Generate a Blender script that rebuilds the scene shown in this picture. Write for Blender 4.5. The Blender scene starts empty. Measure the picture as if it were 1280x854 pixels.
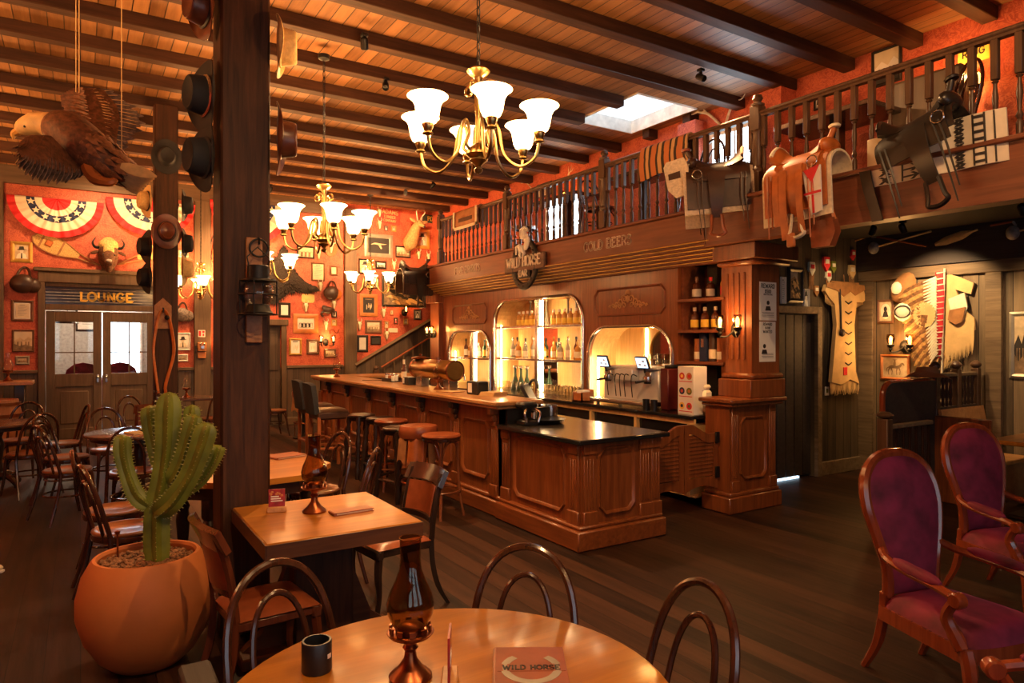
import bpy, bmesh, math, random
from mathutils import Matrix, Vector
random.seed(7)
PI = math.pi
SC = bpy.context.scene
COL = SC.collection
V = Vector
# ---------------------------------------------------------------- camera frame (1280 x 854, 24 mm)
F = 853.0; CH = 1.68; TH = math.atan2(540, 853); S_ = math.sin(TH); C_ = math.cos(TH)
def ray(u, v):
    r = (u - 640) / F
    return S_ + r * C_, C_ - r * S_, -(v - 427) / F
def onz(u, v, Z):
    a = ray(u, v); t = (Z - CH) / a[2]; return V((t * a[0], t * a[1], Z))
def ony(u, v, Y):
    a = ray(u, v); t = Y / a[1]; return V((t * a[0], Y, CH + t * a[2]))
def onx(u, v, X):
    a = ray(u, v); t = X / a[0]; return V((X, t * a[1], CH + t * a[2]))
# ---------------------------------------------------------------- mesh builder
def T(x=0, y=0, z=0, rx=0, ry=0, rz=0, s=1.0):
    m = Matrix.Translation((x, y, z)) @ Matrix.Rotation(rz, 4, 'Z') @ Matrix.Rotation(ry, 4, 'Y') @ Matrix.Rotation(rx, 4, 'X')
    if s != 1.0: m = m @ Matrix.Scale(s, 4)
    return m
def basis(o, x, y, z):
    m = Matrix.Identity(4)
    for i in range(3):
        m[i][0] = x[i]; m[i][1] = y[i]; m[i][2] = z[i]; m[i][3] = o[i]
    return m
def wally(x, z, y): return basis((x, y, z), (1, 0, 0), (0, 0, 1), (0, -1, 0))     # on a wall facing -Y: x right, y up, z out
def wallx(X, y, z): return basis((X, y, z), (0, -1, 0), (0, 0, 1), (-1, 0, 0))    # on a wall facing -X
class MB:
    def __init__(s, M=None):
        s.bm = bmesh.new(); s.M = M or Matrix.Identity(4); s.mi = 0
    def _face(s, vs, smooth=False):
        try:
            f = s.bm.faces.new(vs)
        except ValueError:
            return
        f.material_index = s.mi; f.smooth = smooth
    def v(s, co): return s.bm.verts.new(s.M @ V(co))
    def box(s, x0, x1, y0, y1, z0, z1, b=0.0, M=None):
        if x0 > x1: x0, x1 = x1, x0
        if y0 > y1: y0, y1 = y1, y0
        if z0 > z1: z0, z1 = z1, z0
        m = s.M @ (M or Matrix.Identity(4))
        b = min(b, (x1 - x0) * .45, (y1 - y0) * .45, (z1 - z0) * .45)
        if b <= 0:
            vs = [s.bm.verts.new(m @ V(c)) for c in ((x0, y0, z0), (x1, y0, z0), (x1, y1, z0), (x0, y1, z0), (x0, y0, z1), (x1, y0, z1), (x1, y1, z1), (x0, y1, z1))]
            for q in ((0, 3, 2, 1), (4, 5, 6, 7), (0, 1, 5, 4), (1, 2, 6, 5), (2, 3, 7, 6), (3, 0, 4, 7)):
                s._face([vs[i] for i in q])
            return s
        X = (x0, x1); Y = (y0, y1); Z = (z0, z1); vv = {}
        for i in (0, 1):
            for j in (0, 1):
                for k in (0, 1):
                    dx = b * (1 - 2 * i); dy = b * (1 - 2 * j); dz = b * (1 - 2 * k)
                    p = V((X[i], Y[j], Z[k]))
                    vv[i, j, k, 0] = s.bm.verts.new(m @ (p + V((0, dy, dz))))
                    vv[i, j, k, 1] = s.bm.verts.new(m @ (p + V((dx, 0, dz))))
                    vv[i, j, k, 2] = s.bm.verts.new(m @ (p + V((dx, dy, 0))))
        fs = []
        for i in (0, 1): fs.append([vv[i, 0, 0, 0], vv[i, 1, 0, 0], vv[i, 1, 1, 0], vv[i, 0, 1, 0]])
        for j in (0, 1): fs.append([vv[0, j, 0, 1], vv[1, j, 0, 1], vv[1, j, 1, 1], vv[0, j, 1, 1]])
        for k in (0, 1): fs.append([vv[0, 0, k, 2], vv[1, 0, k, 2], vv[1, 1, k, 2], vv[0, 1, k, 2]])
        for i in (0, 1):
            for j in (0, 1): fs.append([vv[i, j, 0, 0], vv[i, j, 1, 0], vv[i, j, 1, 1], vv[i, j, 0, 1]])
            for k in (0, 1): fs.append([vv[i, 0, k, 0], vv[i, 1, k, 0], vv[i, 1, k, 2], vv[i, 0, k, 2]])
        for j in (0, 1):
            for k in (0, 1): fs.append([vv[0, j, k, 1], vv[1, j, k, 1], vv[1, j, k, 2], vv[0, j, k, 2]])
        for kk in ((i, j, k) for i in (0, 1) for j in (0, 1) for k in (0, 1)):
            fs.append([vv[kk + (0,)], vv[kk + (1,)], vv[kk + (2,)]])
        for f in fs: s._face(f)
        return s
    def rings(s, rs, closed=True, cap=True, loop=False, smooth=True):
        n = len(rs[0]); m = len(rs)
        for a in range(m if loop else m - 1):
            A, B = rs[a], rs[(a + 1) % m]
            for i in range(n if closed else n - 1):
                s._face([A[i], A[(i + 1) % n], B[(i + 1) % n], B[i]], smooth)
        if cap and closed and not loop:
            s._face(list(reversed(rs[0]))); s._face(rs[-1])
        return s
    def lathe(s, prof, n=20, M=None, sx=1, sy=1, cap=True):
        m = s.M @ (M or Matrix.Identity(4))
        rs = []
        for r, z in prof:
            rs.append([s.bm.verts.new(m @ V((max(r, 1e-4) * sx * math.cos(2 * PI * i / n), max(r, 1e-4) * sy * math.sin(2 * PI * i / n), z))) for i in range(n)])
        return s.rings(rs, cap=cap)
    def tube(s, pts, r, n=8, loop=False, cap=True, flat=1.0, up=None, M=None):
        m = s.M @ (M or Matrix.Identity(4))
        P = [V(p) for p in pts]; N = len(P)
        R = r if isinstance(r, (list, tuple)) else [r] * N
        rs = []; nrm = V(up) if up else None
        for i in range(N):
            if loop: t = P[(i + 1) % N] - P[i - 1]
            else: t = P[min(i + 1, N - 1)] - P[max(i - 1, 0)]
            if t.length < 1e-9: t = V((0, 0, 1))
            t.normalize()
            if nrm is None:
                nrm = t.orthogonal().normalized()
            q = nrm - t * nrm.dot(t)
            nrm2 = q.normalized() if q.length > 1e-6 else t.orthogonal().normalized()
            if not up: nrm = nrm2
            bn = t.cross(nrm2)
            rs.append([s.bm.verts.new(m @ (P[i] + (nrm2 * math.cos(2 * PI * k / n) * flat + bn * math.sin(2 * PI * k / n)) * R[i])) for k in range(n)])
        return s.rings(rs, loop=loop, cap=cap)
    def prism(s, poly, z0, z1, M=None, smooth=False):
        m = s.M @ (M or Matrix.Identity(4))
        a = [s.bm.verts.new(m @ V((p[0], p[1], z0))) for p in poly]
        b = [s.bm.verts.new(m @ V((p[0], p[1], z1))) for p in poly]
        s._face(list(reversed(a))); s._face(b)
        n = len(poly)
        for i in range(n): s._face([a[i], a[(i + 1) % n], b[(i + 1) % n], b[i]], smooth)
        return s
    def ell(s, c, r, n=14, k=9, M=None):
        m = (M or Matrix.Identity(4)) @ Matrix.Translation(c)
        prof = [(math.sin(PI * i / k), -math.cos(PI * i / k)) for i in range(k + 1)]
        mm = s.M @ m; rs = []
        for a, z in prof:
            rs.append([s.bm.verts.new(mm @ V((max(a, .002) * r[0] * math.cos(2 * PI * i / n), max(a, .002) * r[1] * math.sin(2 * PI * i / n), z * r[2]))) for i in range(n)])
        return s.rings(rs)
    def grid(s, fn, nu, nv, th=0.0, closed_u=False, M=None):
        """surface fn(u,v) -> point, u,v in 0..1; th gives it thickness along its normals"""
        m = s.M @ (M or Matrix.Identity(4))
        P = [[V(fn(i / nu, j / nv)) for j in range(nv + 1)] for i in range(nu + 1)]
        if th:
            Nn = []
            for i in range(nu + 1):
                row = []
                for j in range(nv + 1):
                    a = P[min(i + 1, nu)][j] - P[max(i - 1, 0)][j]; b = P[i][min(j + 1, nv)] - P[i][max(j - 1, 0)]
                    q = a.cross(b)
                    row.append(q.normalized() if q.length > 1e-9 else V((0, 0, 1)))
                Nn.append(row)
            A = [[s.bm.verts.new(m @ (P[i][j] + Nn[i][j] * th / 2)) for j in range(nv + 1)] for i in range(nu + 1)]
            B = [[s.bm.verts.new(m @ (P[i][j] - Nn[i][j] * th / 2)) for j in range(nv + 1)] for i in range(nu + 1)]
            for i in range(nu):
                for j in range(nv):
                    s._face([A[i][j], A[i + 1][j], A[i + 1][j + 1], A[i][j + 1]], True)
                    s._face([B[i][j], B[i][j + 1], B[i + 1][j + 1], B[i + 1][j]], True)
            for i in range(nu):
                s._face([A[i][0], B[i][0], B[i + 1][0], A[i + 1][0]]); s._face([A[i][nv], A[i + 1][nv], B[i + 1][nv], B[i][nv]])
            for j in range(nv):
                s._face([A[0][j], A[0][j + 1], B[0][j + 1], B[0][j]]); s._face([A[nu][j], B[nu][j], B[nu][j + 1], A[nu][j + 1]])
        else:
            A = [[s.bm.verts.new(m @ P[i][j]) for j in range(nv + 1)] for i in range(nu + 1)]
            for i in range(nu):
                for j in range(nv): s._face([A[i][j], A[i + 1][j], A[i + 1][j + 1], A[i][j + 1]], True)
        return s
    def build(s, name, mats, parent=None, sharp=38, fix=True):
        if fix: bmesh.ops.recalc_face_normals(s.bm, faces=s.bm.faces[:])
        me = bpy.data.meshes.new(name); s.bm.to_mesh(me); s.bm.free()
        for m in (mats if isinstance(mats, (list, tuple)) else [mats]): me.materials.append(m)
        if sharp is not None: me.set_sharp_from_angle(angle=math.radians(sharp))
        o = bpy.data.objects.new(name, me); COL.objects.link(o)
        if parent is not None: o.parent = parent
        return o
def tag(o, label, cat, group=None, kind=None):
    if label: o['label'] = label
    if cat: o['category'] = cat
    if group: o['group'] = group
    if kind: o['kind'] = kind
    return o
def thing(name, label, cat, loc=(0, 0, 0), rz=0, group=None, M=None):
    o = bpy.data.objects.new(name, None); COL.objects.link(o); o.empty_display_size = .05
    if M is not None: o.matrix_world = M
    else:
        o.location = loc; o.rotation_euler = (0, 0, rz)
    return tag(o, label, cat, group)
def struct(o):
    o['kind'] = 'structure'; return o
def kids(o): return [c for c in COL.objects if c.parent == o]
KID = {}
def dup(root, label=None, loc=None, rz=None, M=None, group=None, sc=None):
    if root.name not in KID:
        KID[root.name] = [(c, kids(c)) for c in kids(root)]
    r = root.copy(); COL.objects.link(r)
    for c, gs in KID[root.name]:
        d = c.copy(); COL.objects.link(d); d.parent = r
        for g in gs:
            e = g.copy(); COL.objects.link(e); e.parent = d
    if M is not None: r.matrix_world = M
    if loc is not None: r.location = loc if len(loc) == 3 else (*loc, 0)
    if rz is not None: r.rotation_euler = (0, 0, rz)
    if sc is not None: r.scale = sc if isinstance(sc, tuple) else (sc, sc, sc)
    if label: r['label'] = label
    if group: r['group'] = group
    return r
ORD = ['first', 'second', 'third', 'fourth', 'fifth', 'sixth', 'seventh', 'eighth', 'ninth', 'tenth', 'eleventh', 'twelfth', 'thirteenth', 'fourteenth', 'fifteenth', 'sixteenth']
def arc(cx, cy, r, a0, a1, n):
    return [(cx + r * math.cos(math.radians(a0 + (a1 - a0) * i / n)), cy + r * math.sin(math.radians(a0 + (a1 - a0) * i / n))) for i in range(n + 1)]
def spl(pts, n=6):
    """Catmull-Rom through pts"""
    P = [V(p) for p in pts]; out = []
    for i in range(len(P) - 1):
        a = P[max(i - 1, 0)]; b = P[i]; c = P[i + 1]; d = P[min(i + 2, len(P) - 1)]
        for k in range(n):
            t = k / n
            out.append(.5 * ((2 * b) + (c - a) * t + (2 * a - 5 * b + 4 * c - d) * t * t + (3 * b - a - 3 * c + d) * t ** 3))
    out.append(P[-1]); return out
def lerp(a, b, t): return a + (b - a) * t
# ---------------------------------------------------------------- materials
MATS = {}
def new_mat(name):
    m = bpy.data.materials.new(name); m.use_nodes = True
    nt = m.node_tree; b = nt.nodes['Principled BSDF']
    return m, nt, b
def nd(nt, t, **kw):
    n = nt.nodes.new(t)
    for k, v in kw.items():
        if k.startswith('i_'):
            n.inputs[k[2:].replace('_', ' ')].default_value = v
        else: setattr(n, k, v)
    return n
def ramp(nt, fac, stops):
    r = nd(nt, 'ShaderNodeValToRGB'); el = r.color_ramp.elements
    while len(el) > 1: el.remove(el[-1])
    el[0].position = stops[0][0]; el[0].color = (*stops[0][1], 1)
    for p, c in stops[1:]:
        e = el.new(p); e.color = (*c, 1)
    nt.links.new(fac, r.inputs[0]); return r.outputs[0]
def coords(nt, scale=(1, 1, 1), rot=(0, 0, 0), kind='Object'):
    tc = nd(nt, 'ShaderNodeTexCoord'); mp = nd(nt, 'ShaderNodeMapping')
    mp.inputs['Scale'].default_value = scale; mp.inputs['Rotation'].default_value = rot
    nt.links.new(tc.outputs[kind], mp.inputs[0]); return mp.outputs[0]
def bump(nt, b, h, s=.2, d=.01):
    n = nd(nt, 'ShaderNodeBump'); n.inputs['Strength'].default_value = s; n.inputs['Distance'].default_value = d
    nt.links.new(h, n.inputs['Height']); nt.links.new(n.outputs[0], b.inputs['Normal'])
def plain(name, c, rough=.6, metal=0, var=.18, sc=9, bmp=0, spec=.5, coat=0, sheen=0):
    m, nt, b = new_mat(name)
    b.inputs['Roughness'].default_value = rough; b.inputs['Metallic'].default_value = metal
    b.inputs['Specular IOR Level'].default_value = spec; b.inputs['Coat Weight'].default_value = coat
    if sheen:
        b.inputs['Sheen Weight'].default_value = sheen; b.inputs['Sheen Roughness'].default_value = .4
        b.inputs['Sheen Tint'].default_value = (*[min(1, x * 3.2 + .06) for x in c], 1)
    n = nd(nt, 'ShaderNodeTexNoise'); n.inputs['Scale'].default_value = sc; n.inputs['Detail'].default_value = 5
    nt.links.new(coords(nt), n.inputs[0])
    lo = tuple(x * (1 - var) for x in c); hi = tuple(min(1, x * (1 + var)) for x in c)
    nt.links.new(ramp(nt, n.outputs[0], [(.3, lo), (.7, hi)]), b.inputs['Base Color'])
    if bmp: bump(nt, b, n.outputs[0], bmp, .01)
    MATS[name] = m; return m
def wood(name, dark, light, rough=.45, ax='z', sc=1.0, bmp=.12, coat=0, spec=.4):
    m, nt, b = new_mat(name); b.inputs['Specular IOR Level'].default_value = spec
    s = {'x': (.6, 9, 9), 'y': (9, .6, 9), 'z': (9, 9, .6)}[ax]
    co = coords(nt, tuple(k * sc for k in s))
    n = nd(nt, 'ShaderNodeTexNoise'); n.inputs['Scale'].default_value = 2.2; n.inputs['Detail'].default_value = 8; n.inputs['Roughness'].default_value = .65; n.inputs['Distortion'].default_value = .6
    nt.links.new(co, n.inputs[0])
    nt.links.new(ramp(nt, n.outputs[0], [(.28, dark), (.5, tuple((a + c) / 2 for a, c in zip(dark, light))), (.72, light)]), b.inputs['Base Color'])
    b.inputs['Roughness'].default_value = rough; b.inputs['Coat Weight'].default_value = coat; b.inputs['Coat Roughness'].default_value = .15
    bump(nt, b, n.outputs[0], bmp, .006)
    MATS[name] = m; return m
def planks(name, across, width, dark, light, rough=.5, length=0, gap=.05, bmp=.5, grain=1.0, spec=.5):
    """boards side by side along one axis (0 x, 1 y, 2 z); grain runs along the other in-plane axis"""
    m, nt, b = new_mat(name)
    tc = nd(nt, 'ShaderNodeTexCoord'); sp = nd(nt, 'ShaderNodeSeparateXYZ'); nt.links.new(tc.outputs['Object'], sp.inputs[0])
    d = nd(nt, 'ShaderNodeMath', operation='DIVIDE'); nt.links.new(sp.outputs[across], d.inputs[0]); d.inputs[1].default_value = width
    fl = nd(nt, 'ShaderNodeMath', operation='FLOOR'); nt.links.new(d.outputs[0], fl.inputs[0])
    fr = nd(nt, 'ShaderNodeMath', operation='FRACT'); nt.links.new(d.outputs[0], fr.inputs[0])
    wn = nd(nt, 'ShaderNodeTexWhiteNoise'); wn.noise_dimensions = '1D'; nt.links.new(fl.outputs[0], wn.inputs['W'])
    sc = [9.0, 9.0, 9.0]
    al = {0: 1, 1: 0, 2: 0}[across] if length >= 0 else 2
    sc[al] = .7
    mp = nd(nt, 'ShaderNodeMapping'); mp.inputs['Scale'].default_value = tuple(k * grain for k in sc); nt.links.new(tc.outputs['Object'], mp.inputs[0])
    ad = nd(nt, 'ShaderNodeVectorMath', operation='ADD'); nt.links.new(mp.outputs[0], ad.inputs[0])
    wv = nd(nt, 'ShaderNodeVectorMath', operation='SCALE'); nt.links.new(wn.outputs['Color'], wv.inputs[0]); wv.inputs['Scale'].default_value = 20
    nt.links.new(wv.outputs[0], ad.inputs[1])
    n = nd(nt, 'ShaderNodeTexNoise'); n.inputs['Scale'].default_value = 1.6; n.inputs['Detail'].default_value = 8; n.inputs['Roughness'].default_value = .65
    nt.links.new(ad.outputs[0], n.inputs[0])
    mx = nd(nt, 'ShaderNodeMath', operation='MULTIPLY_ADD'); nt.links.new(wn.outputs[0], mx.inputs[0]); mx.inputs[1].default_value = .45; nt.links.new(n.outputs[0], mx.inputs[2])
    c = ramp(nt, mx.outputs[0], [(.4, dark), (1.0, light)])
    # groove mask
    a1 = nd(nt, 'ShaderNodeMath', operation='LESS_THAN'); nt.links.new(fr.outputs[0], a1.inputs[0]); a1.inputs[1].default_value = gap
    h = a1.outputs[0]
    mix = nd(nt, 'ShaderNodeMix', data_type='RGBA'); nt.links.new(h, mix.inputs['Factor']); nt.links.new(c, mix.inputs['A'])
    mix.inputs['B'].default_value = (*[k * .18 for k in dark], 1)
    nt.links.new(mix.outputs['Result'], b.inputs['Base Color'])
    iv = nd(nt, 'ShaderNodeMath', operation='MULTIPLY_ADD'); nt.links.new(h, iv.inputs[0]); iv.inputs[1].default_value = -3; nt.links.new(n.outputs[0], iv.inputs[2])
    bump(nt, b, iv.outputs[0], bmp, .006)
    b.inputs['Roughness'].default_value = rough; b.inputs['Specular IOR Level'].default_value = spec
    MATS[name] = m; return m
def emit(name, c, s, base=(.8, .8, .8)):
    m, nt, b = new_mat(name)
    b.inputs['Base Color'].default_value = (*base, 1); b.inputs['Emission Color'].default_value = (*c, 1); b.inputs['Emission Strength'].default_value = s
    b.inputs['Roughness'].default_value = .4
    MATS[name] = m; return m
def glass(name, c, refl=.6, rough=.02):
    m = bpy.data.materials.new(name); m.use_nodes = True; nt = m.node_tree; nt.nodes.clear()
    o = nd(nt, 'ShaderNodeOutputMaterial'); mx = nd(nt, 'ShaderNodeMixShader'); tr = nd(nt, 'ShaderNodeBsdfTransparent'); gl = nd(nt, 'ShaderNodeBsdfGlossy')
    tr.inputs[0].default_value = (*c, 1); gl.inputs['Roughness'].default_value = rough
    fr = nd(nt, 'ShaderNodeLayerWeight'); fr.inputs[0].default_value = .5
    pw = nd(nt, 'ShaderNodeMath', operation='POWER'); nt.links.new(fr.outputs['Facing'], pw.inputs[0]); pw.inputs[1].default_value = 3.5
    ad = nd(nt, 'ShaderNodeMath', operation='MULTIPLY_ADD'); nt.links.new(pw.outputs[0], ad.inputs[0]); ad.inputs[1].default_value = refl; ad.inputs[2].default_value = .045
    nt.links.new(ad.outputs[0], mx.inputs[0]); nt.links.new(tr.outputs[0], mx.inputs[1]); nt.links.new(gl.outputs[0], mx.inputs[2]); nt.links.new(mx.outputs[0], o.inputs[0])
    MATS[name] = m; return m
# ---------------------------------------------------------------- the materials of the place
M_floor = planks('floor_boards', 0, .16, (.008, .004, .003), (.062, .025, .013), rough=.5, gap=.03, bmp=.5, spec=.22)
M_ceil = planks('ceiling_boards', 0, .127, (.15, .06, .018), (.42, .19, .070), rough=.5, gap=.07, bmp=.6)
M_beam = wood('beam_wood', (.022, .008, .004), (.075, .028, .012), .6, 'x', spec=.25)
M_post = wood('post_wood', (.012, .005, .003), (.085, .030, .012), .6, 'z', 1.3, .35, spec=.25)
M_trim = wood('brown_trim', (.075, .045, .024), (.15, .09, .05), .5, 'z')
M_trimx = wood('brown_trim_long', (.075, .045, .024), (.15, .09, .05), .5, 'x')
M_wains = planks('wainscot_boards', 0, .11, (.05, .03, .018), (.12, .075, .045), rough=.5, gap=.05, length=-1)
M_bar = wood('bar_mahogany', (.12, .030, .009), (.29, .085, .024), .34, 'z', 1.2, .06, coat=.25)
M_bary = wood('bar_mahogany_long', (.12, .030, .009), (.29, .085, .024), .34, 'y', 1.2, .06, coat=.25)
M_bartop = wood('bar_top_oak', (.36, .15, .05), (.62, .32, .12), .3, 'y', 1.0, .05, coat=.3)
M_fascia = wood('fascia_wood', (.13, .038, .018), (.25, .08, .036), .4, 'y', 1.0, .06)
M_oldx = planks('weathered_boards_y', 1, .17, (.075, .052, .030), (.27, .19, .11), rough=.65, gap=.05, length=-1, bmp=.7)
M_oldy = planks('weathered_boards_x_shaded', 0, .17, (.028, .019, .011), (.11, .075, .042), rough=.65, gap=.05, length=-1, bmp=.7)  # darker copy of the boards, shade around the door put into the colour
M_oldtrim = wood('weathered_trim', (.09, .06, .034), (.24, .165, .095), .6, 'y')
M_frieze = wood('dark_frieze', (.03, .022, .02), (.06, .045, .04), .6, 'y')
M_dark = wood('ebonised_wood', (.010, .006, .005), (.035, .018, .012), .28, 'z', 1, .04, coat=.4)
M_bent = wood('bentwood', (.022, .008, .005), (.085, .028, .014), .2, 'z', 1, .03, coat=.6)
M_seat = wood('chair_seat_wood', (.15, .05, .018), (.30, .11, .04), .3, 'y', 1, .04, coat=.4)
M_red = wood('red_mahogany', (.20, .035, .010), (.36, .075, .022), .22, 'z', 1, .03, coat=.6)
M_redd = wood('dark_red_wood', (.06, .014, .006), (.15, .038, .014), .25, 'z', 1, .03, coat=.5)
M_rail = wood('rail_wood', (.05, .024, .013), (.12, .06, .032), .4, 'z')
M_table = wood('table_oak', (.26, .082, .008), (.47, .185, .020), .3, 'x', .8, .05, coat=.3)
M_tabedge = wood('table_edge', (.045, .014, .005), (.13, .045, .015), .4, 'x', 1, .2)
M_pine = wood('backbar_pine', (.58, .33, .11), (.82, .52, .21), .45, 'z')
M_black = plain('black_stone', (.012, .013, .014), .16, 0, .2)
M_zinc = plain('polished_counter_sheet', (.16, .13, .11), .2, .75, .1)
M_blackp = plain('black_plastic', (.010, .010, .011), .4)
M_iron = plain('black_iron', (.018, .016, .015), .45, .6)
M_brass = plain('antique_brass', (.40, .26, .10), .28, 1, .12)
M_copper = plain('aged_copper', (.25, .075, .028), .3, .9, .2)
M_satin = plain('satin_steel', (.66, .64, .62), .35, .35, .05)
M_steel = plain('brushed_steel', (.62, .61, .60), .22, 1, .06)
M_bone = plain('bone', (.72, .62, .45), .55, 0, .15, 30, .2)
M_antler = plain('antler', (.55, .45, .32), .55, 0, .25, 25, .2)
M_white = plain('white_paint', (.75, .72, .66), .5)
M_paper = plain('old_paper', (.66, .56, .40), .7, 0, .12, 5)
M_paperw = plain('white_paper', (.78, .73, .66), .7, 0, .06, 5)
M_ink = plain('ink', (.025, .02, .018), .6)
M_sepia = plain('sepia_print', (.22, .14, .075), .6, 0, .5, 14)
M_sepial = plain('sepia_light', (.55, .42, .26), .6, 0, .25, 12)
M_greyp = plain('grey_print', (.30, .28, .26), .6, 0, .4, 14)
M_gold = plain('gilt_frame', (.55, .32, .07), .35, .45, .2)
M_fblack = plain('black_frame', (.02, .015, .012), .35)
M_fbrown = plain('brown_frame', (.15, .065, .03), .4)
M_forange = plain('orange_wood_frame', (.48, .17, .045), .4)
M_fsilver = plain('grey_frame', (.30, .26, .20), .4, .3)
M_leather = plain('tan_leather', (.42, .115, .022), .42, 0, .25, 10, .15)
M_leatherd = plain('dark_leather', (.05, .022, .013), .38, 0, .35, 8, .2)
M_leatherb = plain('black_leather', (.016, .011, .009), .36, 0, .3, 9, .2)
M_leatherr = plain('red_brown_leather', (.26, .065, .022), .3, 0, .2, 12, .1)
M_fleece = plain('pale_fleece', (.62, .50, .36), .9, 0, .18, 40, .5)
M_velvet = plain('purple_velvet', (.20, .015, .046), .75, 0, .6, 6, .1, sheen=.6)
M_blackfab = plain('charcoal_fabric', (.028, .028, .032), .8, 0, .2, 30)
M_terra = plain('terracotta', (.54, .165, .040), .62, 0, .12, 3.5, .06)
M_gravel = plain('lava_gravel', (.22, .095, .04), .85, 0, .7, 60, .6)
M_cactus = plain('cactus_skin', (.15, .165, .018), .5, 0, .4, 7)
M_spine = plain('cactus_spines', (.42, .38, .12), .6)
M_felt = plain('black_felt', (.011, .009, .009), .75, 0, .3)
M_feltbr = plain('brown_leather_hat', (.12, .032, .014), .32, 0, .25, 8)
M_felttan = plain('tan_straw', (.62, .40, .15), .7, 0, .15, 40, .3)
M_feltgrey = plain('grey_felt', (.38, .28, .25), .8)
M_feltmid = plain('mid_brown_felt', (.30, .12, .045), .75)
M_hide = plain('bear_fur', (.028, .017, .011), .85, 0, .6, 45, .8)
M_bison = plain('bison_fur', (.10, .04, .018), .85, 0, .5, 35, .6)
M_bisonl = plain('pale_bison_wool', (.55, .36, .13), .9, 0, .35, 40, .7)
M_deer = plain('deer_fur', (.42, .23, .085), .8, 0, .3, 30, .4)
M_eagle = plain('brown_feathers', (.13, .048, .02), .6, 0, .6, 32, .5)
M_eagleg = plain('grey_feathers', (.12, .085, .07), .6, 0, .6, 30, .4)
M_eaglew = plain('cream_feathers', (.62, .40, .16), .6, 0, .2, 18, .3)
M_claw = plain('yellow_beak', (.62, .33, .07), .45)
M_bred = plain('red_cloth', (.62, .022, .028), .75, 0, .12)
M_bwhite = plain('cream_cloth', (.72, .62, .48), .8, 0, .1)
M_bblue = plain('navy_cloth', (.020, .030, .085), .8)
M_redp = plain('red_paint', (.55, .05, .03), .5)
M_yellow = plain('yellow_letters', (.85, .52, .08), .5)
M_cream = plain('cream_letters', (.80, .68, .54), .5)
M_snow = plain('snowshoe_lacing', (.55, .34, .11), .55, 0, .4, 60)
M_buck = plain('buckskin', (.64, .43, .19), .8, 0, .15, 7, .2)
M_fringe = plain('dark_fringe_leather', (.33, .15, .05), .8, 0, .25, 12)
M_featd = plain('dark_plume', (.17, .075, .025), .7, 0, .6, 25)
M_featl = plain('golden_plume', (.42, .24, .08), .7, 0, .5, 25)
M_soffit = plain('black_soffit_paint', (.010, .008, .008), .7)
M_bead = plain('white_beads', (.80, .72, .55), .4, 0, .1, 40)
M_clear = glass('clear_glass', (.95, .95, .93), .7)
M_amber = glass('amber_glass', (.70, .58, .42), 1.0)
M_pane = glass('window_pane', (.95, .97, .98), .3)
M_boot = glass('bottle_clear', (.93, .91, .86), .8)
M_shade = emit('lit_glass_shade', (1, .55, .20), 11.0)
M_bulb = emit('sconce_flame_bulb', (1, .55, .16), 14.0)
M_led = emit('led_strip', (1, .70, .34), 48.0)
M_screen = emit('screen_glow', (.45, .75, 1), 1.1)
M_whis = plain('whisky', (.58, .25, .05), .12, 0, .2)
M_whisd = plain('dark_rum', (.10, .025, .01), .12)
M_gin = plain('pale_spirit', (.40, .35, .26), .12)
M_green = plain('green_bottle', (.03, .07, .03), .15)
M_labely = plain('yellow_label', (.85, .55, .06), .5)
M_labelw = plain('cream_label', (.80, .70, .52), .5)
M_mirror = plain('mirror_silver', (.75, .75, .75), .03, 1, .01)
# red damask wallpaper: the same red with a faint raised scroll
def wallpaper():
    m, nt, b = new_mat('red_damask_wallpaper')
    co = coords(nt, (1, 1, 1))
    n = nd(nt, 'ShaderNodeTexNoise'); n.inputs['Scale'].default_value = 7; n.inputs['Detail'].default_value = 2; nt.links.new(co, n.inputs[0])
    n2 = nd(nt, 'ShaderNodeTexNoise'); n2.inputs['Scale'].default_value = 9; n2.inputs['Distortion'].default_value = 3.5; n2.inputs['Detail'].default_value = 1; nt.links.new(co, n2.inputs[0])
    w = nd(nt, 'ShaderNodeTexWave'); w.inputs['Scale'].default_value = 1.2; w.inputs['Distortion'].default_value = 0; nt.links.new(n2.outputs['Color'], w.inputs[0])
    mx = nd(nt, 'ShaderNodeMath', operation='MULTIPLY_ADD'); nt.links.new(w.outputs['Fac'], mx.inputs[0]); mx.inputs[1].default_value = .5; nt.links.new(n.outputs[0], mx.inputs[2])
    nt.links.new(ramp(nt, mx.outputs[0], [(.3, (.29, .034, .019)), (.9, (.54, .115, .054))]), b.inputs['Base Color'])
    b.inputs['Roughness'].default_value = .55; bump(nt, b, mx.outputs[0], .25, .006); return m
M_wall = wallpaper()
def banded(name, axis, period, c1, c2, c3):
    m, nt, b = new_mat(name)
    tc = nd(nt, 'ShaderNodeTexCoord'); sp = nd(nt, 'ShaderNodeSeparateXYZ'); nt.links.new(tc.outputs['Object'], sp.inputs[0])
    d = nd(nt, 'ShaderNodeMath', operation='DIVIDE'); nt.links.new(sp.outputs[axis], d.inputs[0]); d.inputs[1].default_value = period
    fr = nd(nt, 'ShaderNodeMath', operation='FRACT'); nt.links.new(d.outputs[0], fr.inputs[0])
    r = nd(nt, 'ShaderNodeValToRGB'); r.color_ramp.interpolation = 'CONSTANT'; el = r.color_ramp.elements
    el[0].color = (*c1, 1); el[1].position = .4; el[1].color = (*c2, 1); e = el.new(.6); e.color = (*c3, 1); e = el.new(.85); e.color = (*c2, 1)
    nt.links.new(fr.outputs[0], r.inputs[0]); nt.links.new(r.outputs[0], b.inputs['Base Color']); b.inputs['Roughness'].default_value = .9
    return m
M_stripe = banded('striped_wool', 1, .20, (.40, .13, .04), (.03, .018, .012), (.45, .26, .12))
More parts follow.
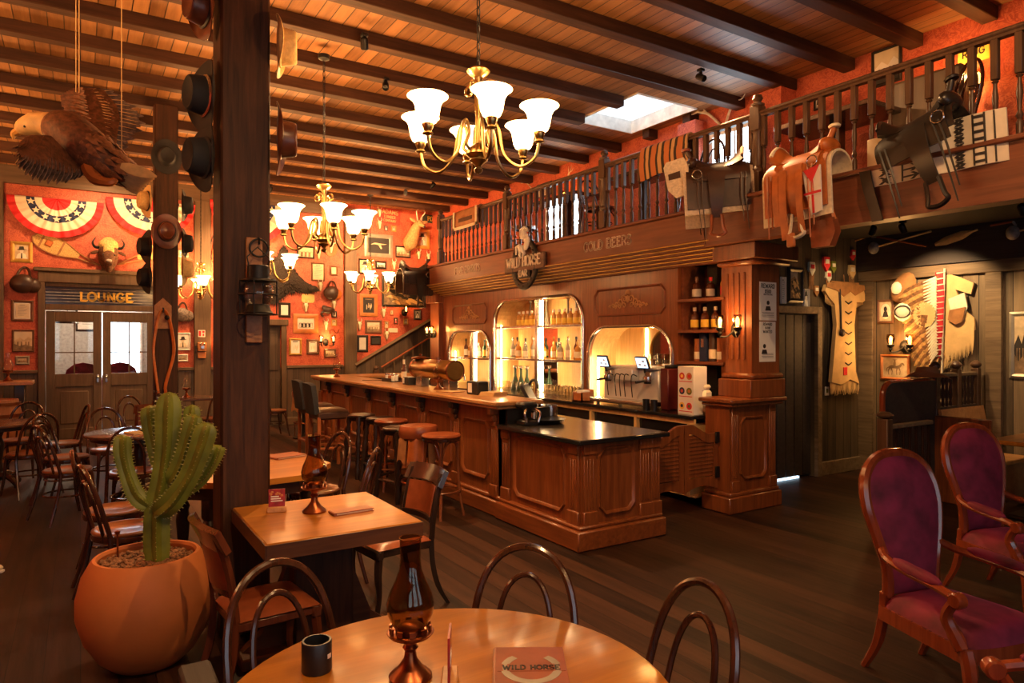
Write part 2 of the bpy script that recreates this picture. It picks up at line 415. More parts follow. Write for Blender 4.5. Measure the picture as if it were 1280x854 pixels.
# ---------------------------------------------------------------- camera, world
cam_d = bpy.data.cameras.new('camera'); cam = bpy.data.objects.new('camera', cam_d); COL.objects.link(cam)
cam_d.sensor_width = 36; cam_d.lens = 36 * F / 1280; cam_d.clip_start = .05
cam.location = (0, 0, CH); cam.rotation_euler = (PI / 2, 0, -TH); SC.camera = cam
W = bpy.data.worlds.new('sky'); SC.world = W; W.use_nodes = True
bgn = W.node_tree.nodes['Background']
bgn.inputs[0].default_value = (.80, .90, 1, 1); bgn.inputs[1].default_value = 1.5
SC.view_settings.view_transform = 'Standard'; SC.view_settings.look = 'None'; SC.view_settings.gamma = 1; SC.view_settings.exposure = .70
SC.view_settings.use_curve_mapping = False
SC.cycles.use_denoising = True; SC.cycles.max_bounces = 8; SC.cycles.diffuse_bounces = 4; SC.cycles.glossy_bounces = 3; SC.cycles.transparent_max_bounces = 12
SC.cycles.sample_clamp_indirect = 4; SC.cycles.caustics_reflective = False; SC.cycles.caustics_refractive = False
# ---------------------------------------------------------------- shell
YB = 14.0; ZB = 4.47; ZC = 4.59; XR = 6.72; XA = 8.7; XL = -3.6; YR = -3.2
def sbox(name, mat, *bx, b=0):
    m = MB(); m.box(*bx, b=b); return struct(m.build(name, mat))
sbox('floor', M_floor, XL - .2, XA + .2, YR - .2, YB + .3, -.12, 0)
SKX0, SKX1, SKY0, SKY1 = 5.50, 6.50, 5.95, 7.15
m = MB()
m.box(XL - .2, SKX0, YR - .2, YB + .3, ZC, ZC + .1); m.box(SKX0, SKX1, YR - .2, SKY0, ZC, ZC + .1)
m.box(SKX0, SKX1, SKY1, YB + .3, ZC, ZC + .1); m.box(SKX1, XA + .2, YR - .2, YB + .3, ZC, ZC + .1)
struct(m.build('ceiling', M_ceil))
m = MB(); h = .16   # the skylight's white shaft
m.box(SKX0, SKX0 + .02, SKY0, SKY1, ZC - .015, ZC + h); m.box(SKX1 - .02, SKX1, SKY0, SKY1, ZC - .015, ZC + h)
m.box(SKX0 + .02, SKX1 - .02, SKY0, SKY0 + .02, ZC - .015, ZC + h); m.box(SKX0 + .02, SKX1 - .02, SKY1 - .02, SKY1, ZC - .015, ZC + h)
sk = struct(m.build('window_1', M_white))
m = MB(); m.box(SKX0, SKX1, SKY0, SKY1, ZC + h - .02, ZC + h); m.build('pane', M_pane, sk)
n = 0
for y in (2.12, 2.74, 3.36, 4.03, 4.70, 5.40, 6.12, 6.86, 7.60, 8.36, 9.14, 9.92, 10.70, 11.48, 12.28, 13.10):
    n += 1
    m = MB()
    if SKY0 - .06 < y < SKY1 + .06:
        m.box(XL, SKX0 - .05, y, y + .13, ZB, ZC, b=.006)
        if SKX1 + .05 < XR - .05: m.box(SKX1 + .05, XR, y, y + .13, ZB, ZC, b=.006)
    else: m.box(XL, XR, y, y + .13, ZB, ZC, b=.006)
    struct(m.build('trim_%d' % n, M_beam))
for y in (-2.4, -1.7, -1.0, -.3, .4, .9, 1.5):
    n += 1; sbox('trim_%d' % n, M_beam, XL, XR, y, y + .13, ZB, ZC)
sbox('trim_%d' % (n + 1), M_trimx, XL, 4.68, YB - .1, YB, ZB - .17, ZC); n += 1
# back wall, with the lounge doorway (x -.55..1.22) and a plain door further right
DX0, DX1, DZ1 = -.50, 1.17, 2.78
m = MB()
m.box(XL, DX0, YB, YB + .2, 1.16, ZC); m.box(DX1, 3.06, YB, YB + .2, 1.16, ZC); m.box(DX0, DX1, YB, YB + .2, DZ1, ZC); m.box(3.06, 3.40, YB, YB + .2, 2.0, ZC)
m.box(3.40, XA, YB, YB + .2, 1.16, ZC)
struct(m.build('wall_back', M_wall))
m = MB()
for a, b in ((XL, DX0), (DX1, 3.06), (3.40, XA)): m.box(a, b, YB - .02, YB + .2, 0, 1.16)
struct(m.build('wall_back_wainscot', M_wains))
n += 1; m = MB()
for a, b in ((XL, DX0 - .1), (DX1 + .1, 2.98), (3.5, 4.66)): m.box(a, b, YB - .06, YB - .018, 1.14, 1.2, b=.01)
struct(m.build('trim_%d' % n, M_trimx))
m = MB()
for a, b in ((XL, DX0 - .1), (DX1 + .1, 2.98), (3.5, XA)): m.box(a, b, YB - .05, YB - .018, 0, .16, b=.01)
struct(m.build('baseboard_back', M_trimx))
for x0, x1 in ((1.80, 2.09), (4.68, 4.94), (-1.32, -1.06)):
    n += 1; sbox('trim_%d' % n, M_trim, x0, x1, YB - .09, YB, 0, ZB, b=.01)
# left wall, rear wall with windows, red gallery wall, boarded alcove
sbox('wall_left', M_wall, XL - .2, XL, YR, YB + .2, 0, ZC)
m = MB(); wins = ((-2.4, -.6), (.2, 2.0), (2.8, 4.6)); z0, z1 = .9, 3.3; x = XL
for a, b in wins: m.box(x, a, YR - .2, YR, 0, ZC); m.box(a, b, YR - .2, YR, 0, z0); m.box(a, b, YR - .2, YR, z1, ZC); x = b
m.box(x, XA + .2, YR - .2, YR, 0, ZC); struct(m.build('wall_front', M_wall))
for i, (a, b) in enumerate(wins):
    m = MB()
    m.box(a, b, YR - .14, YR - .04, z0, z0 + .07); m.box(a, b, YR - .14, YR - .04, z1 - .07, z1); m.box(a, a + .07, YR - .14, YR - .04, z0, z1); m.box(b - .07, b, YR - .14, YR - .04, z0, z1)
    m.box((a + b) / 2 - .03, (a + b) / 2 + .03, YR - .12, YR - .06, z0, z1); m.box(a, b, YR - .12, YR - .06, 2.3, 2.36)
    w = struct(m.build('window_%d' % (i + 2), M_trim))
    m = MB(); m.box(a + .07, b - .07, YR - .095, YR - .085, z0 + .07, z1 - .07); m.build('pane', M_pane, w)
sbox('wall_gallery', M_wall, XR, XR + .15, YR, YB, 3.02, ZC)
m = MB(); m.box(XR - .26, XR, 4.72, 5.0, 3.08, ZB); m.box(XR - .2, XR, 6.0, 6.3, 3.08, ZB); struct(m.build('wall_gallery_piers', M_wall))
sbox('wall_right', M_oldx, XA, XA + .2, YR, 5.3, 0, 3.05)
DR0, DR1, DRZ = 6.86, 7.72, 2.02
m = MB(); m.box(5.95, DR0, 5.16, 5.3, 0, 3.05); m.box(DR1, XA, 5.16, 5.3, 0, 3.05); m.box(DR0, DR1, 5.16, 5.3, DRZ, 3.05)
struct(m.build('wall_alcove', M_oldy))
n += 1; m = MB(); m.box(XA - .05, XA, YR, 5.16, 2.46, 2.6, b=.008); m.box(XA - .045, XA, 4.96, 5.16, 0, 2.46, b=.006); m.box(XA - .05, XA, 3.50, 3.66, 0, 2.46, b=.006); struct(m.build('trim_%d' % n, M_oldtrim))
n += 1; sbox('trim_%d' % n, M_frieze, XA - .08, XA, YR, 5.16, 2.6, 3.05)
m = MB(); m.box(XA - .03, XA, YR, 5.16, 0, .17, b=.006); m.box(DR1 + .1, XA, 5.12, 5.16, 0, .17, b=.006); struct(m.build('baseboard_right', M_oldtrim))
d = MB(); d.box(DR0 - .09, DR0, 5.11, 5.17, 0, DRZ + .09, b=.006); d.box(DR1, DR1 + .09, 5.11, 5.17, 0, DRZ + .09, b=.006); d.box(DR0, DR1, 5.11, 5.17, DRZ, DRZ + .09, b=.006)
d = struct(d.build('door_1', M_oldtrim))
m = MB(); m.box(DR0 + .01, DR1 - .01, 5.22, 5.26, .03, DRZ, b=.004)
for i in range(5): m.box(DR0 + .02 + i * .168, DR0 + .18 + i * .168, 5.205, 5.225, .03, DRZ - .01, b=.006)
m.build('door_leaf', M_frieze, d)
m = MB(); m.box(DR0 - .0, DR1 - .25, 5.20, 5.235, .004, .026); m.build('daylight_gap', emit('daylight_gap', (.55, .8, 1), 2.2), d)
# the gallery floor over the alcove and the bar
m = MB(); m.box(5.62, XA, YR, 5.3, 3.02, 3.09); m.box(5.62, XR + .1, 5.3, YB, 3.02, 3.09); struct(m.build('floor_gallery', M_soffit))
sbox('wall_behind_bar', M_frieze, 6.35, 6.45, 5.3, 11.6, 0, 3.02)
sbox('wall_stairwell', M_wall, XA, XA + .2, 5.3, YB, 0, ZC)
sbox('wall_front_gallery', M_wall, 5.4, XA, YR, YR + .02, 0, ZC)
# plain service door near the bear skin
m = MB(); m.box(2.98, 3.06, YB - .04, YB + .02, 0, 2.06, b=.008); m.box(3.40, 3.5, YB - .04, YB + .02, 0, 2.06, b=.008); m.box(2.95, 3.53, YB - .06, YB + .02, 2.0, 2.12, b=.01)
d = struct(m.build('door_2', M_trim))
m = MB(); m.box(3.06, 3.40, YB + .08, YB + .12, 0, 2.0, b=.004); m.box(3.1, 3.36, YB + .06, YB + .085, 1.1, 1.85, b=.01); m.box(3.1, 3.36, YB + .06, YB + .085, .2, .95, b=.01); m.build('door_leaf', M_wains, d)
m = MB(); m.ell((3.12, YB + .04, 1.02), (.03, .03, .03)); m.build('door_knob', M_brass, d)
# ---------------------------------------------------------------- lounge doors
m = MB()
m.box(DX0 - .1, DX0, YB - .06, YB + .02, 0, DZ1, b=.01); m.box(DX1, DX1 + .1, YB - .06, YB + .02, 0, DZ1, b=.01)
m.box(DX0 - .1, DX1 + .1, YB - .07, YB + .02, DZ1 - .1, DZ1 + .08, b=.012); m.box(DX0 - .16, DX1 + .16, YB - .12, YB + .02, DZ1 + .08, DZ1 + .15, b=.015)
m.box(DX0, DX1, YB, YB + .1, 2.22, 2.32, b=.006); m.box(DX0, DX1, YB, YB + .1, 2.62, 2.7, b=.006)
lounge = struct(m.build('door_3', M_trim))
m = MB(); m.box(DX0, DX1, YB + .05, YB + .06, 2.32, 2.62); m.build('transom_pane', plain('dark_transom_glass', (.035, .035, .055), .12), lounge)
m = MB()
for k in range(5): m.box(DX0, DX1, YB + .038, YB + .05, 2.36 + k * .053, 2.372 + k * .053)
m.build('transom_slats', M_greyp, lounge)
for i, (a, b) in enumerate(((DX0 + .01, .325), (.335, DX1 - .01))):
    m = MB(); y0, y1 = YB + .03, YB + .08
    m.box(a, a + .13, y0, y1, 0, 2.2, b=.006); m.box(b - .13, b, y0, y1, 0, 2.2, b=.006); m.box(a + .13, b - .13, y0, y1, 2.02, 2.2, b=.006)
    m.box(a + .13, b - .13, y0, y1, .9, 1.12, b=.006); m.box(a + .13, b - .13, y0, y1, 0, .18, b=.006); m.box(a + .13, b - .13, y0 + .02, y1, .18, .9); m.box(a + .2, b - .2, y0 + .008, y1, .26, .82, b=.01)
    m.box((a + b) / 2 - .01, (a + b) / 2 + .01, y0 + .01, y1, 1.12, 2.02); m.box(a + .13, b - .13, y0 + .01, y1, 1.48, 1.5)
    dl = m.build('door_leaf', M_trim, lounge)
    m = MB(); m.box(a + .13, b - .13, y0 + .03, y0 + .036, 1.12, 2.02); m.build('glazing', M_pane, dl)
    m = MB(); kx = b - .06 if i == 0 else a + .06
    m.box(kx - .02, kx + .02, y0 - .008, y0, .96, 1.1, b=.004); m.ell((kx, y0 - .04, 1.06), (.028, .028, .028)); m.build('door_knob', M_steel, dl)
# the lounge beyond, lit by its own window
sbox('wall_lounge', plain('lounge_plaster', (.45, .45, .44), .7, 0, .2, 20), -2, 3, YB + 3.2, YB + 3.3, 0, 3.2)
m = MB(); m.box(-2.1, -2, YB + .2, YB + 3.3, 0, 3.2); m.box(3, 3.1, YB + .2, YB + 3.3, 0, 3.2); struct(m.build('wall_lounge_sides', M_white))
sbox('floor_lounge', M_floor, -2, 3, YB + .2, YB + 3.3, -.1, 0); sbox('ceiling_lounge', M_ceil, -2, 3, YB + .2, YB + 3.3, 3.1, 3.2)
# ---------------------------------------------------------------- slab-serif lettering built from strokes
def _ar(cx, cy, rx, ry, a0, a1, n=7):
    return [(cx + rx * math.cos(math.radians(a0 + (a1 - a0) * i / n)), cy + ry * math.sin(math.radians(a0 + (a1 - a0) * i / n))) for i in range(n + 1)]
_O = _ar(.36, .5, .36, .5, 90, 450, 14)
GL = {
 'A': (.8, [[(.05, 0), (.4, 1), (.75, 0)], [(.18, .34), (.62, .34)]]), 'B': (.7, [[(.1, 0), (.1, 1), *_ar(.38, .76, .26, .24, 90, -90), *_ar(.38, .26, .3, .26, 90, -90), (.1, 0)], [(.1, .52), (.38, .52)]]),
 'C': (.72, [_ar(.38, .5, .34, .5, 45, 315, 11)]), 'D': (.74, [[(.1, 0), (.1, 1), *_ar(.32, .5, .36, .5, 90, -90, 9), (.1, 0)]]),
 'E': (.66, [[(.6, 0), (.1, 0), (.1, 1), (.6, 1)], [(.1, .5), (.48, .5)]]), 'F': (.62, [[(.1, 0), (.1, 1), (.6, 1)], [(.1, .5), (.48, .5)]]),
 'G': (.76, [[*_ar(.38, .5, .34, .5, 45, 340, 11), (.7, .45), (.45, .45)]]), 'H': (.78, [[(.12, 0), (.12, 1)], [(.66, 0), (.66, 1)], [(.12, .5), (.66, .5)]]),
 'I': (.36, [[(.18, 0), (.18, 1)]]), 'L': (.62, [[(.12, 1), (.12, 0), (.58, 0)]]), 'M': (.9, [[(.1, 0), (.1, 1), (.45, .3), (.8, 1), (.8, 0)]]),
 'N': (.8, [[(.12, 0), (.12, 1), (.68, 0), (.68, 1)]]), 'O': (.74, [_O]), 'P': (.66, [[(.12, 0), (.12, 1), *_ar(.34, .74, .28, .26, 90, -90), (.12, .48)]]),
 'R': (.74, [[(.12, 0), (.12, 1), *_ar(.36, .74, .28, .26, 90, -90), (.12, .48)], [(.36, .48), (.68, 0)]]),
 'S': (.64, [[*_ar(.32, .75, .26, .25, 30, 270, 8), *_ar(.32, .25, .27, .25, 90, -150, 8)]]), 'T': (.7, [[(.05, 1), (.65, 1)], [(.35, 1), (.35, 0)]]),
 'U': (.76, [[(.12, 1), (.12, .3), *_ar(.38, .3, .26, .3, 180, 360), (.64, 1)]]), 'W': (1.05, [[(.05, 1), (.28, 0), (.52, .8), (.76, 0), (1.0, 1)]]), 'Y': (.76, [[(.05, 1), (.38, .5), (.71, 1)], [(.38, .5), (.38, 0)]]),
 'V': (.74, [[(.05, 1), (.37, 0), (.69, 1)]]), 'K': (.74, [[(.12, 0), (.12, 1)], [(.66, 1), (.12, .42)], [(.3, .6), (.68, 0)]]), '$': (.64, [[*_ar(.32, .72, .24, .2, 30, 270, 8), *_ar(.32, .3, .25, .22, 90, -150, 8)], [(.32, -.08), (.32, 1.08)]]),
 '0': (.6, [_ar(.3, .5, .24, .5, 90, 450, 12)]), '1': (.4, [[(.08, .8), (.22, 1), (.22, 0)]]), '5': (.6, [[(.5, 1), (.14, 1), (.12, .58), *_ar(.28, .32, .26, .32, 100, -130, 8)]]), '2': (.6, [[*_ar(.3, .72, .24, .28, 160, -30, 7), (.06, 0), (.56, 0)]]), '.': (.25, [[(.1, 0), (.12, .06)]]), ' ': (.4, [])}
def text_w(s, h, sp=.12): return sum((GL.get(c, GL[' '])[0] + sp) * h for c in s) - sp * h
def lettering(mb, s, x, y, h, depth, t=.15, serif=True, sx=1.0, sp=.12, center=True, M=None, z0=0.0):
    """adds word s, cap height h, baseline at (x,y) of plane M, standing out by depth"""
    m = M or Matrix.Identity(4)
    cx = x - (text_w(s, h, sp) * sx / 2 if center else 0)
    for ch in s:
        w, st = GL.get(ch, GL[' '])
        for pl in st:
            P = [V((cx + p[0] * h * sx, y + p[1] * h, 0)) for p in pl]
            for a, b in zip(P[:-1], P[1:]):
                d = b - a
                if d.length < 1e-6: continue
                d.normalize(); nn = V((-d.y, d.x, 0)) * t * h / 2
                e = d * t * h * .22
                q = [a - e + nn, a - e - nn, b + e - nn, b + e + nn]
                mb.prism([(k.x, k.y) for k in q], z0, z0 + depth, M=m)
            if serif and ch not in 'OCGS0$.':
                for e in (pl[0], pl[-1]):
                    if e[1] in (0, 1) and len(pl) < 8:
                        mb.box(cx + (e[0] - .15) * h * sx, cx + (e[0] + .15) * h * sx, y + (e[1] - (0 if e[1] == 0 else .1)) * h, y + (e[1] + (.1 if e[1] == 0 else 0)) * h, z0, z0 + depth, M=m)
        cx += (w + sp) * h * sx
    return mb
# ---------------------------------------------------------------- the long bar
def chamfer_panel(mb, w, h, c, t, d, M):
    """a raised moulding ring with cut corners, w x h, on plane M"""
    def o(k): return [(-w / 2 + c + k * .4, -h / 2 + k), (w / 2 - c - k * .4, -h / 2 + k), (w / 2 - k, -h / 2 + c + k * .4), (w / 2 - k, h / 2 - c - k * .4), (w / 2 - c - k * .4, h / 2 - k), (-w / 2 + c + k * .4, h / 2 - k), (-w / 2 + k, h / 2 - c - k * .4), (-w / 2 + k, -h / 2 + c + k * .4)]
    prof = [(0, 0), (t * .2, d), (t * .6, d * .75), (t, 0)]
    rs = [[mb.bm.verts.new(mb.M @ (M @ V((p[0], p[1], z)))) for p in o(k)] for k, z in prof]
    mb.rings(rs, cap=False, smooth=False)
BX = 3.42   # bar front
by0, by1 = 5.58, 11.46
bar = thing('bar_counter', 'long panelled mahogany bar counter with oak top and a row of dark corbels', 'bar counter', (BX, by0, 0))
def L(m): m.M = Matrix.Translation((-BX, -by0, 0)); return m
m = L(MB()); m.box(BX, BX + .08, by0, by1, .12, 1.05); m.box(BX, BX + .36, by0, by0 + .06, .12, 1.05); m.box(BX, 5.2, by1 - .08, by1, .12, 1.05); m.box(BX + .30, BX + .36, by0 + .05, by1, .12, 1.04); m.box(BX + .36, BX + .9, by0 + .01, by0 + .05, .12, .85); m.box(BX + .84, BX + .9, by0 + .01, by1 - .6, .12, .85)
m.build('front_panelling', M_bar, bar)
m = L(MB()); m.box(BX - .07, BX + .62, by0 - .03, by1 + .07, 0, .15, b=.012); m.box(BX - .035, BX + .6, by0 - .02, by1 + .035, .15, .19, b=.012)
m.build('plinth', M_bary, bar)
m = L(MB())
m.box(BX - .13, BX + .42, by0 - .10, by1 + .12, 1.065, 1.11, b=.012); m.box(BX - .10, BX + .38, by0 - .07, by1 + .1, 1.035, 1.066, b=.01)
m.box(BX + .38, 5.2, by1 - .62, by1 + .12, 1.065, 1.11, b=.012)
m.build('counter_top', M_bartop, bar)
m = L(MB()); m.box(BX + .36, BX + .95, by0 + .0, by1 - .62, .85, .888, b=.004); m.build('work_top', M_black, bar)
ck = [5.70, 6.50, 7.34, 8.23, 9.10, 9.99, 10.89]
for y in ck:
    m = L(MB()); m.box(BX - .09, BX, y - .045, y + .045, .97, 1.035, b=.008); m.box(BX - .06, BX, y - .035, y + .035, .90, .975, b=.012); m.box(BX - .035, BX, y - .03, y + .03, .85, .905, b=.01)
    m.build('corbel', M_dark if y > 5.8 else M_bar, bar)
for y in ck + [11.4]:
    m = L(MB()); m.box(BX - .022, BX, y - .06, y + .06, .19, .86, b=.006)
    for k in (-.03, 0, .03): m.box(BX - .03, BX - .02, y + k - .008, y + k + .008, .30, .82, b=.003)
    m.box(BX - .04, BX, y - .07, y + .07, .17, .29, b=.008); m.build('pilaster', M_bar, bar)
for a, b in zip(ck, ck[1:] + [11.42]):
    m = L(MB()); chamfer_panel(m, b - a - .22, .58, .07, .035, .022, wallx(BX, (a + b) / 2, .60)); m.build('panel_moulding', M_bar, bar)
# low return at the near end, black stone top
IX0, IX1, IY0, IY1 = 3.42, 4.27, 4.36, 5.57
isl = thing('low_bar_counter', 'low end of the bar with a black stone top and chamfered mahogany panels', 'bar counter', (IX0, IY0, 0))
def LI(m): m.M = Matrix.Translation((-IX0, -IY0, 0)); return m
m = LI(MB()); m.box(IX0, IX1, IY0, IY1 + .0, .12, .85); m.build('body', M_bar, isl)
m = LI(MB()); m.box(IX0 - .09, IX1 + .03, IY0 - .08, IY1 + .0, 0, .16, b=.012); m.box(IX0 - .05, IX1 + .02, IY0 - .045, IY1, .16, .19, b=.01); m.build('plinth', M_bary, isl)
m = LI(MB()); m.box(IX0 - .07, IX1 + .08, IY0 - .07, IY1 + .0, .85, .888, b=.006); m.build('stone_top', M_black, isl)
m = LI(MB()); m.box(IX0 - .06, IX1 + .07, IY0 - .06, IY1, .888, .8895); m.build('polished_sheet', M_zinc, isl)
m = LI(MB()); chamfer_panel(m, .80, .56, .07, .03, .02, wallx(IX0, (IY0 + IY1) / 2, .53)); m.build('panel_moulding', M_bar, isl)
m = LI(MB()); chamfer_panel(m, .40, .56, .07, .03, .02, wally((IX0 + IX1) / 2 - .05, .53, IY0)); m.build('panel_moulding', M_bar, isl)
def pil(M, w=.13):
    m = LI(MB()); m.box(-w / 2, w / 2, .19, .85, 0, .02, b=.005, M=M)
    for k in (-.03, 0, .03): m.box(k - .008, k + .008, .32, .72, .018, .028, b=.003, M=M)
    m.box(-w / 2 - .012, w / 2 + .012, .17, .30, 0, .035, b=.008, M=M); m.box(-w / 2 - .005, w / 2 + .005, .76, .85, 0, .03, b=.005, M=M); m.build('pilaster', M_bar, isl)
pil(wallx(IX0, IY0 + .08, 0)); pil(wallx(IX0, IY1 - .08, 0)); pil(wally(IX0 + .08, 0, IY0)); pil(wally(IX1 - .16, 0, IY0)); pil(wally(IX1 - .04, 0, IY0), .1)
m = LI(MB()); m.box(IX0 + .03, IX0 + .6, IY1 - .04, IY1, .888, 1.03); m.build('riser_panel', M_blackp, isl)
# saloon doors
GY = 4.62
def saloon(x0, x1, hinge, label):
    t = thing('saloon_door', label, 'swing door', (x0 if hinge < 0 else x1, GY, .26), group='louvred saloon doors into the bar')
    W_ = x1 - x0; H_ = .62
    m = MB(); s = 1 if hinge < 0 else -1
    # curved top: high at the hinge side on the left leaf, falling to the meeting edge
    def top(q): return H_ - .10 + (.10 * (.5 + .5 * math.cos(PI * min(1, max(0, (q - .15) / .6)))) if hinge > 0 else .10 * (.5 - .5 * math.cos(PI * min(1, max(0, (q - .3) / .6)))) )
    N = 16
    for k in range(N):
        a, b = k / N, (k + 1) / N
        za, zb = top(a) - .09, top(b) - .09
        q = [(a * W_, za), (b * W_, zb), (b * W_, top(b)), (a * W_, top(a))]
        m.prism([(s * p[0] if s > 0 else -W_ + p[0], p[1]) for p in q], -.016, .016, M=basis((0, 0, 0), (1, 0, 0), (0, 0, 1), (0, -1, 0)))
        lo = lambda q_: .05 * math.sin(PI * q_) if True else 0
        q = [(a * W_, lo(a) - .03), (b * W_, lo(b) - .03), (b * W_, .10), (a * W_, .10)]
        m.prism([(p[0] if s > 0 else -W_ + p[0], p[1]) for p in q], -.016, .016, M=basis((0, 0, 0), (1, 0, 0), (0, 0, 1), (0, -1, 0)))
    o = 0 if s > 0 else -W_
    m.box(o, o + .06, -.0145, .0145, .05, top(0) - .05); m.box(o + W_ - .06, o + W_, -.0145, .0145, .05, top(1) - .05)
    m.build('frame', M_bar, t)
    m = MB()
    for k in range(11):
        z = .11 + k * .037; m.box(o + .06, o + W_ - .06, -.011, .011, z, z + .008, M=Matrix.Translation((0, 0, 0)))
        m.box(o + .06, o + W_ - .06, -.004, .004, z + .004, z + .036)
    m.build('louvres', M_bar, t)
    for z in (.08, .42):
        m = MB(); m.box(-.012 - (.0 if s > 0 else .03), .012 + (.03 if s > 0 else 0), -.03, -.014, z, z + .11, b=.003); m.build('hinge', M_iron, t)
saloon(4.38, 4.85, -1, 'louvred half-height saloon door hinged on the low black-topped counter')
saloon(4.86, 5.32, 1, 'louvred half-height saloon door hinged on the fluted pillar pedestal')
# ---------------------------------------------------------------- fluted pillar on its pedestal
PX0, PX1, PY0, PY1 = 5.66, 6.09, 4.47, 4.80
pl = thing('fluted_pillar', 'fluted mahogany pillar on a panelled pedestal at the end of the bar', 'pillar', (5.36, 4.5, 0))
def LP(m): m.M = Matrix.Translation((-5.36, -4.5, 0)); return m
m = LP(MB()); m.box(5.36, 6.07, 4.50, 4.80, .16, 1.04); m.build('pedestal', M_bar, pl)
m = LP(MB()); m.box(5.30, 6.10, 4.44, 4.80, 0, .16, b=.01); m.box(5.33, 6.08, 4.46, 4.80, .16, .2, b=.01); m.build('plinth', M_bar, pl)
m = LP(MB()); chamfer_panel(m, .40, .62, .06, .028, .02, wally(5.715, .62, 4.50)); m.build('panel_moulding', M_bar, pl)
for x in (5.43, 6.00):
    m = LP(MB()); m.box(x - .05, x + .05, 4.48, 4.5, .2, 1.04, b=.005)
    for k in (-.022, .002, .026): m.box(x + k - .006, x + k + .006, 4.472, 4.482, .34, .96, b=.002)
    m.box(x - .06, x + .06, 4.468, 4.5, .2, .31, b=.006); m.build('pilaster', M_bar, pl)
m = LP(MB()); m.box(5.28, 6.13, 4.40, 4.83, 1.075, 1.12, b=.012); m.box(5.31, 6.11, 4.43, 4.81, 1.04, 1.076, b=.01); m.build('ledge', M_bar, pl)
m = LP(MB()); m.box(PX0, PX1, PY0, PY1, 1.12, 2.5); m.build('shaft', M_bar, pl)
m = LP(MB())
for k in range(4): m.box(PX0 - .012, PX0, PY0 + .075 + k * .07, PY0 + .105 + k * .07, 1.5, 2.38, b=.006)
m.build('flutes', M_fascia, pl)
m = LP(MB()); m.box(PX0 - .09, PX1 + .02, PY0 - .06, PY1 + .02, 1.12, 1.30, b=.006)
m.box(PX0 - .05, PX1 + .03, PY0 - .04, PY1 + .02, 1.30, 1.36, b=.02); m.build('base_block', M_bar, pl)
m = LP(MB()); m.box(PX0 - .13, PX1 + .12, PY0 - .14, PY1 + .06, 2.50, 2.655, b=.006); m.box(PX0 - .08, PX1 + .07, PY0 - .09, PY1 + .06, 2.45, 2.50, b=.02); m.build('capital', M_bar, pl)
# ---------------------------------------------------------------- back bar with three arched recesses
QX = 5.75; QB = 6.22; QZ0 = .92; QZ1 = 2.56; QY0, QY1 = 4.88, 11.5
bb = thing('back_bar', 'mahogany back bar with three rounded arches, lit shelves and mirrors', 'back bar', (QX, QY0, 0))
def LB(m): m.M = Matrix.Translation((-QX, -QY0, 0)); return m
arch = [(9.74, 11.24, 1.86), (7.28, 9.62, 2.33), (5.63, 7.16, 1.87)]
def archz(y, a, b, top, r=.36):
    if y < a + r: d = a + r - y
    elif y > b - r: d = y - (b - r)
    else: return top
    return top - r + math.sqrt(max(0, r * r - d * d))
m = LB(MB())
def piece(y0, y1, z0, z1): m.box(QX, QX + .05, y0, y1, z0, z1)
edges = [5.56]
piece(11.24, 11.5, QZ0, QZ1); piece(9.62, 9.74, QZ0, QZ1); piece(7.16, 7.28, QZ0, QZ1); piece(5.55, 5.63, QZ0, QZ1); piece(QY0, 5.55, 2.52, QZ1); piece(QY0 - .02, QY0 + .05, QZ0, QZ1)
for a, b, tp in arch:
    ys = sorted(set([a + .36 * (1 - math.cos(PI / 2 * i / 10)) for i in range(11)] + [b - .36 * (1 - math.cos(PI / 2 * i / 10)) for i in range(11)]))
    for p, q in zip(ys[:-1], ys[1:]):
        if q - p < 1e-4: continue
        m.prism([(-p, archz(p, a, b, tp)), (-q, archz(q, a, b, tp)), (-q, QZ1), (-p, QZ1)], -.05, 0, M=basis((QX, 0, 0), (0, -1, 0), (0, 0, 1), (-1, 0, 0)))
m.build('face_panel', M_bar, bb)
m = LB(MB()); m.box(QB, QB + .03, QY0, QY1, QZ0, QZ1); m.build('back_panel', M_pine, bb)
for a, b, tp in arch:
    m = LB(MB()); P = []
    ys = [a + .36 * (1 - math.cos(PI / 2 * i / 8)) for i in range(9)] + [b - .36 * (1 - math.cos(PI / 2 * (8 - i) / 8)) for i in range(9)]
    P = [(QX - .01, a, QZ0)] + [(QX - .01, y, archz(y, a, b, tp)) for y in ys] + [(QX - .01, b, QZ0)]
    m.tube(P, .022, 8); m.build('arch_moulding', M_steel, bb)
    m = LB(MB())   # curved lining of the recess
    for (y0, y1) in zip(ys[:-1], ys[1:]):
        if y1 - y0 < 1e-4: continue
        za, zb = archz(y0, a, b, tp), archz(y1, a, b, tp)
        m.prism([(-y0, za), (-y1, zb), (-y1, zb + .03), (-y0, za + .03)], -(QB - QX), -.05, M=basis((QX, 0, 0), (0, -1, 0), (0, 0, 1), (-1, 0, 0)))
    m.box(QX + .05, QB, a - .03, a, QZ0, archz(a, a, b, tp) + .02); m.box(QX + .05, QB, b, b + .03, QZ0, archz(b, a, b, tp) + .02)
    m.build('recess_lining', M_pine, bb)
def led(y, z0, z1, x): 
    m = LB(MB()); m.box(x - .012, x, y - .016, y + .016, z0, z1, b=.004); m.build('light_strip', M_led, bb)
def divider(y, z1):
    m = LB(MB()); m.box(QX + .02, QX + .07, y - .035, y + .035, QZ0, z1); m.build('divider', M_steel, bb)
divider(10.46, 1.84); divider(8.44, 2.31)
for y, z in ((11.18, 1.5), (10.40, 1.84), (9.56, 1.95), (8.38, 2.3), (7.08, 1.48)): led(y, QZ0 + .02, z, QX + .10)
for y, z in ((8.95, 1.9), (7.75, 1.9), (6.55, 1.85)): led(y, QZ0 + .02, z, QB)
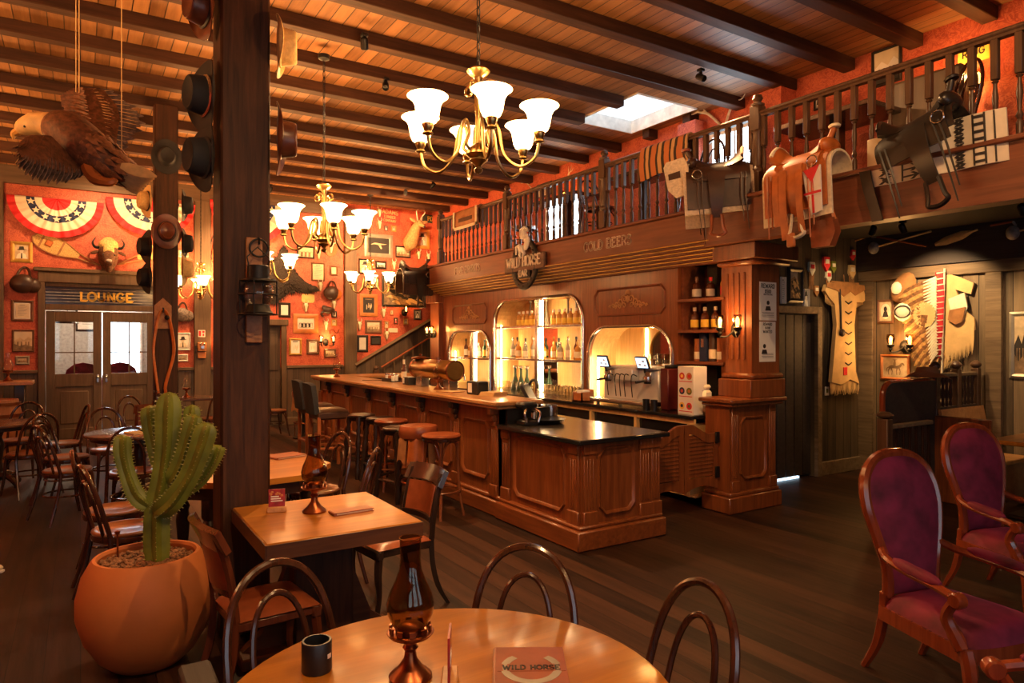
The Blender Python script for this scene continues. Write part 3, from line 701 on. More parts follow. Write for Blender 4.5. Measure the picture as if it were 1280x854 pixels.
for y0, y1 in ((9.0, 8.5), (7.7, 7.3)):
    m = LB(MB()); m.box(QB - .012, QB, y0, y1, 1.0, 1.88, b=.003); m.build('mirror', M_mirror, bb)
m = LB(MB()); m.prism([(0, -.42), (.82, -.42), (.82, .12), *arc(.56, .12, .26, 0, 90, 8), *arc(.26, .12, .26, 90, 180, 8)], 0, .012, M=basis((QB, 6.46, 1.45), (0, -1, 0), (0, 0, 1), (-1, 0, 0))); m.build('mirror', M_mirror, bb)
m = LB(MB()); P = [(QB - .014, 6.46 - p[0], 1.45 + p[1]) for p in [(0, -.42), *reversed(arc(.26, .12, .26, 90, 180, 8)), *reversed(arc(.56, .12, .26, 0, 90, 8)), (.82, -.42)]]; m.tube(P, .016, 6); m.build('mirror_frame', M_gold, bb)
for a, b, z in ((9.74, 11.24, 1.395), (7.28, 9.62, 1.415), (7.28, 9.62, 1.915)):
    m = LB(MB()); m.box(QX + .06, QB, a, b, z - .025, z, b=.004); m.build('shelf', M_pine, bb)
    m = LB(MB()); m.box(QX + .045, QX + .06, a, b, z - .028, z + .004, b=.003); m.build('shelf_edge', M_steel, bb)
# open bottle shelves beside the pillar
m = LB(MB()); m.box(QX + .05, QX + .42, 5.52, 5.55, QZ0, 2.54); m.box(QX + .4, QX + .43, QY0, 5.55, QZ0, 2.54); m.build('shelf_case', M_fascia, bb)
SHZ = (1.46, 1.81, 2.155)
for z in SHZ:
    m = LB(MB()); m.box(QX - .03, QX + .41, QY0 - .0, 5.53, z - .035, z, b=.005); m.build('shelf', M_fascia, bb)
for yc, zc, w in ((10.48, 2.155, 1.24), (6.39, 2.18, 1.30)):
    m = LB(MB()); chamfer_panel(m, w, .36, .08, .03, .02, wallx(QX, yc, zc)); m.build('plaque_moulding', M_fascia, bb)
    m = LB(MB()); Mx = wallx(QX, yc, zc)
    for s in (-1, 1):    # carved scroll ornament
        for k, (x, y, r) in enumerate(((.06, .03, .05), (.13, -.01, .045), (.2, -.035, .035), (.27, -.05, .028), (.33, -.06, .02), (.07, -.05, .04), (.15, -.065, .03), (.23, -.07, .025))):
            P = [(s * (x + r * (1 - i / 16) * math.cos(i * .55)), y + r * (1 - i / 16) * math.sin(i * .55), .006) for i in range(14)]
            m.tube(P, [.011 * (1 - i / 20) for i in range(14)], 6, M=Mx)
    for a in (-40, -20, 0, 20, 40): m.ell((math.sin(math.radians(a)) * .045, .075 + .04 * math.cos(math.radians(a)), .008), (.013, .03, .01), 8, 5, M=Mx @ T(rz=0))
    m.ell((0, .03, .008), (.03, .05, .014), 10, 6, M=Mx); m.build('carved_ornament', plain('carved_ornament', (.50, .25, .10), .45) if 'carved_ornament' not in MATS else MATS['carved_ornament'], bb)
# cornice of stepped mouldings and the lettered fascia
m = LB(MB())
for k in range(6):
    m.box(5.44 + k * .045, 5.80, QY0 - .05, 11.56, 2.735 - k * .036 - .02, 2.735 - k * .036, b=.006)
    m.box(5.44 + k * .045 + .028, 5.80, QY0 - .05, 11.56, 2.735 - k * .036 - .036, 2.735 - k * .036 - .02)
m.build('cornice', M_fascia, bb)
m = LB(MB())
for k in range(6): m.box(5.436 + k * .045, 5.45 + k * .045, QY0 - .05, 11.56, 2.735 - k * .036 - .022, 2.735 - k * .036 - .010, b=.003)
m.build('cornice_lit_edges', M_gold, bb)  # gold strips stand in for light catching the edge of each step
m = LB(MB()); m.box(5.50, 5.62, QY0 - .05, 11.56, 2.735, 3.04); m.box(5.46, 5.62, QY0 - .05, 11.58, 3.04, 3.085, b=.012); m.build('fascia_board', M_fascia, bb)
def fascia_word(s, yc, zc, h, sx):
    Mx = wallx(5.50, yc, zc)
    m = LB(MB()); lettering(m, s, 0, 0, h, .006, t=.24, M=Mx, sx=sx); m.build('lettering', M_cream, bb)
    m = LB(MB()); lettering(m, s, 0, .02 * h, h * .96, .008, t=.07, M=Mx, sx=sx * 1.01, serif=False); m.build('lettering_inlay', M_fascia, bb)
fascia_word('FINE SPIRITS', 10.10, 2.84, .105, 1.0)
fascia_word('COLD BEERS', 6.50, 2.84, .105, 1.1)
# end pier at the stair side
m = LB(MB()); m.box(5.66, 6.0, 11.5, 11.86, 0, 2.52, b=.006); m.box(5.58, 6.05, 11.46, 11.92, 2.40, 2.56, b=.012); m.box(5.6, 6.0, 11.5, 11.9, 2.56, 3.09); m.build('end_pier', M_bar, bb)
# counter and under-counter fridges
m = LB(MB()); m.box(5.24, QB, QY0, 11.4, .885, .92, b=.005); m.build('work_top', M_black, bb)
m = LB(MB()); m.box(5.30, QX + .1, QY0, 11.4, .08, .10); m.box(5.29, 5.31, QY0, 11.4, .83, .885)
for k in range(9):
    y = QY0 + .08 + k * .8; m.box(5.29, QX + .1, y - .02, y + .02, .08, .83)
m.box(QX + .1, QX + .12, QY0, 11.4, .08, .885); m.build('cabinet_frame', M_pine, bb)
for k in range(8):
    y = QY0 + .08 + k * .8
    m = LB(MB()); m.box(5.33, 5.345, y + .03, y + .77, .11, .82, b=.004); m.build('fridge_door', M_black, bb)
# the pub sign hung on the fascia
sg = thing('pub_sign', 'carved wooden horseshoe sign with a rearing white horse and the bar name', 'sign', M=wallx(5.47, 8.26, 2.80))
m = MB(); m.box(-.52, .52, -.10, .13, 0, .05, b=.012); m.build('name_board', wood('sign_board', (.06, .028, .016), (.17, .085, .05), .5, 'x'), sg)
m = MB(); lettering(m, 'WILD HORSE', 0, -.03, .14, .012, t=.15, sx=.80, z0=.05); lettering(m, 'BAR', 0, -.175, .085, .012, t=.2, z0=.05); m.build('lettering', M_cream, sg)
m = MB(); m.prism([(-.16, -.20), (.16, -.20), (.16, -.08), (-.16, -.08)], 0, .045); P = [(.29 * math.sin(a), -.02 - .30 * math.cos(a) * (1.0 if abs(a) < 1.6 else 1.25), .025) for a in [(-2.55 + 5.1 * i / 36) for i in range(37)]]
m.tube(P, .055, 8, flat=.5, up=(0, 0, 1)); 
for i in range(3, 34, 3): m.ell((P[i][0], P[i][1], .055), (.014, .014, .008), 8, 4)
m.build('horseshoe', M_iron, sg)
m = MB(T(0, .09, 0))   # rearing horse in relief
m.ell((-.01, .22, .05), (.06, .105, .03), 12, 8, M=T(rz=-.5)); m.tube([(.0, .27, .05), (.03, .37, .05), (.05, .43, .05)], [.05, .035, .025], 8)
m.tube([(.04, .43, .05), (.09, .41, .05), (.13, .37, .05)], [.028, .024, .014], 8); m.tube([(.03, .28, .05), (.12, .32, .06), (.15, .25, .06)], [.025, .016, .01], 6); m.tube([(.03, .25, .05), (.13, .25, .06), (.12, .18, .06)], [.025, .015, .01], 6)
m.tube([(-.05, .16, .05), (.02, .06, .05), (-.03, -.0, .05)], [.045, .025, .014], 8); m.tube([(-.07, .17, .05), (-.09, .05, .05), (-.06, -.0, .05)], [.04, .022, .013], 8)
m.tube([(-.09, .2, .05), (-.17, .17, .05), (-.19, .06, .05)], [.02, .026, .008], 6); m.tube([(.02, .45, .05), (-.04, .40, .06), (-.06, .31, .06)], [.012, .03, .012], 6)
m.build('white_horse', M_paperw, sg)
# gallery front right of the pillar
gf = MB(); gf.box(5.44, 5.62, -3.1, PY0 + .42, 2.66, 3.06); gf.box(5.40, 5.62, -3.1, PY0 + .42, 3.06, 3.10, b=.01)
gf = tag(gf.build('gallery_fascia', M_fascia), 'plain orange-brown fascia board under the gallery right of the pillar', 'fascia')
# ---------------------------------------------------------------- balustrade
bal = thing('balustrade', 'turned wooden balustrade along the gallery edge above the bar', 'balustrade', (5.53, 0, 3.09))
def prof_bal(h, sq=.30):
    return [(.013, 0), (.022, .0), (.022, .12), (.012, .14), (.024, .17), (.012, .2), (.016, .26), (.021, .33), (.014, h - sq - .06), (.012, h - sq - .03), (.024, h - sq - .015), (.012, h - sq)]
H0 = .80
bm_ = MB(); bm_.lathe(prof_bal(.76), 10); bm_.box(-.024, .024, -.024, .024, .46, .76, b=.004); b0 = bm_.build('baluster', M_rail, bal)
nw = MB(); nw.box(-.055, .055, -.055, .055, 0, .22, b=.006); nw.lathe([(.05, .22), (.058, .25), (.04, .28), (.05, .34), (.055, .42), (.042, .60), (.055, .62), (.05, .64)], 14); nw.box(-.055, .055, -.055, .055, .62, .86, b=.006); nw.lathe([(.06, .86), (.065, .88), (.03, .90), (.05, .93), (.04, .965), (.005, .98)], 14)
n0 = nw.build('newel_post', M_rail, bal)
NEW = [11.15, 8.87, 6.58, 4.30, 1.6]
first = True
for y in NEW:
    o = n0 if first else n0.copy()
    if not first: COL.objects.link(o); o.parent = bal
    first = False; o.location = (0, y, 0)
ys = []
for a, b in zip(NEW[:-1], NEW[1:]):
    k = 16 if b > 4.2 else 18
    ys += [a + (b - a) * (i + .5) / k for i in range(k)]
first = True
for y in ys:
    o = b0 if first else b0.copy()
    if not first: COL.objects.link(o); o.parent = bal
    first = False; o.location = (0, y, .0)
m = MB(); m.box(-.045, .045, .6, 11.15, .765, .80, b=.012); m.box(-.03, .03, .6, 11.15, .745, .767); m.build('handrail', M_rail, bal)
# ---------------------------------------------------------------- bentwood chairs (front = +Y)
def hoop_pts(w, z0, z1, y0, lean, n=18, sq=.78):
    out = []
    for i in range(n + 1):
        a = PI * i / n; x = -math.cos(a) * w * (1 + .06 * math.sin(a)); q = math.sin(a) ** sq
        out.append((x, y0 - lean * q, z0 + (z1 - z0) * q))
    return out
def bentwood(label):
    t = thing('bentwood_chair', label, 'chair')
    m = MB(); m.lathe([(.002, .445), (.17, .445), (.2, .45), (.205, .462), (.198, .472), (.17, .474), (.16, .468), (.002, .466)], 28); m.build('seat', M_seat, t)
    m = MB(); m.lathe([(.165, .415), (.205, .415), (.208, .43), (.205, .447), (.165, .447)], 28, cap=False); m.build('seat_ring', M_bent, t)
    m = MB(); P = hoop_pts(.195, .46, .90, -.15, .12, 24, .6); m.tube(P, .0145, 8); m.build('back_hoop', M_bent, t)
    m = MB(); P = hoop_pts(.105, .455, .80, -.165, .085, 20, .6); m.tube(P, .011, 8); m.build('inner_hoop', M_bent, t)
    for s in (-1, 1):
        m = MB(); m.tube(spl([(s * .195, -.15, .47), (s * .2, -.155, .38), (s * .205, -.19, .2), (s * .22, -.25, .0)], 4), [.0155] * 9 + [.0145, .014, .013, .012], 8); m.build('leg', M_bent, t)
        m = MB(); m.tube(spl([(s * .155, .135, .44), (s * .165, .15, .3), (s * .175, .165, .15), (s * .19, .2, 0)], 4), [.018] * 5 + [.016] * 4 + [.014, .013, .012, .011], 8); m.build('leg', M_bent, t)
    m = MB(); m.tube([(.185 * math.cos(a), .185 * math.sin(a) - .015, .24 + .0 * math.sin(a)) for a in [2 * PI * i / 24 for i in range(24)]], .009, 6, loop=True)
    for s in (-1, 1):
        m.tube(spl([(s * .165, .145, .27), (s * .13, .12, .38), (s * .06, .10, .425)], 4), .008, 6)
    m.build('brace', M_bent, t)
    return t
CH0 = None
def place_bent(x, y, tx, ty, label, group='bentwood cafe chairs'):
    global CH0
    rz = math.atan2(-(tx - x), ty - y)
    if CH0 is None:
        CH0 = bentwood(label); c = CH0; c['group'] = group; c.location = (x, y, 0); c.rotation_euler = (0, 0, rz)
    else: c = dup(CH0, label, (x, y, 0), rz, group=group)
    return c
RT = (.82, 1.60)
place_bent(.64, 2.22, RT[0] - .02, RT[1], 'bentwood chair at the front round table, between it and the square table')
place_bent(1.24, 1.98, *RT, 'bentwood chair at the far edge of the front round table, beside the open floor')
place_bent(1.44, 1.56, RT[0], RT[1] + .05, 'bentwood chair at the right edge of the front round table')
TM = (1.03, 5.34)
place_bent(.22, 5.74, .9, 5.7, 'bentwood chair behind the cactus, at the left side of the orange-topped table')
place_bent(.26, 5.12, 1.0, 5.3, 'bentwood chair nearest the terracotta pot, its back toward the aisle')
place_bent(1.63, 5.62, 1.0, 5.45, 'bentwood chair at the right side of the orange-topped table, behind the small oil lamp')
place_bent(1.60, 4.86, 1.1, 5.2, 'bentwood chair with its back to the bar stools, just past the square table')
T2 = (.52, 8.05)
place_bent(-.10, 7.75, T2[0], T2[1], 'bentwood chair on the aisle, left of the dark round table by the cactus')
place_bent(-.12, 8.62, T2[0], T2[1] + .3, 'bentwood chair behind the nearest aisle chair, facing the dark round table')
place_bent(.42, 7.33, T2[0] - .02, T2[1], 'bentwood chair seen from behind, in front of the dark round table')
place_bent(.30, 9.0, T2[0], T2[1], 'bentwood chair on the far side of the dark round table, before the lounge doors')
T3 = (-.80, 9.75)
place_bent(-.47, 9.15, T3[0], T3[1], 'bentwood chair with its back to the aisle, nearest of those by the barrel')
place_bent(-.62, 10.45, T3[0], T3[1], 'bentwood chair directly in front of the wooden barrel')
place_bent(-.18, 9.85, T3[0], T3[1], 'bentwood chair turned sideways between the barrel and the lounge doors')
place_bent(-1.05, 8.95, T3[0], T3[1], 'bentwood chair half cut off by the left edge of the view')
place_bent(.72, 10.9, 1.1, 10.3, 'bentwood chair standing in front of the right-hand lounge door')
TF = (1.55, 12.35)
place_bent(1.80, 11.75, TF[0], TF[1], 'bentwood chair at the dark table below the exit sign')
place_bent(1.2, 11.75, TF[0], TF[1], 'bentwood chair at the dark table by the wall, behind the top of the cactus')
place_bent(2.92, 12.5, 3.5, 12.6, 'bentwood chair beside the plain service door')
# ---------------------------------------------------------------- tables
def round_top(R, z, th, n=48): return [(R - .03, z - th), (R - .004, z - th + .006), (R, z - th * .5), (R - .004, z - .004), (R - .012, z), (.001, z)]
def pedestal(m, z):
    m.lathe([(.05, .09), (.075, .12), (.06, .2), (.045, .3), (.06, .42), (.07, .5), (.045, .58), (.06, z - .08), (.12, z)], 20)
def feet(m, n=4, R=.34):
    for k in range(n):
        a = PI / 4 + 2 * PI * k / n
        P = spl([(0.03, 0, .16), (.14, 0, .15), (.26, 0, .06), (R, 0, .022)], 4)
        m.tube([(p.x * math.cos(a), p.x * math.sin(a), p.z) for p in P], [.035] * 6 + [.03, .028, .026, .024, .022, .022, .022], 8)
def pub_table(name, label, x, y, R, top_m, z=.75, group=None, octo=False):
    t = thing(name, label, 'table', (x, y, 0), group=group)
    m = MB()
    if octo: m.prism(arc(0, 0, R, 22.5, 337.5, 7), z - .04, z)
    else: m.lathe(round_top(R, z, .035), 56)
    m.build('table_top', top_m, t)
    m = MB(); m.lathe([(R * .86, z - .075), (R * .88, z - .07), (R * .88, z - .036), (R * .8, z - .036)], 40, cap=False); m.build('apron', M_dark, t)
    m = MB(); pedestal(m, z - .04); m.build('pedestal', M_dark, t)
    m = MB(); feet(m, 4, R * .62); m.build('foot_cross', M_dark, t)
    return t
pub_table('round_table', 'round oak-topped table nearest the viewer, with a lamp, cup and menu on it', *RT, .60, M_table)
t = thing('octagonal_table', 'large eight-sided table with an orange oak top, behind the main post', 'table', (*TM, 0), rz=.12)
m = MB(); m.prism(arc(0, 0, .62, 22.5, 337.5, 7), .71, .75); m.build('table_top', M_table, t)
m = MB()
for k in range(8):
    a, b = math.radians(22.5 + 45 * k), math.radians(67.5 + 45 * k); m.prism([(.56 * math.cos(a), .56 * math.sin(a)), (.56 * math.cos(b), .56 * math.sin(b)), (.53 * math.cos(b), .53 * math.sin(b)), (.53 * math.cos(a), .53 * math.sin(a))], .62, .71)
m.build('apron', M_dark, t)
for sx in (-1, 1):
    for sy in (-1, 1):
        m = MB(); m.lathe([(.03, 0), (.04, .03), (.028, .06), (.04, .2), (.05, .35), (.04, .42), (.05, .45), (.035, .48), (.05, .5), (.05, .62)], 14, M=T(sx * .34, sy * .34, 0)); m.build('leg', M_dark, t)
M_dtop = wood('dark_table_top', (.045, .022, .013), (.14, .07, .042), .25, 'x', 1, .04, coat=.3)
pub_table('round_table', 'dark-topped round pub table between the cactus and the lounge doors', *T2, .50, M_dtop)
pub_table('round_table', 'small dark round table on the far left, ringed by chairs before the barrel', *T3, .42, M_dtop)
t = thing('wall_table', 'dark rectangular table along the back wall under the exit sign', 'table', (1.62, 12.5, 0))
m = MB(); m.box(-.55, .75, -.35, .35, .71, .75, b=.008); m.build('table_top', M_dtop, t)
for sx in (-.48, .68):
    for sy in (-.28, .28):
        m = MB(); m.lathe([(.025, 0), (.035, .04), (.025, .1), (.04, .4), (.03, .5), (.04, .71)], 12, M=T(sx, sy, 0)); m.build('leg', M_dark, t)
# square table built against the post
TS = (.72, 1.50, 3.24, 4.06)
t = thing('square_table', 'thick square oak table set against the main post, on a heavy plank base', 'table', (1.11, 3.65, 0))
m = MB(); m.box(-.39, .39, -.41, .41, .67, .75, b=.006); m.build('table_top', [M_table], t)
m = MB(); m.box(-.395, -.388, -.41, .41, .672, .744); m.box(.388, .395, -.41, .41, .672, .744); m.box(-.39, .39, -.416, -.408, .672, .744); m.build('edge_band', M_tabedge, t)
m = MB(T(0, .12, 0)); m.box(-.16, .16, -.14, .14, .06, .67, b=.01); m.box(-.25, .25, -.2, .2, .58, .67, b=.02)
m.build('base_column', M_post, t)
for s in (-1, 1):
    m = MB(); m.prism([(-.16 * s, .08), (-.36 * s, .0), (-.40 * s, .0), (-.40 * s, .06), (-.30 * s, .14), (-.16 * s, .5)], -.03, .03, M=basis((0, .12, 0), (1, 0, 0), (0, 0, 1), (0, -1, 0))); m.build('base_bracket', M_tabedge, t)
m = MB(T(0, .10, 0)); m.box(-.42, .42, -.10, .10, 0, .06, b=.01); m.box(-.1, .1, -.36, .30, 0, .06, b=.01); m.build('foot_cross', M_tabedge, t)
# ---------------------------------------------------------------- dark carved side chairs (front = +Y)
def side_chair(label, loc, rz, lea, fm=None):
    M_dark = fm or MATS['ebonised_wood']
    t = thing('side_chair', label, 'chair', (*loc, 0), rz); t.scale = (.95, .95, .94)
    m = MB(); m.box(-.2, .2, -.19, .21, .40, .45, b=.01); m.box(-.21, .21, .17, .225, .385, .455, b=.012); m.build('seat_frame', M_dark, t)
    m = MB()
    def cush(u, v):
        x = (u - .5) * .40; y = (v - .5) * .40 + .01; e = (1 - (2 * u - 1) ** 4) * (1 - (2 * v - 1) ** 4); return (x * (1 + .06 * (v)), y, .452 + .035 * e ** .6)
    m.grid(cush, 14, 14, .006); m.build('seat_cushion', lea, t)
    for s in (-1, 1):
        m = MB(); m.tube(spl([(s * .185, -.19, .46), (s * .185, -.2, .3), (s * .19, -.24, .14), (s * .195, -.32, 0)], 4), [.024] * 8 + [.022, .02, .018, .017, .016], 4, up=(1, .3, 0)); m.build('leg', M_dark, t)
        m = MB(); m.tube(spl([(s * .18, .19, .45), (s * .185, .205, .3), (s * .18, .195, .15), (s * .185, .22, 0)], 4), [.027, .027, .026, .026, .025, .024, .022, .02, .019, .018, .018, .018, .018], 6); m.build('leg', M_dark, t)
        m = MB(); m.tube(spl([(s * .185, -.19, .45), (s * .185, -.205, .6), (s * .187, -.235, .75), (s * .19, -.28, .88)], 4), .021, 6); m.build('back_post', M_dark, t)
    m = MB(); m.grid(lambda u, v: ((u - .5) * .46, -.255 - .05 * (v) - .045 * (1 - (2 * u - 1) ** 2) + .02, .80 + .105 * v + .012 * math.sin(PI * u)), 16, 5, .032); m.build('top_rail', M_dark, t)
    m = MB(); m.grid(lambda u, v: ((u - .5) * .33, -.22 - .04 * v - .04 * (1 - (2 * u - 1) ** 2) + .02, .60 + .20 * v), 14, 6, .022); m.build('back_panel', lea, t)
    m = MB(); m.grid(lambda u, v: ((u - .5) * .36, -.21 - .035 * (1 - (2 * u - 1) ** 2) + .02, .565 + .035 * v), 12, 2, .025); m.build('lower_rail', M_dark, t)
    return t
side_chair('black-framed chair with tan leather seat, on the bar side of the square table', (1.68, 4.08), PI / 2 + .12, M_leatherr)
side_chair('red-brown leather chair tucked between the terracotta pot and the square table', (.75, 3.42), -PI / 2 + .10, M_leatherr, M_redd)
side_chair('small red-brown backed chair beyond the dark round table', (.72, 9.75), PI - .3, M_leatherr, M_redd)
# ---------------------------------------------------------------- purple velvet armchairs (front = +Y)
def armchair(label, loc, rz, sc=1.0):
    t = thing('armchair', label, 'armchair', (*loc, 0), rz, group='purple velvet spoon-back armchairs')
    t.scale = (sc, sc, sc)
    def out(k):   # spoon back outline, half width at height
        pts = [(.175, .42), (.17, .52), (.185, .62), (.225, .75), (.255, .88), (.255, .98), (.225, 1.07), (.16, 1.135), (.08, 1.165), (0, 1.172)]
        return pts
    def yb(z): return -.22 - .04 * max(0, (z - .42)) - .20 * max(0, z - .6) ** 1.3
    L_ = [(x, yb(z), z) for x, z in out(0)]
    P = [(-x, y, z) for x, y, z in L_] + [(x, y, z) for x, y, z in reversed(L_[:-1])]
    P = spl(P, 3)
    m = MB(); m.tube(P, .030, 8); m.build('back_frame', M_red, t)
    m = MB(); o = out(0)
    def hw(z):
        for (a, za), (b, zb) in zip(o[:-1], o[1:]):
            if za <= z <= zb: return lerp(a, b, (z - za) / (zb - za))
        return .0
    def padf(u, v):
        z = .44 + .715 * v; w = max(.012, hw(z) - .015); x = (2 * u - 1) * w; e = max(0, 1 - (2 * u - 1) ** 2) * min(1, (1 - v) * 6, v * 6)
        return (x, yb(z) + .012 + .045 * e ** .7 - .03 * (1 - (2 * u - 1) ** 2) * 0, z)
    m.grid(padf, 16, 26, .02); m.build('back_cushion', M_velvet, t)
    m = MB()
    def seat(u, v):
        w = lerp(.20, .28, v); x = (2 * u - 1) * w; e = (1 - (2 * u - 1) ** 6) * (1 - (2 * v - 1) ** 6); return (x, -.22 + .53 * v + .03 * (1 - (2 * u - 1) ** 2) * v, .37 + .085 * e ** .5)
    m.grid(seat, 16, 16, .02); m.build('seat_cushion', M_velvet, t)
    m = MB(); m.prism([(-.22, -.24), (.22, -.24), (.30, .31), (.15, .35), (-.15, .35), (-.30, .31)], .30, .375); m.build('seat_rail', M_red, t)
    for s in (-1, 1):
        m = MB(); m.tube(spl([(s * .185, -.23, .44), (s * .19, -.24, .3), (s * .2, -.27, .15), (s * .215, -.34, 0)], 4), [.03] * 8 + [.026, .024, .022, .02, .019], 6); m.build('leg', M_red, t)
        m = MB(); m.tube(spl([(s * .27, .29, .36), (s * .275, .315, .25), (s * .265, .30, .12), (s * .27, .315, 0)], 4), [.034] * 5 + [.03, .027, .024, .022, .02, .019, .02, .022], 8); m.lathe([(.02, 0), (.026, .01), (.02, .03)], 10, M=T(s * .27, .315, 0)); m.build('leg', M_red, t)
        m = MB(); A = spl([(s * .19, -.255, .70), (s * .25, -.16, .655), (s * .29, 0, .635), (s * .30, .16, .62), (s * .305, .26, .60)], 5)
        m.tube(A, .022, 8); m.lathe([(.03, -.028), (.038, -.02), (.04, 0), (.038, .02), (.03, .028)], 14, M=T(s * .305, .275, .592) @ Matrix.Rotation(PI / 2, 4, 'Y'))
        m.tube(spl([(s * .305, .26, .585), (s * .30, .215, .5), (s * .285, .245, .42), (s * .28, .28, .36)], 5), [.026] * 6 + [.03] * 4 + [.034] * 6, 8)
        am = m.build('arm', M_red, t)
        m = MB(); m.tube([(p.x, p.y, p.z + .022) for p in A[7:17]], [.012, .024, .028, .03, .03, .03, .03, .028, .024, .012], 10, flat=.9); m.build('arm_pad', M_velvet, am)
    return t
AR = [armchair('purple velvet spoon-back armchair nearest the open floor, shown whole at the right', (3.56, 1.66), PI - .22, .93)]
a2 = dup(AR[0], 'purple velvet spoon-back armchair standing behind the nearest one, before the booth', (5.14, 2.02), PI - .28)
dup(AR[0], 'purple armchair at the bottom right corner, only its front arm in view', (2.66, .72), PI / 2 - .75)
dup(AR[0], 'purple armchair at the right edge, mostly out of view beyond the second', (5.85, 1.30), PI / 2 + .5)
# ---------------------------------------------------------------- bar stools
def turned_leg(m, a, b, r=.02):
    a = V(a); b = V(b); d = b - a; n = 14
    rr = [1, 1.05, .7, 1.15, .75, 1.0, 1.25, .8, 1.2, .75, 1.1, .7, 1.1, 1.0, .8]
    m.tube([a + d * (i / n) for i in range(n + 1)], [r * k for k in rr], 8)
def turned_stool(label, x, y, rz=0):
    t = thing('turned_stool', label, 'bar stool', (x, y, 0), rz, group='black turned-leg bar stools')
    m = MB(); m.lathe([(.15, .735), (.165, .74), (.17, .755), (.165, .768), (.14, .775), (.12, .768), (.002, .766)], 24); m.build('seat', M_dark, t)
    c = [(.11, .11), (-.11, .11), (-.11, -.11), (.11, -.11)]
    for q in c:
        m = MB(); turned_leg(m, (q[0], q[1], .74), (q[0] * 1.55, q[1] * 1.55, 0), .030); m.build('leg', M_dark, t)
    for i in range(4):
        a, b = c[i], c[(i + 1) % 4]; z = .22 if i % 2 else .26; k = 1.38
        m = MB(); turned_leg(m, (a[0] * k, a[1] * k, z), (b[0] * k, b[1] * k, z), .016); m.build('stretcher', M_dark, t)
    m = MB(); m.box(-.125, .125, -.125, .125, .69, .735, b=.01); m.build('seat_rail', M_dark, t)
    return t
s0 = turned_stool('black turned-leg bar stool beside the nearer grey-backed bar chair', 2.98, 8.22, .2)
dup(s0, 'black turned-leg bar stool half hidden by the taller bentwood stool', (3.05, 7.78, 0), .1)
dup(s0, 'black turned-leg bar stool next to the round leather stool, fully in view', (2.86, 6.78, 0), .35)
def bent_stool(label, x, y, rz=0):
    t = thing('bentwood_stool', label, 'bar stool', (x, y, 0), rz, group='brown bentwood bar stools')
    m = MB(); m.lathe([(.002, .755), (.17, .755), (.185, .762), (.19, .775), (.18, .79), (.15, .788), (.002, .782)], 28); m.build('seat', M_leatherr, t)
    m = MB(); m.lathe([(.16, .73), (.185, .73), (.187, .757), (.16, .757)], 28, cap=False); m.build('seat_ring', M_bent, t)
    M_ = wood('bent_stool_brown', (.13, .04, .016), (.26, .085, .03), .3, 'z') if 'bent_stool_brown' not in MATS else MATS['bent_stool_brown']
    for k in range(4):
        a = PI / 4 + k * PI / 2; c, s = math.cos(a), math.sin(a)
        m = MB(); m.tube(spl([(.15 * c, .15 * s, .75), (.16 * c, .16 * s, .5), (.18 * c, .18 * s, .2), (.22 * c, .22 * s, 0)], 4), .014, 8); m.build('leg', M_, t)
        b = a + PI / 2; P = [(.155 * math.cos(a), .155 * math.sin(a), .52), (.15 * math.cos(a + .3), .15 * math.sin(a + .3), .68), (.15 * math.cos(a + PI / 4), .15 * math.sin(a + PI / 4), .725), (.15 * math.cos(b - .3), .15 * math.sin(b - .3), .68), (.155 * math.cos(b), .155 * math.sin(b), .52)]
        m = MB(); m.tube(spl(P, 4), .009, 6); m.build('arch_brace', M_, t)
    m = MB(); m.tube([(.185 * math.cos(2 * PI * i / 28), .185 * math.sin(2 * PI * i / 28), .25) for i in range(28)], .011, 6, loop=True); m.build('foot_ring', M_, t)
    return t
s1 = bent_stool('brown bentwood bar stool between two black turned stools', 3.0, 7.32)
dup(s1, 'brown bentwood bar stool nearest the low counter, behind the leather-seated chair', (2.94, 5.92, 0), .3)
def saddle_stool(label, x, y):
    t = thing('saddle_stool', label, 'bar stool', (x, y, 0), group='round leather pub stools with hanging flaps')
    m = MB(); m.lathe([(.002, .70), (.17, .70), (.195, .715), (.20, .75), (.20, .80), (.185, .83), (.10, .838), (.002, .838)], 28); m.build('seat', M_leatherr, t)
    for k in range(6):
        a = k * PI / 3
        m = MB(); m.grid(lambda u, v: ((.19 + .02 * v + .01 * math.sin(u * 6)) * math.cos(a + (u - .5) * .92), (.19 + .02 * v + .01 * math.sin(u * 6)) * math.sin(a + (u - .5) * .92), .705 - .22 * v - .02 * math.sin(u * 9)), 8, 5, .006); m.build('flap', M_fringe if k % 2 else M_leather, t)
    m = MB(); m.lathe([(.19, 0), (.19, .02), (.06, .04), (.03, .07), (.03, .70)], 20); m.build('pedestal', M_iron, t)
    m = MB(); R = .17; m.tube([(R * math.cos(2 * PI * i / 28), R * math.sin(2 * PI * i / 28), .27) for i in range(28)], .012, 6, loop=True)
    for k in range(4): m.tube([(.02, 0, .27), (R * math.cos(k * PI / 2), R * math.sin(k * PI / 2), .27)], .008, 6)
    for k in range(4): m.tube([(R * math.cos(k * PI / 2 + .4), R * math.sin(k * PI / 2 + .4), .27), (R * math.cos(k * PI / 2 + .4), R * math.sin(k * PI / 2 + .4), .02)], .007, 6)
    m.build('foot_ring', M_copper, t); return t
s2 = saddle_stool('round tan leather stool with hanging flaps, next to the near bentwood stool', 2.9, 6.35)
dup(s2, 'leather stool with hanging flaps beyond the far end of the bar', (3.3, 12.0, 0), .4)
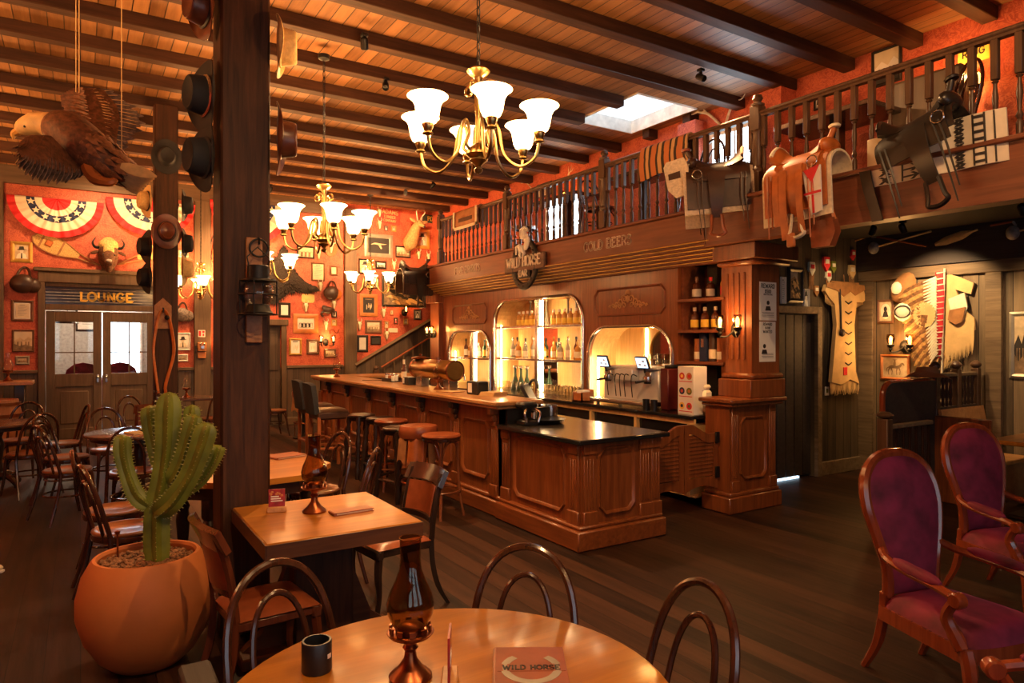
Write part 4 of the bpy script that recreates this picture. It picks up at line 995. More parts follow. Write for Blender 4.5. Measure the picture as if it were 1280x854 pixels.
def bar_chair(label, x, y):
    t = thing('bar_chair', label, 'bar chair', (x, y, 0), -PI / 2, group='grey-backed bar chairs on wooden legs')
    m = MB(); m.grid(lambda u, v: ((u - .5) * .42, (v - .5) * .42, .76 + .04 * ((1 - (2 * u - 1) ** 6) * (1 - (2 * v - 1) ** 6)) ** .4), 12, 12, .0); m.box(-.21, .21, -.21, .21, .66, .765, b=.02); m.build('seat', M_leatherd, t)
    m = MB(); m.grid(lambda u, v: ((u - .5) * .40 * (1 + .03 * math.sin(PI * v)), -.215 - .05 * v - .03 * (1 - (2 * u - 1) ** 2), .74 + .40 * v - .03 * (2 * u - 1) ** 4 * v), 12, 8, .07); m.build('backrest', M_blackfab, t)
    Mo = MATS.get('orange_leg') or wood('orange_leg', (.26, .075, .022), (.42, .14, .045), .35, 'z')
    for sx in (-1, 1):
        for sy in (-1, 1):
            m = MB(); m.box(-.02, .02, -.02, .02, 0, .70, b=.004, M=T(sx * .19, sy * .19, 0)); m.build('leg', Mo, t)
    for a in ((-.19, .19, .17, .21), (-.19, .19, -.21, -.17)):
        m = MB(); m.box(a[0], a[1], a[2], a[3], .27, .30, b=.004); m.build('stretcher', Mo, t)
    for sx in (-1, 1):
        m = MB(); m.box(sx * .19 - .015, sx * .19 + .015, -.19, .19, .27, .30, b=.004); m.build('stretcher', Mo, t)
    return t
b0_ = bar_chair('grey-backed bar chair on orange legs, the farther of the two', 2.86, 9.75)
dup(b0_, 'grey-backed bar chair on orange legs, the nearer of the two', (2.80, 8.98, 0))
# ---------------------------------------------------------------- barrel and the high table by the left wall
t = thing('barrel', 'wooden wine barrel at the far left, hooped with pale bands', 'barrel', (-1.02, 12.0, 0))
m = MB(); m.lathe([(.27, 0), (.33, .25), (.345, .42), (.33, .62), (.28, .86), (.26, .86), (.26, .84), (.001, .84)], 28); m.build('staves', wood('barrel_oak', (.26, .09, .03), (.46, .19, .07), .45), t)
for z, r in ((.07, .288), (.22, .328), (.62, .334), (.78, .304)):
    m = MB(); m.lathe([(r, z), (r + .006, z), (r + .004, z + .045), (r - .004, z + .045)], 28, cap=False); m.build('hoop', M_copper, t)
t = thing('high_table', 'plank-topped high table behind the barrel, holding a small oil lamp', 'table', (-1.1, 13.3, 0))
m = MB(); m.box(-.5, .48, -.3, .3, 1.0, 1.06, b=.008); m.build('table_top', M_bartop, t)
for s in (-1, 1):
    m = MB(); m.box(s * .3 - .07, s * .3 + .07, -.2, .2, 0, 1.0, b=.01); m.build('leg', M_dark, t)
# ---------------------------------------------------------------- booth in the alcove
YBO = 3.72
t = thing('booth', 'dark wooden booth bench with a spindle-topped back against the boarded wall', 'booth', (7.2, YBO, 0))
LBo = Matrix.Translation((-7.2, -YBO, 0))
pa = onx; 
x_ = lambda u: ony(u, 470, YBO).x
x0, xm, x1 = x_(1103), x_(1166), 8.62
def LM(): return MB(LBo)
r = .14; q = [(x0, .0), (xm, 0), (xm, 1.27), (x0 + r, 1.27), *[(x0 + r + r * math.cos(math.radians(a)), 1.13 + r * math.sin(math.radians(a))) for a in (105, 120, 135, 150, 165, 180)]]
m = LM(); m.prism(q, -.03, .03, M=basis((0, YBO, 0), (1, 0, 0), (0, 0, 1), (0, -1, 0))); m.build('end_panel', M_frieze, t)
m = LM(); m.tube([(x0, YBO, .3), (x0, YBO, 1.13)] + [(p[0], YBO, p[1]) for p in reversed(q[4:])] + [(x0 + r, YBO, 1.27), (xm, YBO, 1.27)], .028, 8); m.build('end_moulding', M_red, t)
m = LM(); m.box(xm, x1, YBO - .025, YBO + .025, 0, .98); m.build('back_panel', M_frieze, t)
for x in (xm + .04, (xm + x1) / 2, x1 - .05):
    m = LM(); m.box(x - .04, x + .04, YBO - .04, YBO + .04, .0, 1.38, b=.006); m.lathe([(.03, 1.38), (.055, 1.41), (.055, 1.43), (.03, 1.46), (.005, 1.47)], 12, M=T(x, YBO, 0)); m.build('newel', M_rail, t)
m = LM(); m.box(xm, x1, YBO - .03, YBO + .03, 1.30, 1.34, b=.008); m.build('top_rail', M_oldtrim, t)
for k in range(10):
    x = lerp(xm + .09, x1 - .1, (k + .5) / 10)
    if abs(x - (xm + x1) / 2) < .05: continue
    m = LM(); m.lathe([(.014, .98), (.02, 1.0), (.012, 1.04), (.022, 1.1), (.014, 1.2), (.02, 1.26), (.012, 1.31)], 8, M=T(x, YBO, 0)); m.build('spindle', M_dark, t)
m = LM()
m.grid(lambda u, v: (lerp(xm + .03, x1 - .02, u), YBO - .05 - .10 * (1 - v), .46 + .5 * v), 2, 6, .03); m.build('backrest', M_bartop, t)
m = LM(); m.box(xm + .02, x1, YBO - .52, YBO - .06, .40, .45, b=.01); m.box(xm + .04, x1, YBO - .46, YBO - .42, 0, .40); m.build('seat', M_bartop, t)
m = LM(); m.box(xm - .02, xm + .03, YBO - .55, YBO, 0, .9, b=.01); m.build('arm_panel', M_bar, t)
# low gate rail in front of the booth
t = thing('low_rail', 'short dark balustrade with a knobbed post in front of the booth', 'railing', (6.8, YBO - .25, 0))
LR = Matrix.Translation((-6.8, -(YBO - .25), 0)); yr = YBO - .3
xa, xb = ony(1106, 520, yr).x, ony(1163, 520, yr).x
m = MB(LR); m.box(xa - .05, xa + .05, yr - .05, yr + .05, 0, .98, b=.008); m.lathe([(.03, .98), (.07, 1.0), (.075, 1.015), (.04, 1.04), (.005, 1.045)], 14, M=T(xa, yr, 0)); m.build('post', M_rail, t)
m = MB(LR); m.box(xa, xb, yr - .03, yr + .03, .88, .92, b=.008); m.box(xa, xb, yr - .025, yr + .025, .06, .12, b=.006); m.build('rail', M_oldtrim, t)
for k in range(7):
    x = lerp(xa + .09, xb - .03, k / 6)
    m = MB(LR); m.lathe([(.015, .12), (.022, .2), (.013, .3), (.02, .5), (.013, .7), (.018, .88)], 8, M=T(x, yr, 0)); m.build('baluster', M_dark, t)
tb = onz(1268, 556, .75)
t = thing('booth_table', 'oak table in the booth at the right edge', 'table', (7.75, 2.78, 0))
m = MB(); m.box(-.45, .6, -.35, .3, .71, .75, b=.008); m.build('table_top', M_table, t)
m = MB(); m.box(-.05, .2, -.15, .1, .03, .71, b=.01); m.box(-.3, .45, -.25, .2, 0, .04, b=.01); m.build('pedestal', M_dark, t)
# ---------------------------------------------------------------- chandeliers
WARM = (1.0, .475, .15)
def light(name, kind, loc, power, color=WARM, size=.05, parent=None, **kw):
    d = bpy.data.lights.new(name, kind); d.energy = power; d.color = color
    if kind in ('POINT', 'SPOT'): d.shadow_soft_size = size
    for k, v in kw.items(): setattr(d, k, v)
    o = bpy.data.objects.new(name, d); COL.objects.link(o); o.location = loc
    if parent: o.parent = parent
    return o
def chandelier(label, loc, rz):
    t = thing('chandelier', label, 'chandelier', loc, rz, group='brass chandeliers with glowing bell glass shades')
    m = MB(); m.lathe([(.001, .40), (.06, .395), (.075, .38), (.06, .36), (.03, .34), (.022, .30), (.02, .1), (.022, -.08), (.05, -.10), (.075, -.125), (.08, -.15), (.05, -.175), (.06, -.19), (.03, -.21), (.015, -.23), (.03, -.245), (.022, -.265), (.001, -.275)], 20); m.build('stem', M_brass, t)
    m = MB()
    for k in range(4):
        a = 2 * PI * k / 4 + .3
        P = [(.02, .13), (.022, .2)] + [(.068 + (.046 - .0017 * i) * math.cos(PI - .33 * i), .26 + (.046 - .0017 * i) * math.sin(PI - .33 * i)) for i in range(22)]
        m.tube([(p[0] * math.cos(a), p[0] * math.sin(a), p[1]) for p in P], .0085, 6)
    m.build('scroll', M_brass, t)
    for k in range(6):
        a = 2 * PI * k / 6; c, s = math.cos(a), math.sin(a)
        P = spl([(.05, .0, -.14), (.10, 0, -.10), (.075, 0, -.02), (.10, 0, .05), (.135, 0, -.0), (.17, 0, -.16), (.27, 0, -.245), (.37, 0, -.20), (.40, 0, -.10)], 5)
        m = MB(); m.tube([(p.x * c, p.x * s, p.z) for p in P], .0105, 7)
        m.lathe([(.012, -.11), (.035, -.10), (.022, -.085), (.028, -.07), (.036, -.05), (.034, -.035), (.001, -.035)], 14, M=T(.40 * c, .40 * s, 0)); arm = m.build('arm', M_brass, t)
        m = MB(); m.lathe([(.030, -.045), (.052, -.03), (.066, .0), (.072, .035), (.078, .07), (.095, .10), (.118, .118), (.124, .122), (.120, .126), (.094, .108), (.074, .075), (.064, .03), (.045, -.02), (.028, -.038)], 20, M=T(.40 * c, .40 * s, 0)); m.build('glass_shade', M_shade, arm)
    h = (ZB + .02 - loc[2])
    m = MB(); n = int((h - .40) / .055)
    for i in range(n):
        z = .41 + i * .055
        P = [(.011 * math.cos(q), 0, z + .02 + .034 * math.sin(q)) for q in [2 * PI * j / 10 for j in range(10)]]
        m.tube(P, .0045, 5, loop=True, M=Matrix.Rotation(PI / 2 * (i % 2), 4, 'Z'))
    m.lathe([(.06, h), (.055, h - .03), (.01, h - .045)], 14)
    m.build('chain', M_iron, t)
    return t
CHAND = [('big brass chandelier with six glowing shades, nearest and largest of all', 598, 164, 4.35, .2), ('brass chandelier hanging second nearest, in front of the bunting and pictures', 405, 281, 6.7, .45),
      ('brass chandelier half hidden behind the main post, in front of the bear skin', 331, 330, 9.9, .3), ('small-looking far chandelier in front of the pictures by the stairs', 463, 350, 13.0, .1),
      ('far chandelier between the two posts, in front of the wall column', 251, 356, 12.6, .5)]
CHL = []
for i, (lb, u, v, d, rz) in enumerate(CHAND):
    r = (u - 640) / F * d; p = V((d * S_ + r * C_, d * C_ - r * S_, 1.68 - (v - 427) * d / F))
    if p.y > YB - .5: p *= (YB - .55) / p.y; p.z = 1.68 - (v - 427) * (p.x * S_ + p.y * C_) / F
    if i == 0: c0 = c = chandelier(lb, tuple(p), rz)
    else:
        c = dup(c0, lb, tuple(p), rz)
        # its own length of chain
        ch = [k for k in kids(c) if k.name.startswith('chain')][0]
        z0 = ZB + .02 - c0.location.z; z1 = ZB + .02 - p.z; ch.scale = (1, 1, (z1 - .40) / (z0 - .40)); ch.location.z = .40 - .40 * ch.scale.z
    CHL.append(p)
    for k in range(3):
        a = rz + 2 * PI * k / 3
        light('chandelier_bulb', 'POINT', (p.x + .40 * math.cos(a), p.y + .40 * math.sin(a), p.z + .12), 26 if i == 0 else 46, size=.03)
for (x, y, z, lb) in ((-2.3, 5.2, 2.95, 'chandelier of the left aisle, out of view beside the carved eagle'), (-2.3, 10.2, 2.95, 'chandelier of the left aisle, out of view near the barrel'), (1.0, -1.6, 2.95, 'unseen chandelier added behind the viewer to brighten the ceiling')):
    c = dup(c0, lb, (x, y, z), .3)  # unseen chandeliers, added outside the view to brighten the ceiling
    ch = [k for k in kids(c) if k.name.startswith('chain')][0]; zz = ZB + .02 - z; z0 = ZB + .02 - c0.location.z; ch.scale = (1, 1, (zz - .40) / (z0 - .40)); ch.location.z = .40 - .40 * ch.scale.z
    for k in range(3): light('chandelier_bulb', 'POINT', (x + .40 * math.cos(.3 + 2.09 * k), y + .40 * math.sin(.3 + 2.09 * k), z + .12), 85 if x < 0 else 14, size=.03)
# ---------------------------------------------------------------- small ceiling spotlights
def spot(u, v, tgt, power, label, deg=70, col=(1, .56, .24)):
    p = onz(u, v, ZB - .02) if isinstance(u, (int, float)) else V(u)
    t = thing('ceiling_spotlight', label, 'spotlight', tuple(p), group='small black ceiling spotlights')
    m = MB(); d = (V(tgt) - p).normalized(); R_ = d.to_track_quat('Z', 'Y').to_matrix().to_4x4()
    m.lathe([(.028, -.05), (.035, -.04), (.035, .05), (.03, .055), (.028, .03), (.001, .03)], 14, M=Matrix.Translation((0, 0, -.04)) @ R_); m.build('lamp_head', M_iron, t)
    m = MB(); m.box(-.012, .012, -.012, .012, -.03, .05); m.box(-.03, .03, -.03, .03, .02, .05, b=.004); m.build('bracket', M_iron, t)
    q = p + V((0, 0, -.04)) + d * .07
    o = light('spotlight_beam', 'SPOT', tuple(q), power, col, .03, spot_size=math.radians(deg), spot_blend=.6)
    o.rotation_euler = (-d).to_track_quat('Z', 'Y').to_euler()
    return t
spot(507, 238, (6.0, YB, 3.2), 260, 'black ceiling spotlight above the deer head wall', 80)
spot(541, 229, (4.2, YB, 2.6), 260, 'black ceiling spotlight in front of the deer head wall, nearer the gallery', 80)
spot(338, 234, (2.6, YB, 2.4), 260, 'black ceiling spotlight just right of the main post', 90)
spot(482, 103, (1.2, 3.0, .7), 330, 'black ceiling spotlight on a beam left of the largest chandelier', 90)
spot(876, 92, (5.6, 3.0, 3.2), 120, 'black ceiling spotlight on the boards near the skylight', 90)
spot((.45, 12.4, ZB - .02), 0, (.35, YB, 3.1), 150, 'black ceiling spotlight over the buffalo head, behind the eagle tail', 95)
spot((2.2, 6.0, ZB - .02), 0, (3.3, 8.4, .9), 300, 'black ceiling spotlight aimed at the bar front', 95)
spot((1.7, 2.2, ZB - .02), 0, (3.4, 5.0, .6), 260, 'black ceiling spotlight aimed at the low counter', 80)
spot((.4, .6, ZB - .02), 0, (.5, 3.6, .3), 170, 'black ceiling spotlight aimed at the cactus', 85)
spot((2.2, .4, ZB - .02), 0, (1.0, 1.9, .75), 150, 'black ceiling spotlight above the front table', 75)
spot((3.6, 1.2, ZB - .02), 0, (5.45, 3.2, 2.9), 110, 'black ceiling spotlight aimed at the saddles', 75)
# alcove: two small lamps in its dark ceiling, aimed at the boarded wall
for (x, y, tx, ty, tz, pw, lb) in ((7.75, 4.1, 8.66, 4.1, 1.9, 100, 'small black spotlight in the alcove ceiling aimed at the feather headdress'), (7.6, 4.35, 8.2, 5.1, 1.9, 22, 'small black spotlight in the alcove ceiling aimed at the buckskin dress'), (7.6, 2.9, 8.6, 2.9, 1.6, 40, 'small black spotlight in the alcove ceiling over the booth')):
    spot((x, y, 2.98), 0, (tx, ty, tz), pw, lb, 85, (1, .62, .28))
# ---------------------------------------------------------------- wall sconces
def sconce(label, M, n=2, gap=.10, s=1.0, power=6):
    t = thing('wall_sconce', label, 'wall lamp', M=M @ Matrix.Scale(1.3, 4), group='bronze candle wall lamps')
    m = MB(); m.lathe([(.045, 0), (.05, .008), (.03, .02), (.015, .03)], 14, sy=1.2); m.build('back_plate', M_iron, t)
    for k in range(n):
        x = (k - (n - 1) / 2) * gap * 2 if n > 1 else 0
        m = MB(); m.tube(spl([(0, 0, .02), (x * .5, -.05, .05), (x, -.05, .09), (x, .0, .09)], 4), .007, 6)
        R_ = basis((x, 0, .09), (1, 0, 0), (0, 0, 1), (0, 1, 0))
        m.lathe([(.006, -.05), (.02, -.03), (.012, -.015), (.03, .0), (.034, .015), (.02, .02)], 12, M=R_); a = m.build('arm', M_iron, t)
        m = MB(); m.lathe([(.018, .018), (.032, .04), (.038, .07), (.035, .10), (.034, .115), (.030, .115), (.033, .07), (.016, .024)], 14, M=R_); m.build('lamp_shade', M_amber, a)
        m = MB(); m.lathe([(.010, .02), (.014, .04), (.015, .075), (.006, .098), (.001, .102)], 10, M=R_); m.build('bulb', M_bulb, a)
        light('sconce_light', 'POINT', tuple(M @ V((x, .09, .16))), power, (1, .5, .15), .03)
    return t
sconce('bronze twin-lamp sconce on the fluted pillar', wallx(PX0, 4.66, 1.80), 2, .085, power=9)
sconce('bronze twin-lamp sconce on the boarded wall above the horse picture', wallx(XA - .02, 4.56, 1.62), 2, .09, power=8)
sconce('bronze twin-lamp sconce on the end pier of the back bar beside the stairs', wallx(5.66, 11.66, 1.82), 2, .08, power=8)
p = ony(407, 428, YB); sconce('twin-lamp sconce on the red wall above the small landscape picture', wally(p.x, p.z, YB), 2, .10, power=8)
p = ony(505, 388, YB); sconce('single-lamp sconce on the red wall below the big battle painting', wally(p.x, p.z - .05, YB), 1, power=8)
p = ony(271, 428, YB); sconce('single-lamp sconce on the red wall just left of the main post', wally(p.x, p.z - .05, YB), 1, power=8)
p = onx(1207, 105, XR); sconce('twin-lamp sconce on the red gallery wall at the upper right', wallx(XR, p.y, p.z - .1), 2, .12, power=14)
p = onx(713, 243, XR); sconce('single-lamp sconce on the gallery wall above the sign', wallx(XR, p.y, p.z - .1), 1, power=8)
# daylight at the windows: portals guide the sky into the room
for a, b in wins:
    d = bpy.data.lights.new('window_daylight', 'AREA'); d.shape = 'RECTANGLE'; d.size = b - a; d.size_y = 2.4; d.cycles.is_portal = True
    o = bpy.data.objects.new('window_daylight', d); COL.objects.link(o); o.location = ((a + b) / 2, YR - .2, 2.1); o.rotation_euler = (PI / 2, 0, 0)
d = bpy.data.lights.new('skylight_daylight', 'AREA'); d.shape = 'RECTANGLE'; d.size = SKX1 - SKX0; d.size_y = SKY1 - SKY0; d.cycles.is_portal = True
o = bpy.data.objects.new('skylight_daylight', d); COL.objects.link(o); o.location = ((SKX0 + SKX1) / 2, (SKY0 + SKY1) / 2, ZC + .15)
# ---------------------------------------------------------------- posts
def post(label, x0, x1, y0, y1):
    m = MB(); m.box(x0, x1, y0, y1, 0, ZB, b=.014)
    return tag(m.build('wooden_post', M_post), label, 'post')
P0 = (.665, .935, 4.10, 4.37); P1 = (.735, .985, 8.95, 9.2)
post('big dark wooden post rising through the middle left, with hats and a lantern on it', *P0)
post('farther wooden post between the cactus and the lounge doors, hung with hats and a harness', *P1)
# ---------------------------------------------------------------- hats (crown points along +Z)
def hat(label, M, felt, band, R=.19, ch=.11, curl=.06, tall=1.0, flat=False, beads=False):
    t = thing('hat', label, 'hat', M=M, group='cowboy hats')
    m = MB()
    def brim(u, v):
        a = 2 * PI * u; r = lerp(.082, 1.0, v); k = max(0, (r - .45) / .55)
        x = math.cos(a) * lerp(.085, R * .86, v); y = math.sin(a) * lerp(.105, R * 1.08, v)
        z = .006 + curl * (math.cos(a) ** 2) * k ** 1.6 - curl * .35 * (math.sin(a) ** 2) * k ** 2
        return (x, y, z)
    m.grid(brim, 40, 8, .005); m.build('brim', felt, t)
    m = MB()
    def crown(u, v):
        a = 2 * PI * u; q = v
        if q < .7:
            s = q / .7; r = 1.02 - .16 * s ** 2; z = ch * tall * s
        else:
            s = (q - .7) / .3; r = .86 * (1 - s); z = ch * tall * (1 - (0 if flat else .28) * math.sin(s * PI / 2)) 
        pinch = 1 - (0 if flat else .16) * max(0, math.sin(a)) ** 2 * min(1, q * 1.4)
        return (math.cos(a) * .088 * r * pinch, math.sin(a) * .11 * r, z)
    m.grid(crown, 32, 14, 0); m.build('crown', felt, t)
    m = MB(); m.tube([(math.cos(a) * .091, math.sin(a) * .113, .018) for a in [2 * PI * i / 32 for i in range(32)]], .011, 6, loop=True, flat=.4, up=(0, 0, 1) if False else None)
    if beads:
        m.mi = 1
        for i in range(14):
            a = 2 * PI * i / 14; m.ell((math.cos(a) * .094, math.sin(a) * .116, .018), (.008, .008, .012), 6, 4)
    m.build('band', [band, M_ink], t)
    return t
def face(p, d, up=(0, 0, 1), roll=0):
    z = V(d).normalized(); y = V(up); y = (y - z * y.dot(z)).normalized(); x = y.cross(z)
    return basis(p, x, y, z) @ Matrix.Rotation(roll, 4, 'Z')
def on_post(P, side, u, v):
    if side == 'f': return ony(u, v, P[2])
    if side == 'l':
        q = ony(u, v, (P[2] + P[3]) / 2); return V((P[0], q.y, q.z))
    q = ony(u, v, P[2] + .06); return V((P[1], q.y, q.z))
for (P, side, u, v, mat, band, R, lb, rl) in (
    (P0, 'l', 268, 12, M_feltbr, M_ink, .17, 'brown leather hat at the very top left of the big post', 0),
    (P0, 'l', 265, 122, M_felt, M_steel, .19, 'black hat with a studded band on the left side of the big post', 0),
    (P0, 'l', 268, 199, M_felt, M_ink, .18, 'plain black hat low on the left side of the big post', 0),
    (P0, 'r', 348, 58, M_felttan, M_felttan, .17, 'pale straw hat high on the right side of the big post', 0),
    (P0, 'r', 338, 172, M_feltbr, M_leatherr, .20, 'shiny red-brown leather hat on the right side of the big post', 0),
    (P1, 'f', 208, 197, M_felt, M_ink, .19, 'black hat facing out at the top of the farther post', 0),
    (P1, 'f', 208, 290, M_feltbr, M_ink, .19, 'red-brown hat facing out on the farther post', 0),
    (P1, 'l', 190, 252, M_felttan, M_ink, .18, 'tan hat on the left side of the farther post, under the eagle tail', 0),
    (P1, 'l', 190, 309, M_felt, M_ink, .19, 'black hat on the left side of the farther post, beside the red-brown one', 0),
    (P1, 'l', 186, 347, M_felt, M_ink, .18, 'lowest black hat on the left side of the farther post', 0),
    (P1, 'r', 225, 256, M_felt, M_ink, .18, 'black hat on the right side of the farther post, before the bunting', 0),
    (P1, 'r', 224, 304, M_felt, M_ink, .18, 'lower black hat on the right side of the farther post', 0),
    (P1, 'r', 226, 336, M_felttan, M_felttan, .20, 'straw hat low on the right side of the farther post', 0)):
    d = {'f': (0, -1, 0), 'l': (-1, 0, 0), 'r': (1, 0, 0)}[side]
    p = on_post(P, side, u, v) + V(d) * (.03 if side == 'f' else .055)
    if side == 'r' or side == 'l': d = (d[0], -.30, 0)
    hat(lb, face(p, d, (0, 0, 1), 0), mat, band, R, curl=-.02 if side == 'f' else .035)
# lantern on the post
p = ony(318, 372, P0[2])
t = thing('post_lantern', 'old railway lantern with clear globe hung on the big post', 'lantern', M=wally(p.x, p.z, P0[2] - .10))
m = MB()
m.lathe([(.001, -.105), (.075, -.105), (.08, -.09), (.07, -.08), (.06, -.05), (.055, -.045)], 20, M=Matrix.Rotation(-PI / 2, 4, 'X')); m.build('lamp_base', M_iron, t)
m = MB(); m.lathe([(.055, -.045), (.075, -.02), (.082, .02), (.075, .06), (.055, .085), (.05, .085), (.07, .058), (.077, .02), (.07, -.018), (.05, -.043)], 20, M=Matrix.Rotation(-PI / 2, 4, 'X')); m.build('globe', M_clear, t)
m = MB(); m.lathe([(.10, .085), (.095, .095), (.06, .10), (.058, .17), (.05, .175), (.001, .175)], 20, M=Matrix.Rotation(-PI / 2, 4, 'X')); m.build('hood', M_iron, t)
m = MB()
for z in (-.10, .01): m.tube([(.105 * math.cos(a), z, .105 * math.sin(a)) for a in [2 * PI * i / 20 for i in range(20)]], .004, 5, loop=True)
for a in (.4, 2.0, 3.6, 5.2): m.tube([(.10 * math.cos(a), -.10, .10 * math.sin(a)), (.10 * math.cos(a), .09, .10 * math.sin(a))], .004, 5)
m.tube([(-.05, .17, 0), (-.06, .22, 0), (0, .28, -.02), (.06, .22, 0), (.05, .17, 0)], .004, 5); m.build('wire_cage', M_iron, t)
t2 = thing('lantern_board', 'light brown wooden board on the big post, carrying the lantern hook', 'wall board', M=wally(p.x - .005, p.z, P0[2]))
m = MB(); m.box(-.045, .045, -.26, .34, 0, .025, b=.005); m.build('board', M_leather if False else wood('board_wood', (.22, .09, .03), (.40, .18, .07), .5), t2)
m = MB(); m.tube([(.02 + .05 * math.cos(a), .28 + .05 * math.sin(a), .045) for a in [2 * PI * i / 20 for i in range(20)]], .006, 6, loop=True); m.tube([(.02, .34, .02), (.02, .33, .06), (.02, .30, .05)], .006, 6); m.build('iron_ring', M_iron, t2)
# harness on the farther post
p = ony(206, 395, P1[2])
t = thing('harness', 'leather collar harness with long straps on a pointed plaque on the farther post', 'harness', M=wally(p.x - .02, p.z, P1[2]))
m = MB(); m.prism([(-.09, -.15), (.09, -.15), (.09, .12), (0, .21), (-.09, .12)], 0, .02); m.build('plaque', MATS['board_wood'], t)
m = MB(); m.tube(spl([(-.05, -.9, .04), (-.10, -.45, .04), (-.075, -.15, .05), (-.04, .02, .05), (0, .06, .05), (.04, .02, .05), (.085, -.15, .05), (.11, -.45, .04), (.02, -.85, .04), (.10, -1.0, .04)], 5), .02, 6, flat=.5); m.build('strap', M_leather, t)
m = MB(); m.tube([(0, .09, .02), (0, .09, .06), (0, .04, .07)], .008, 6); m.lathe([(.03, 0), (.02, .03), (.005, .05)], 10, M=T(.04, -.02, .05)); m.build('hook', M_iron, t)
# ---------------------------------------------------------------- bunting
def bunting(label, u0, u1, vtop, vbot):
    a, b = ony(u0, vtop, YB - .1), ony(u1, vtop, YB - .1); zb = ony((u0 + u1) / 2, vbot, YB - .1).z
    W_ = (b.x - a.x) / 2; H_ = a.z - zb
    m = MB(wally((a.x + b.x) / 2, a.z, YB - .10)); NS = 48
    ring = [(0, .30, 0), (.30, .45, 1), (.45, .62, 2), (.62, .84, 1), (.84, 1.0, 0)]
    def pt(r, th):
        k = .020 + .022 * r * math.sin(th * 26) + .01 * math.sin(th * 11)
        return (-math.cos(th) * W_ * r, -math.sin(th) * H_ * r, k)
    for r0, r1, mi in ring:
        m.mi = mi
        m.grid(lambda u, v: pt(lerp(r0, r1, v), PI * u), 96, 2, 0)
    m.mi = 1
    for i in range(7):
        th = PI * (i + .5) / 7; c = pt(.535, th); s_ = .060 * W_ / .68
        P = []
        for k in range(10):
            q = PI / 2 + k * PI / 5; rr = s_ if k % 2 == 0 else s_ * .42; P.append((c[0] + rr * math.cos(q), c[1] + rr * math.sin(q)))
        m.prism(P, c[2] + .012, c[2] + .022)
    o = m.build('bunting', [M_bred, M_bwhite, M_bblue], fix=False)
    return tag(o, label, 'bunting', 'red white and blue pleated fan buntings')
bunting('pleated star bunting at the far left, whole, above the snowshoe', 8, 130, 243, 297)
bunting('pleated star bunting partly hidden by the hat-hung post', 132, 244, 246, 296)
bunting('pleated star bunting mostly hidden by the big post', 262, 362, 249, 305)
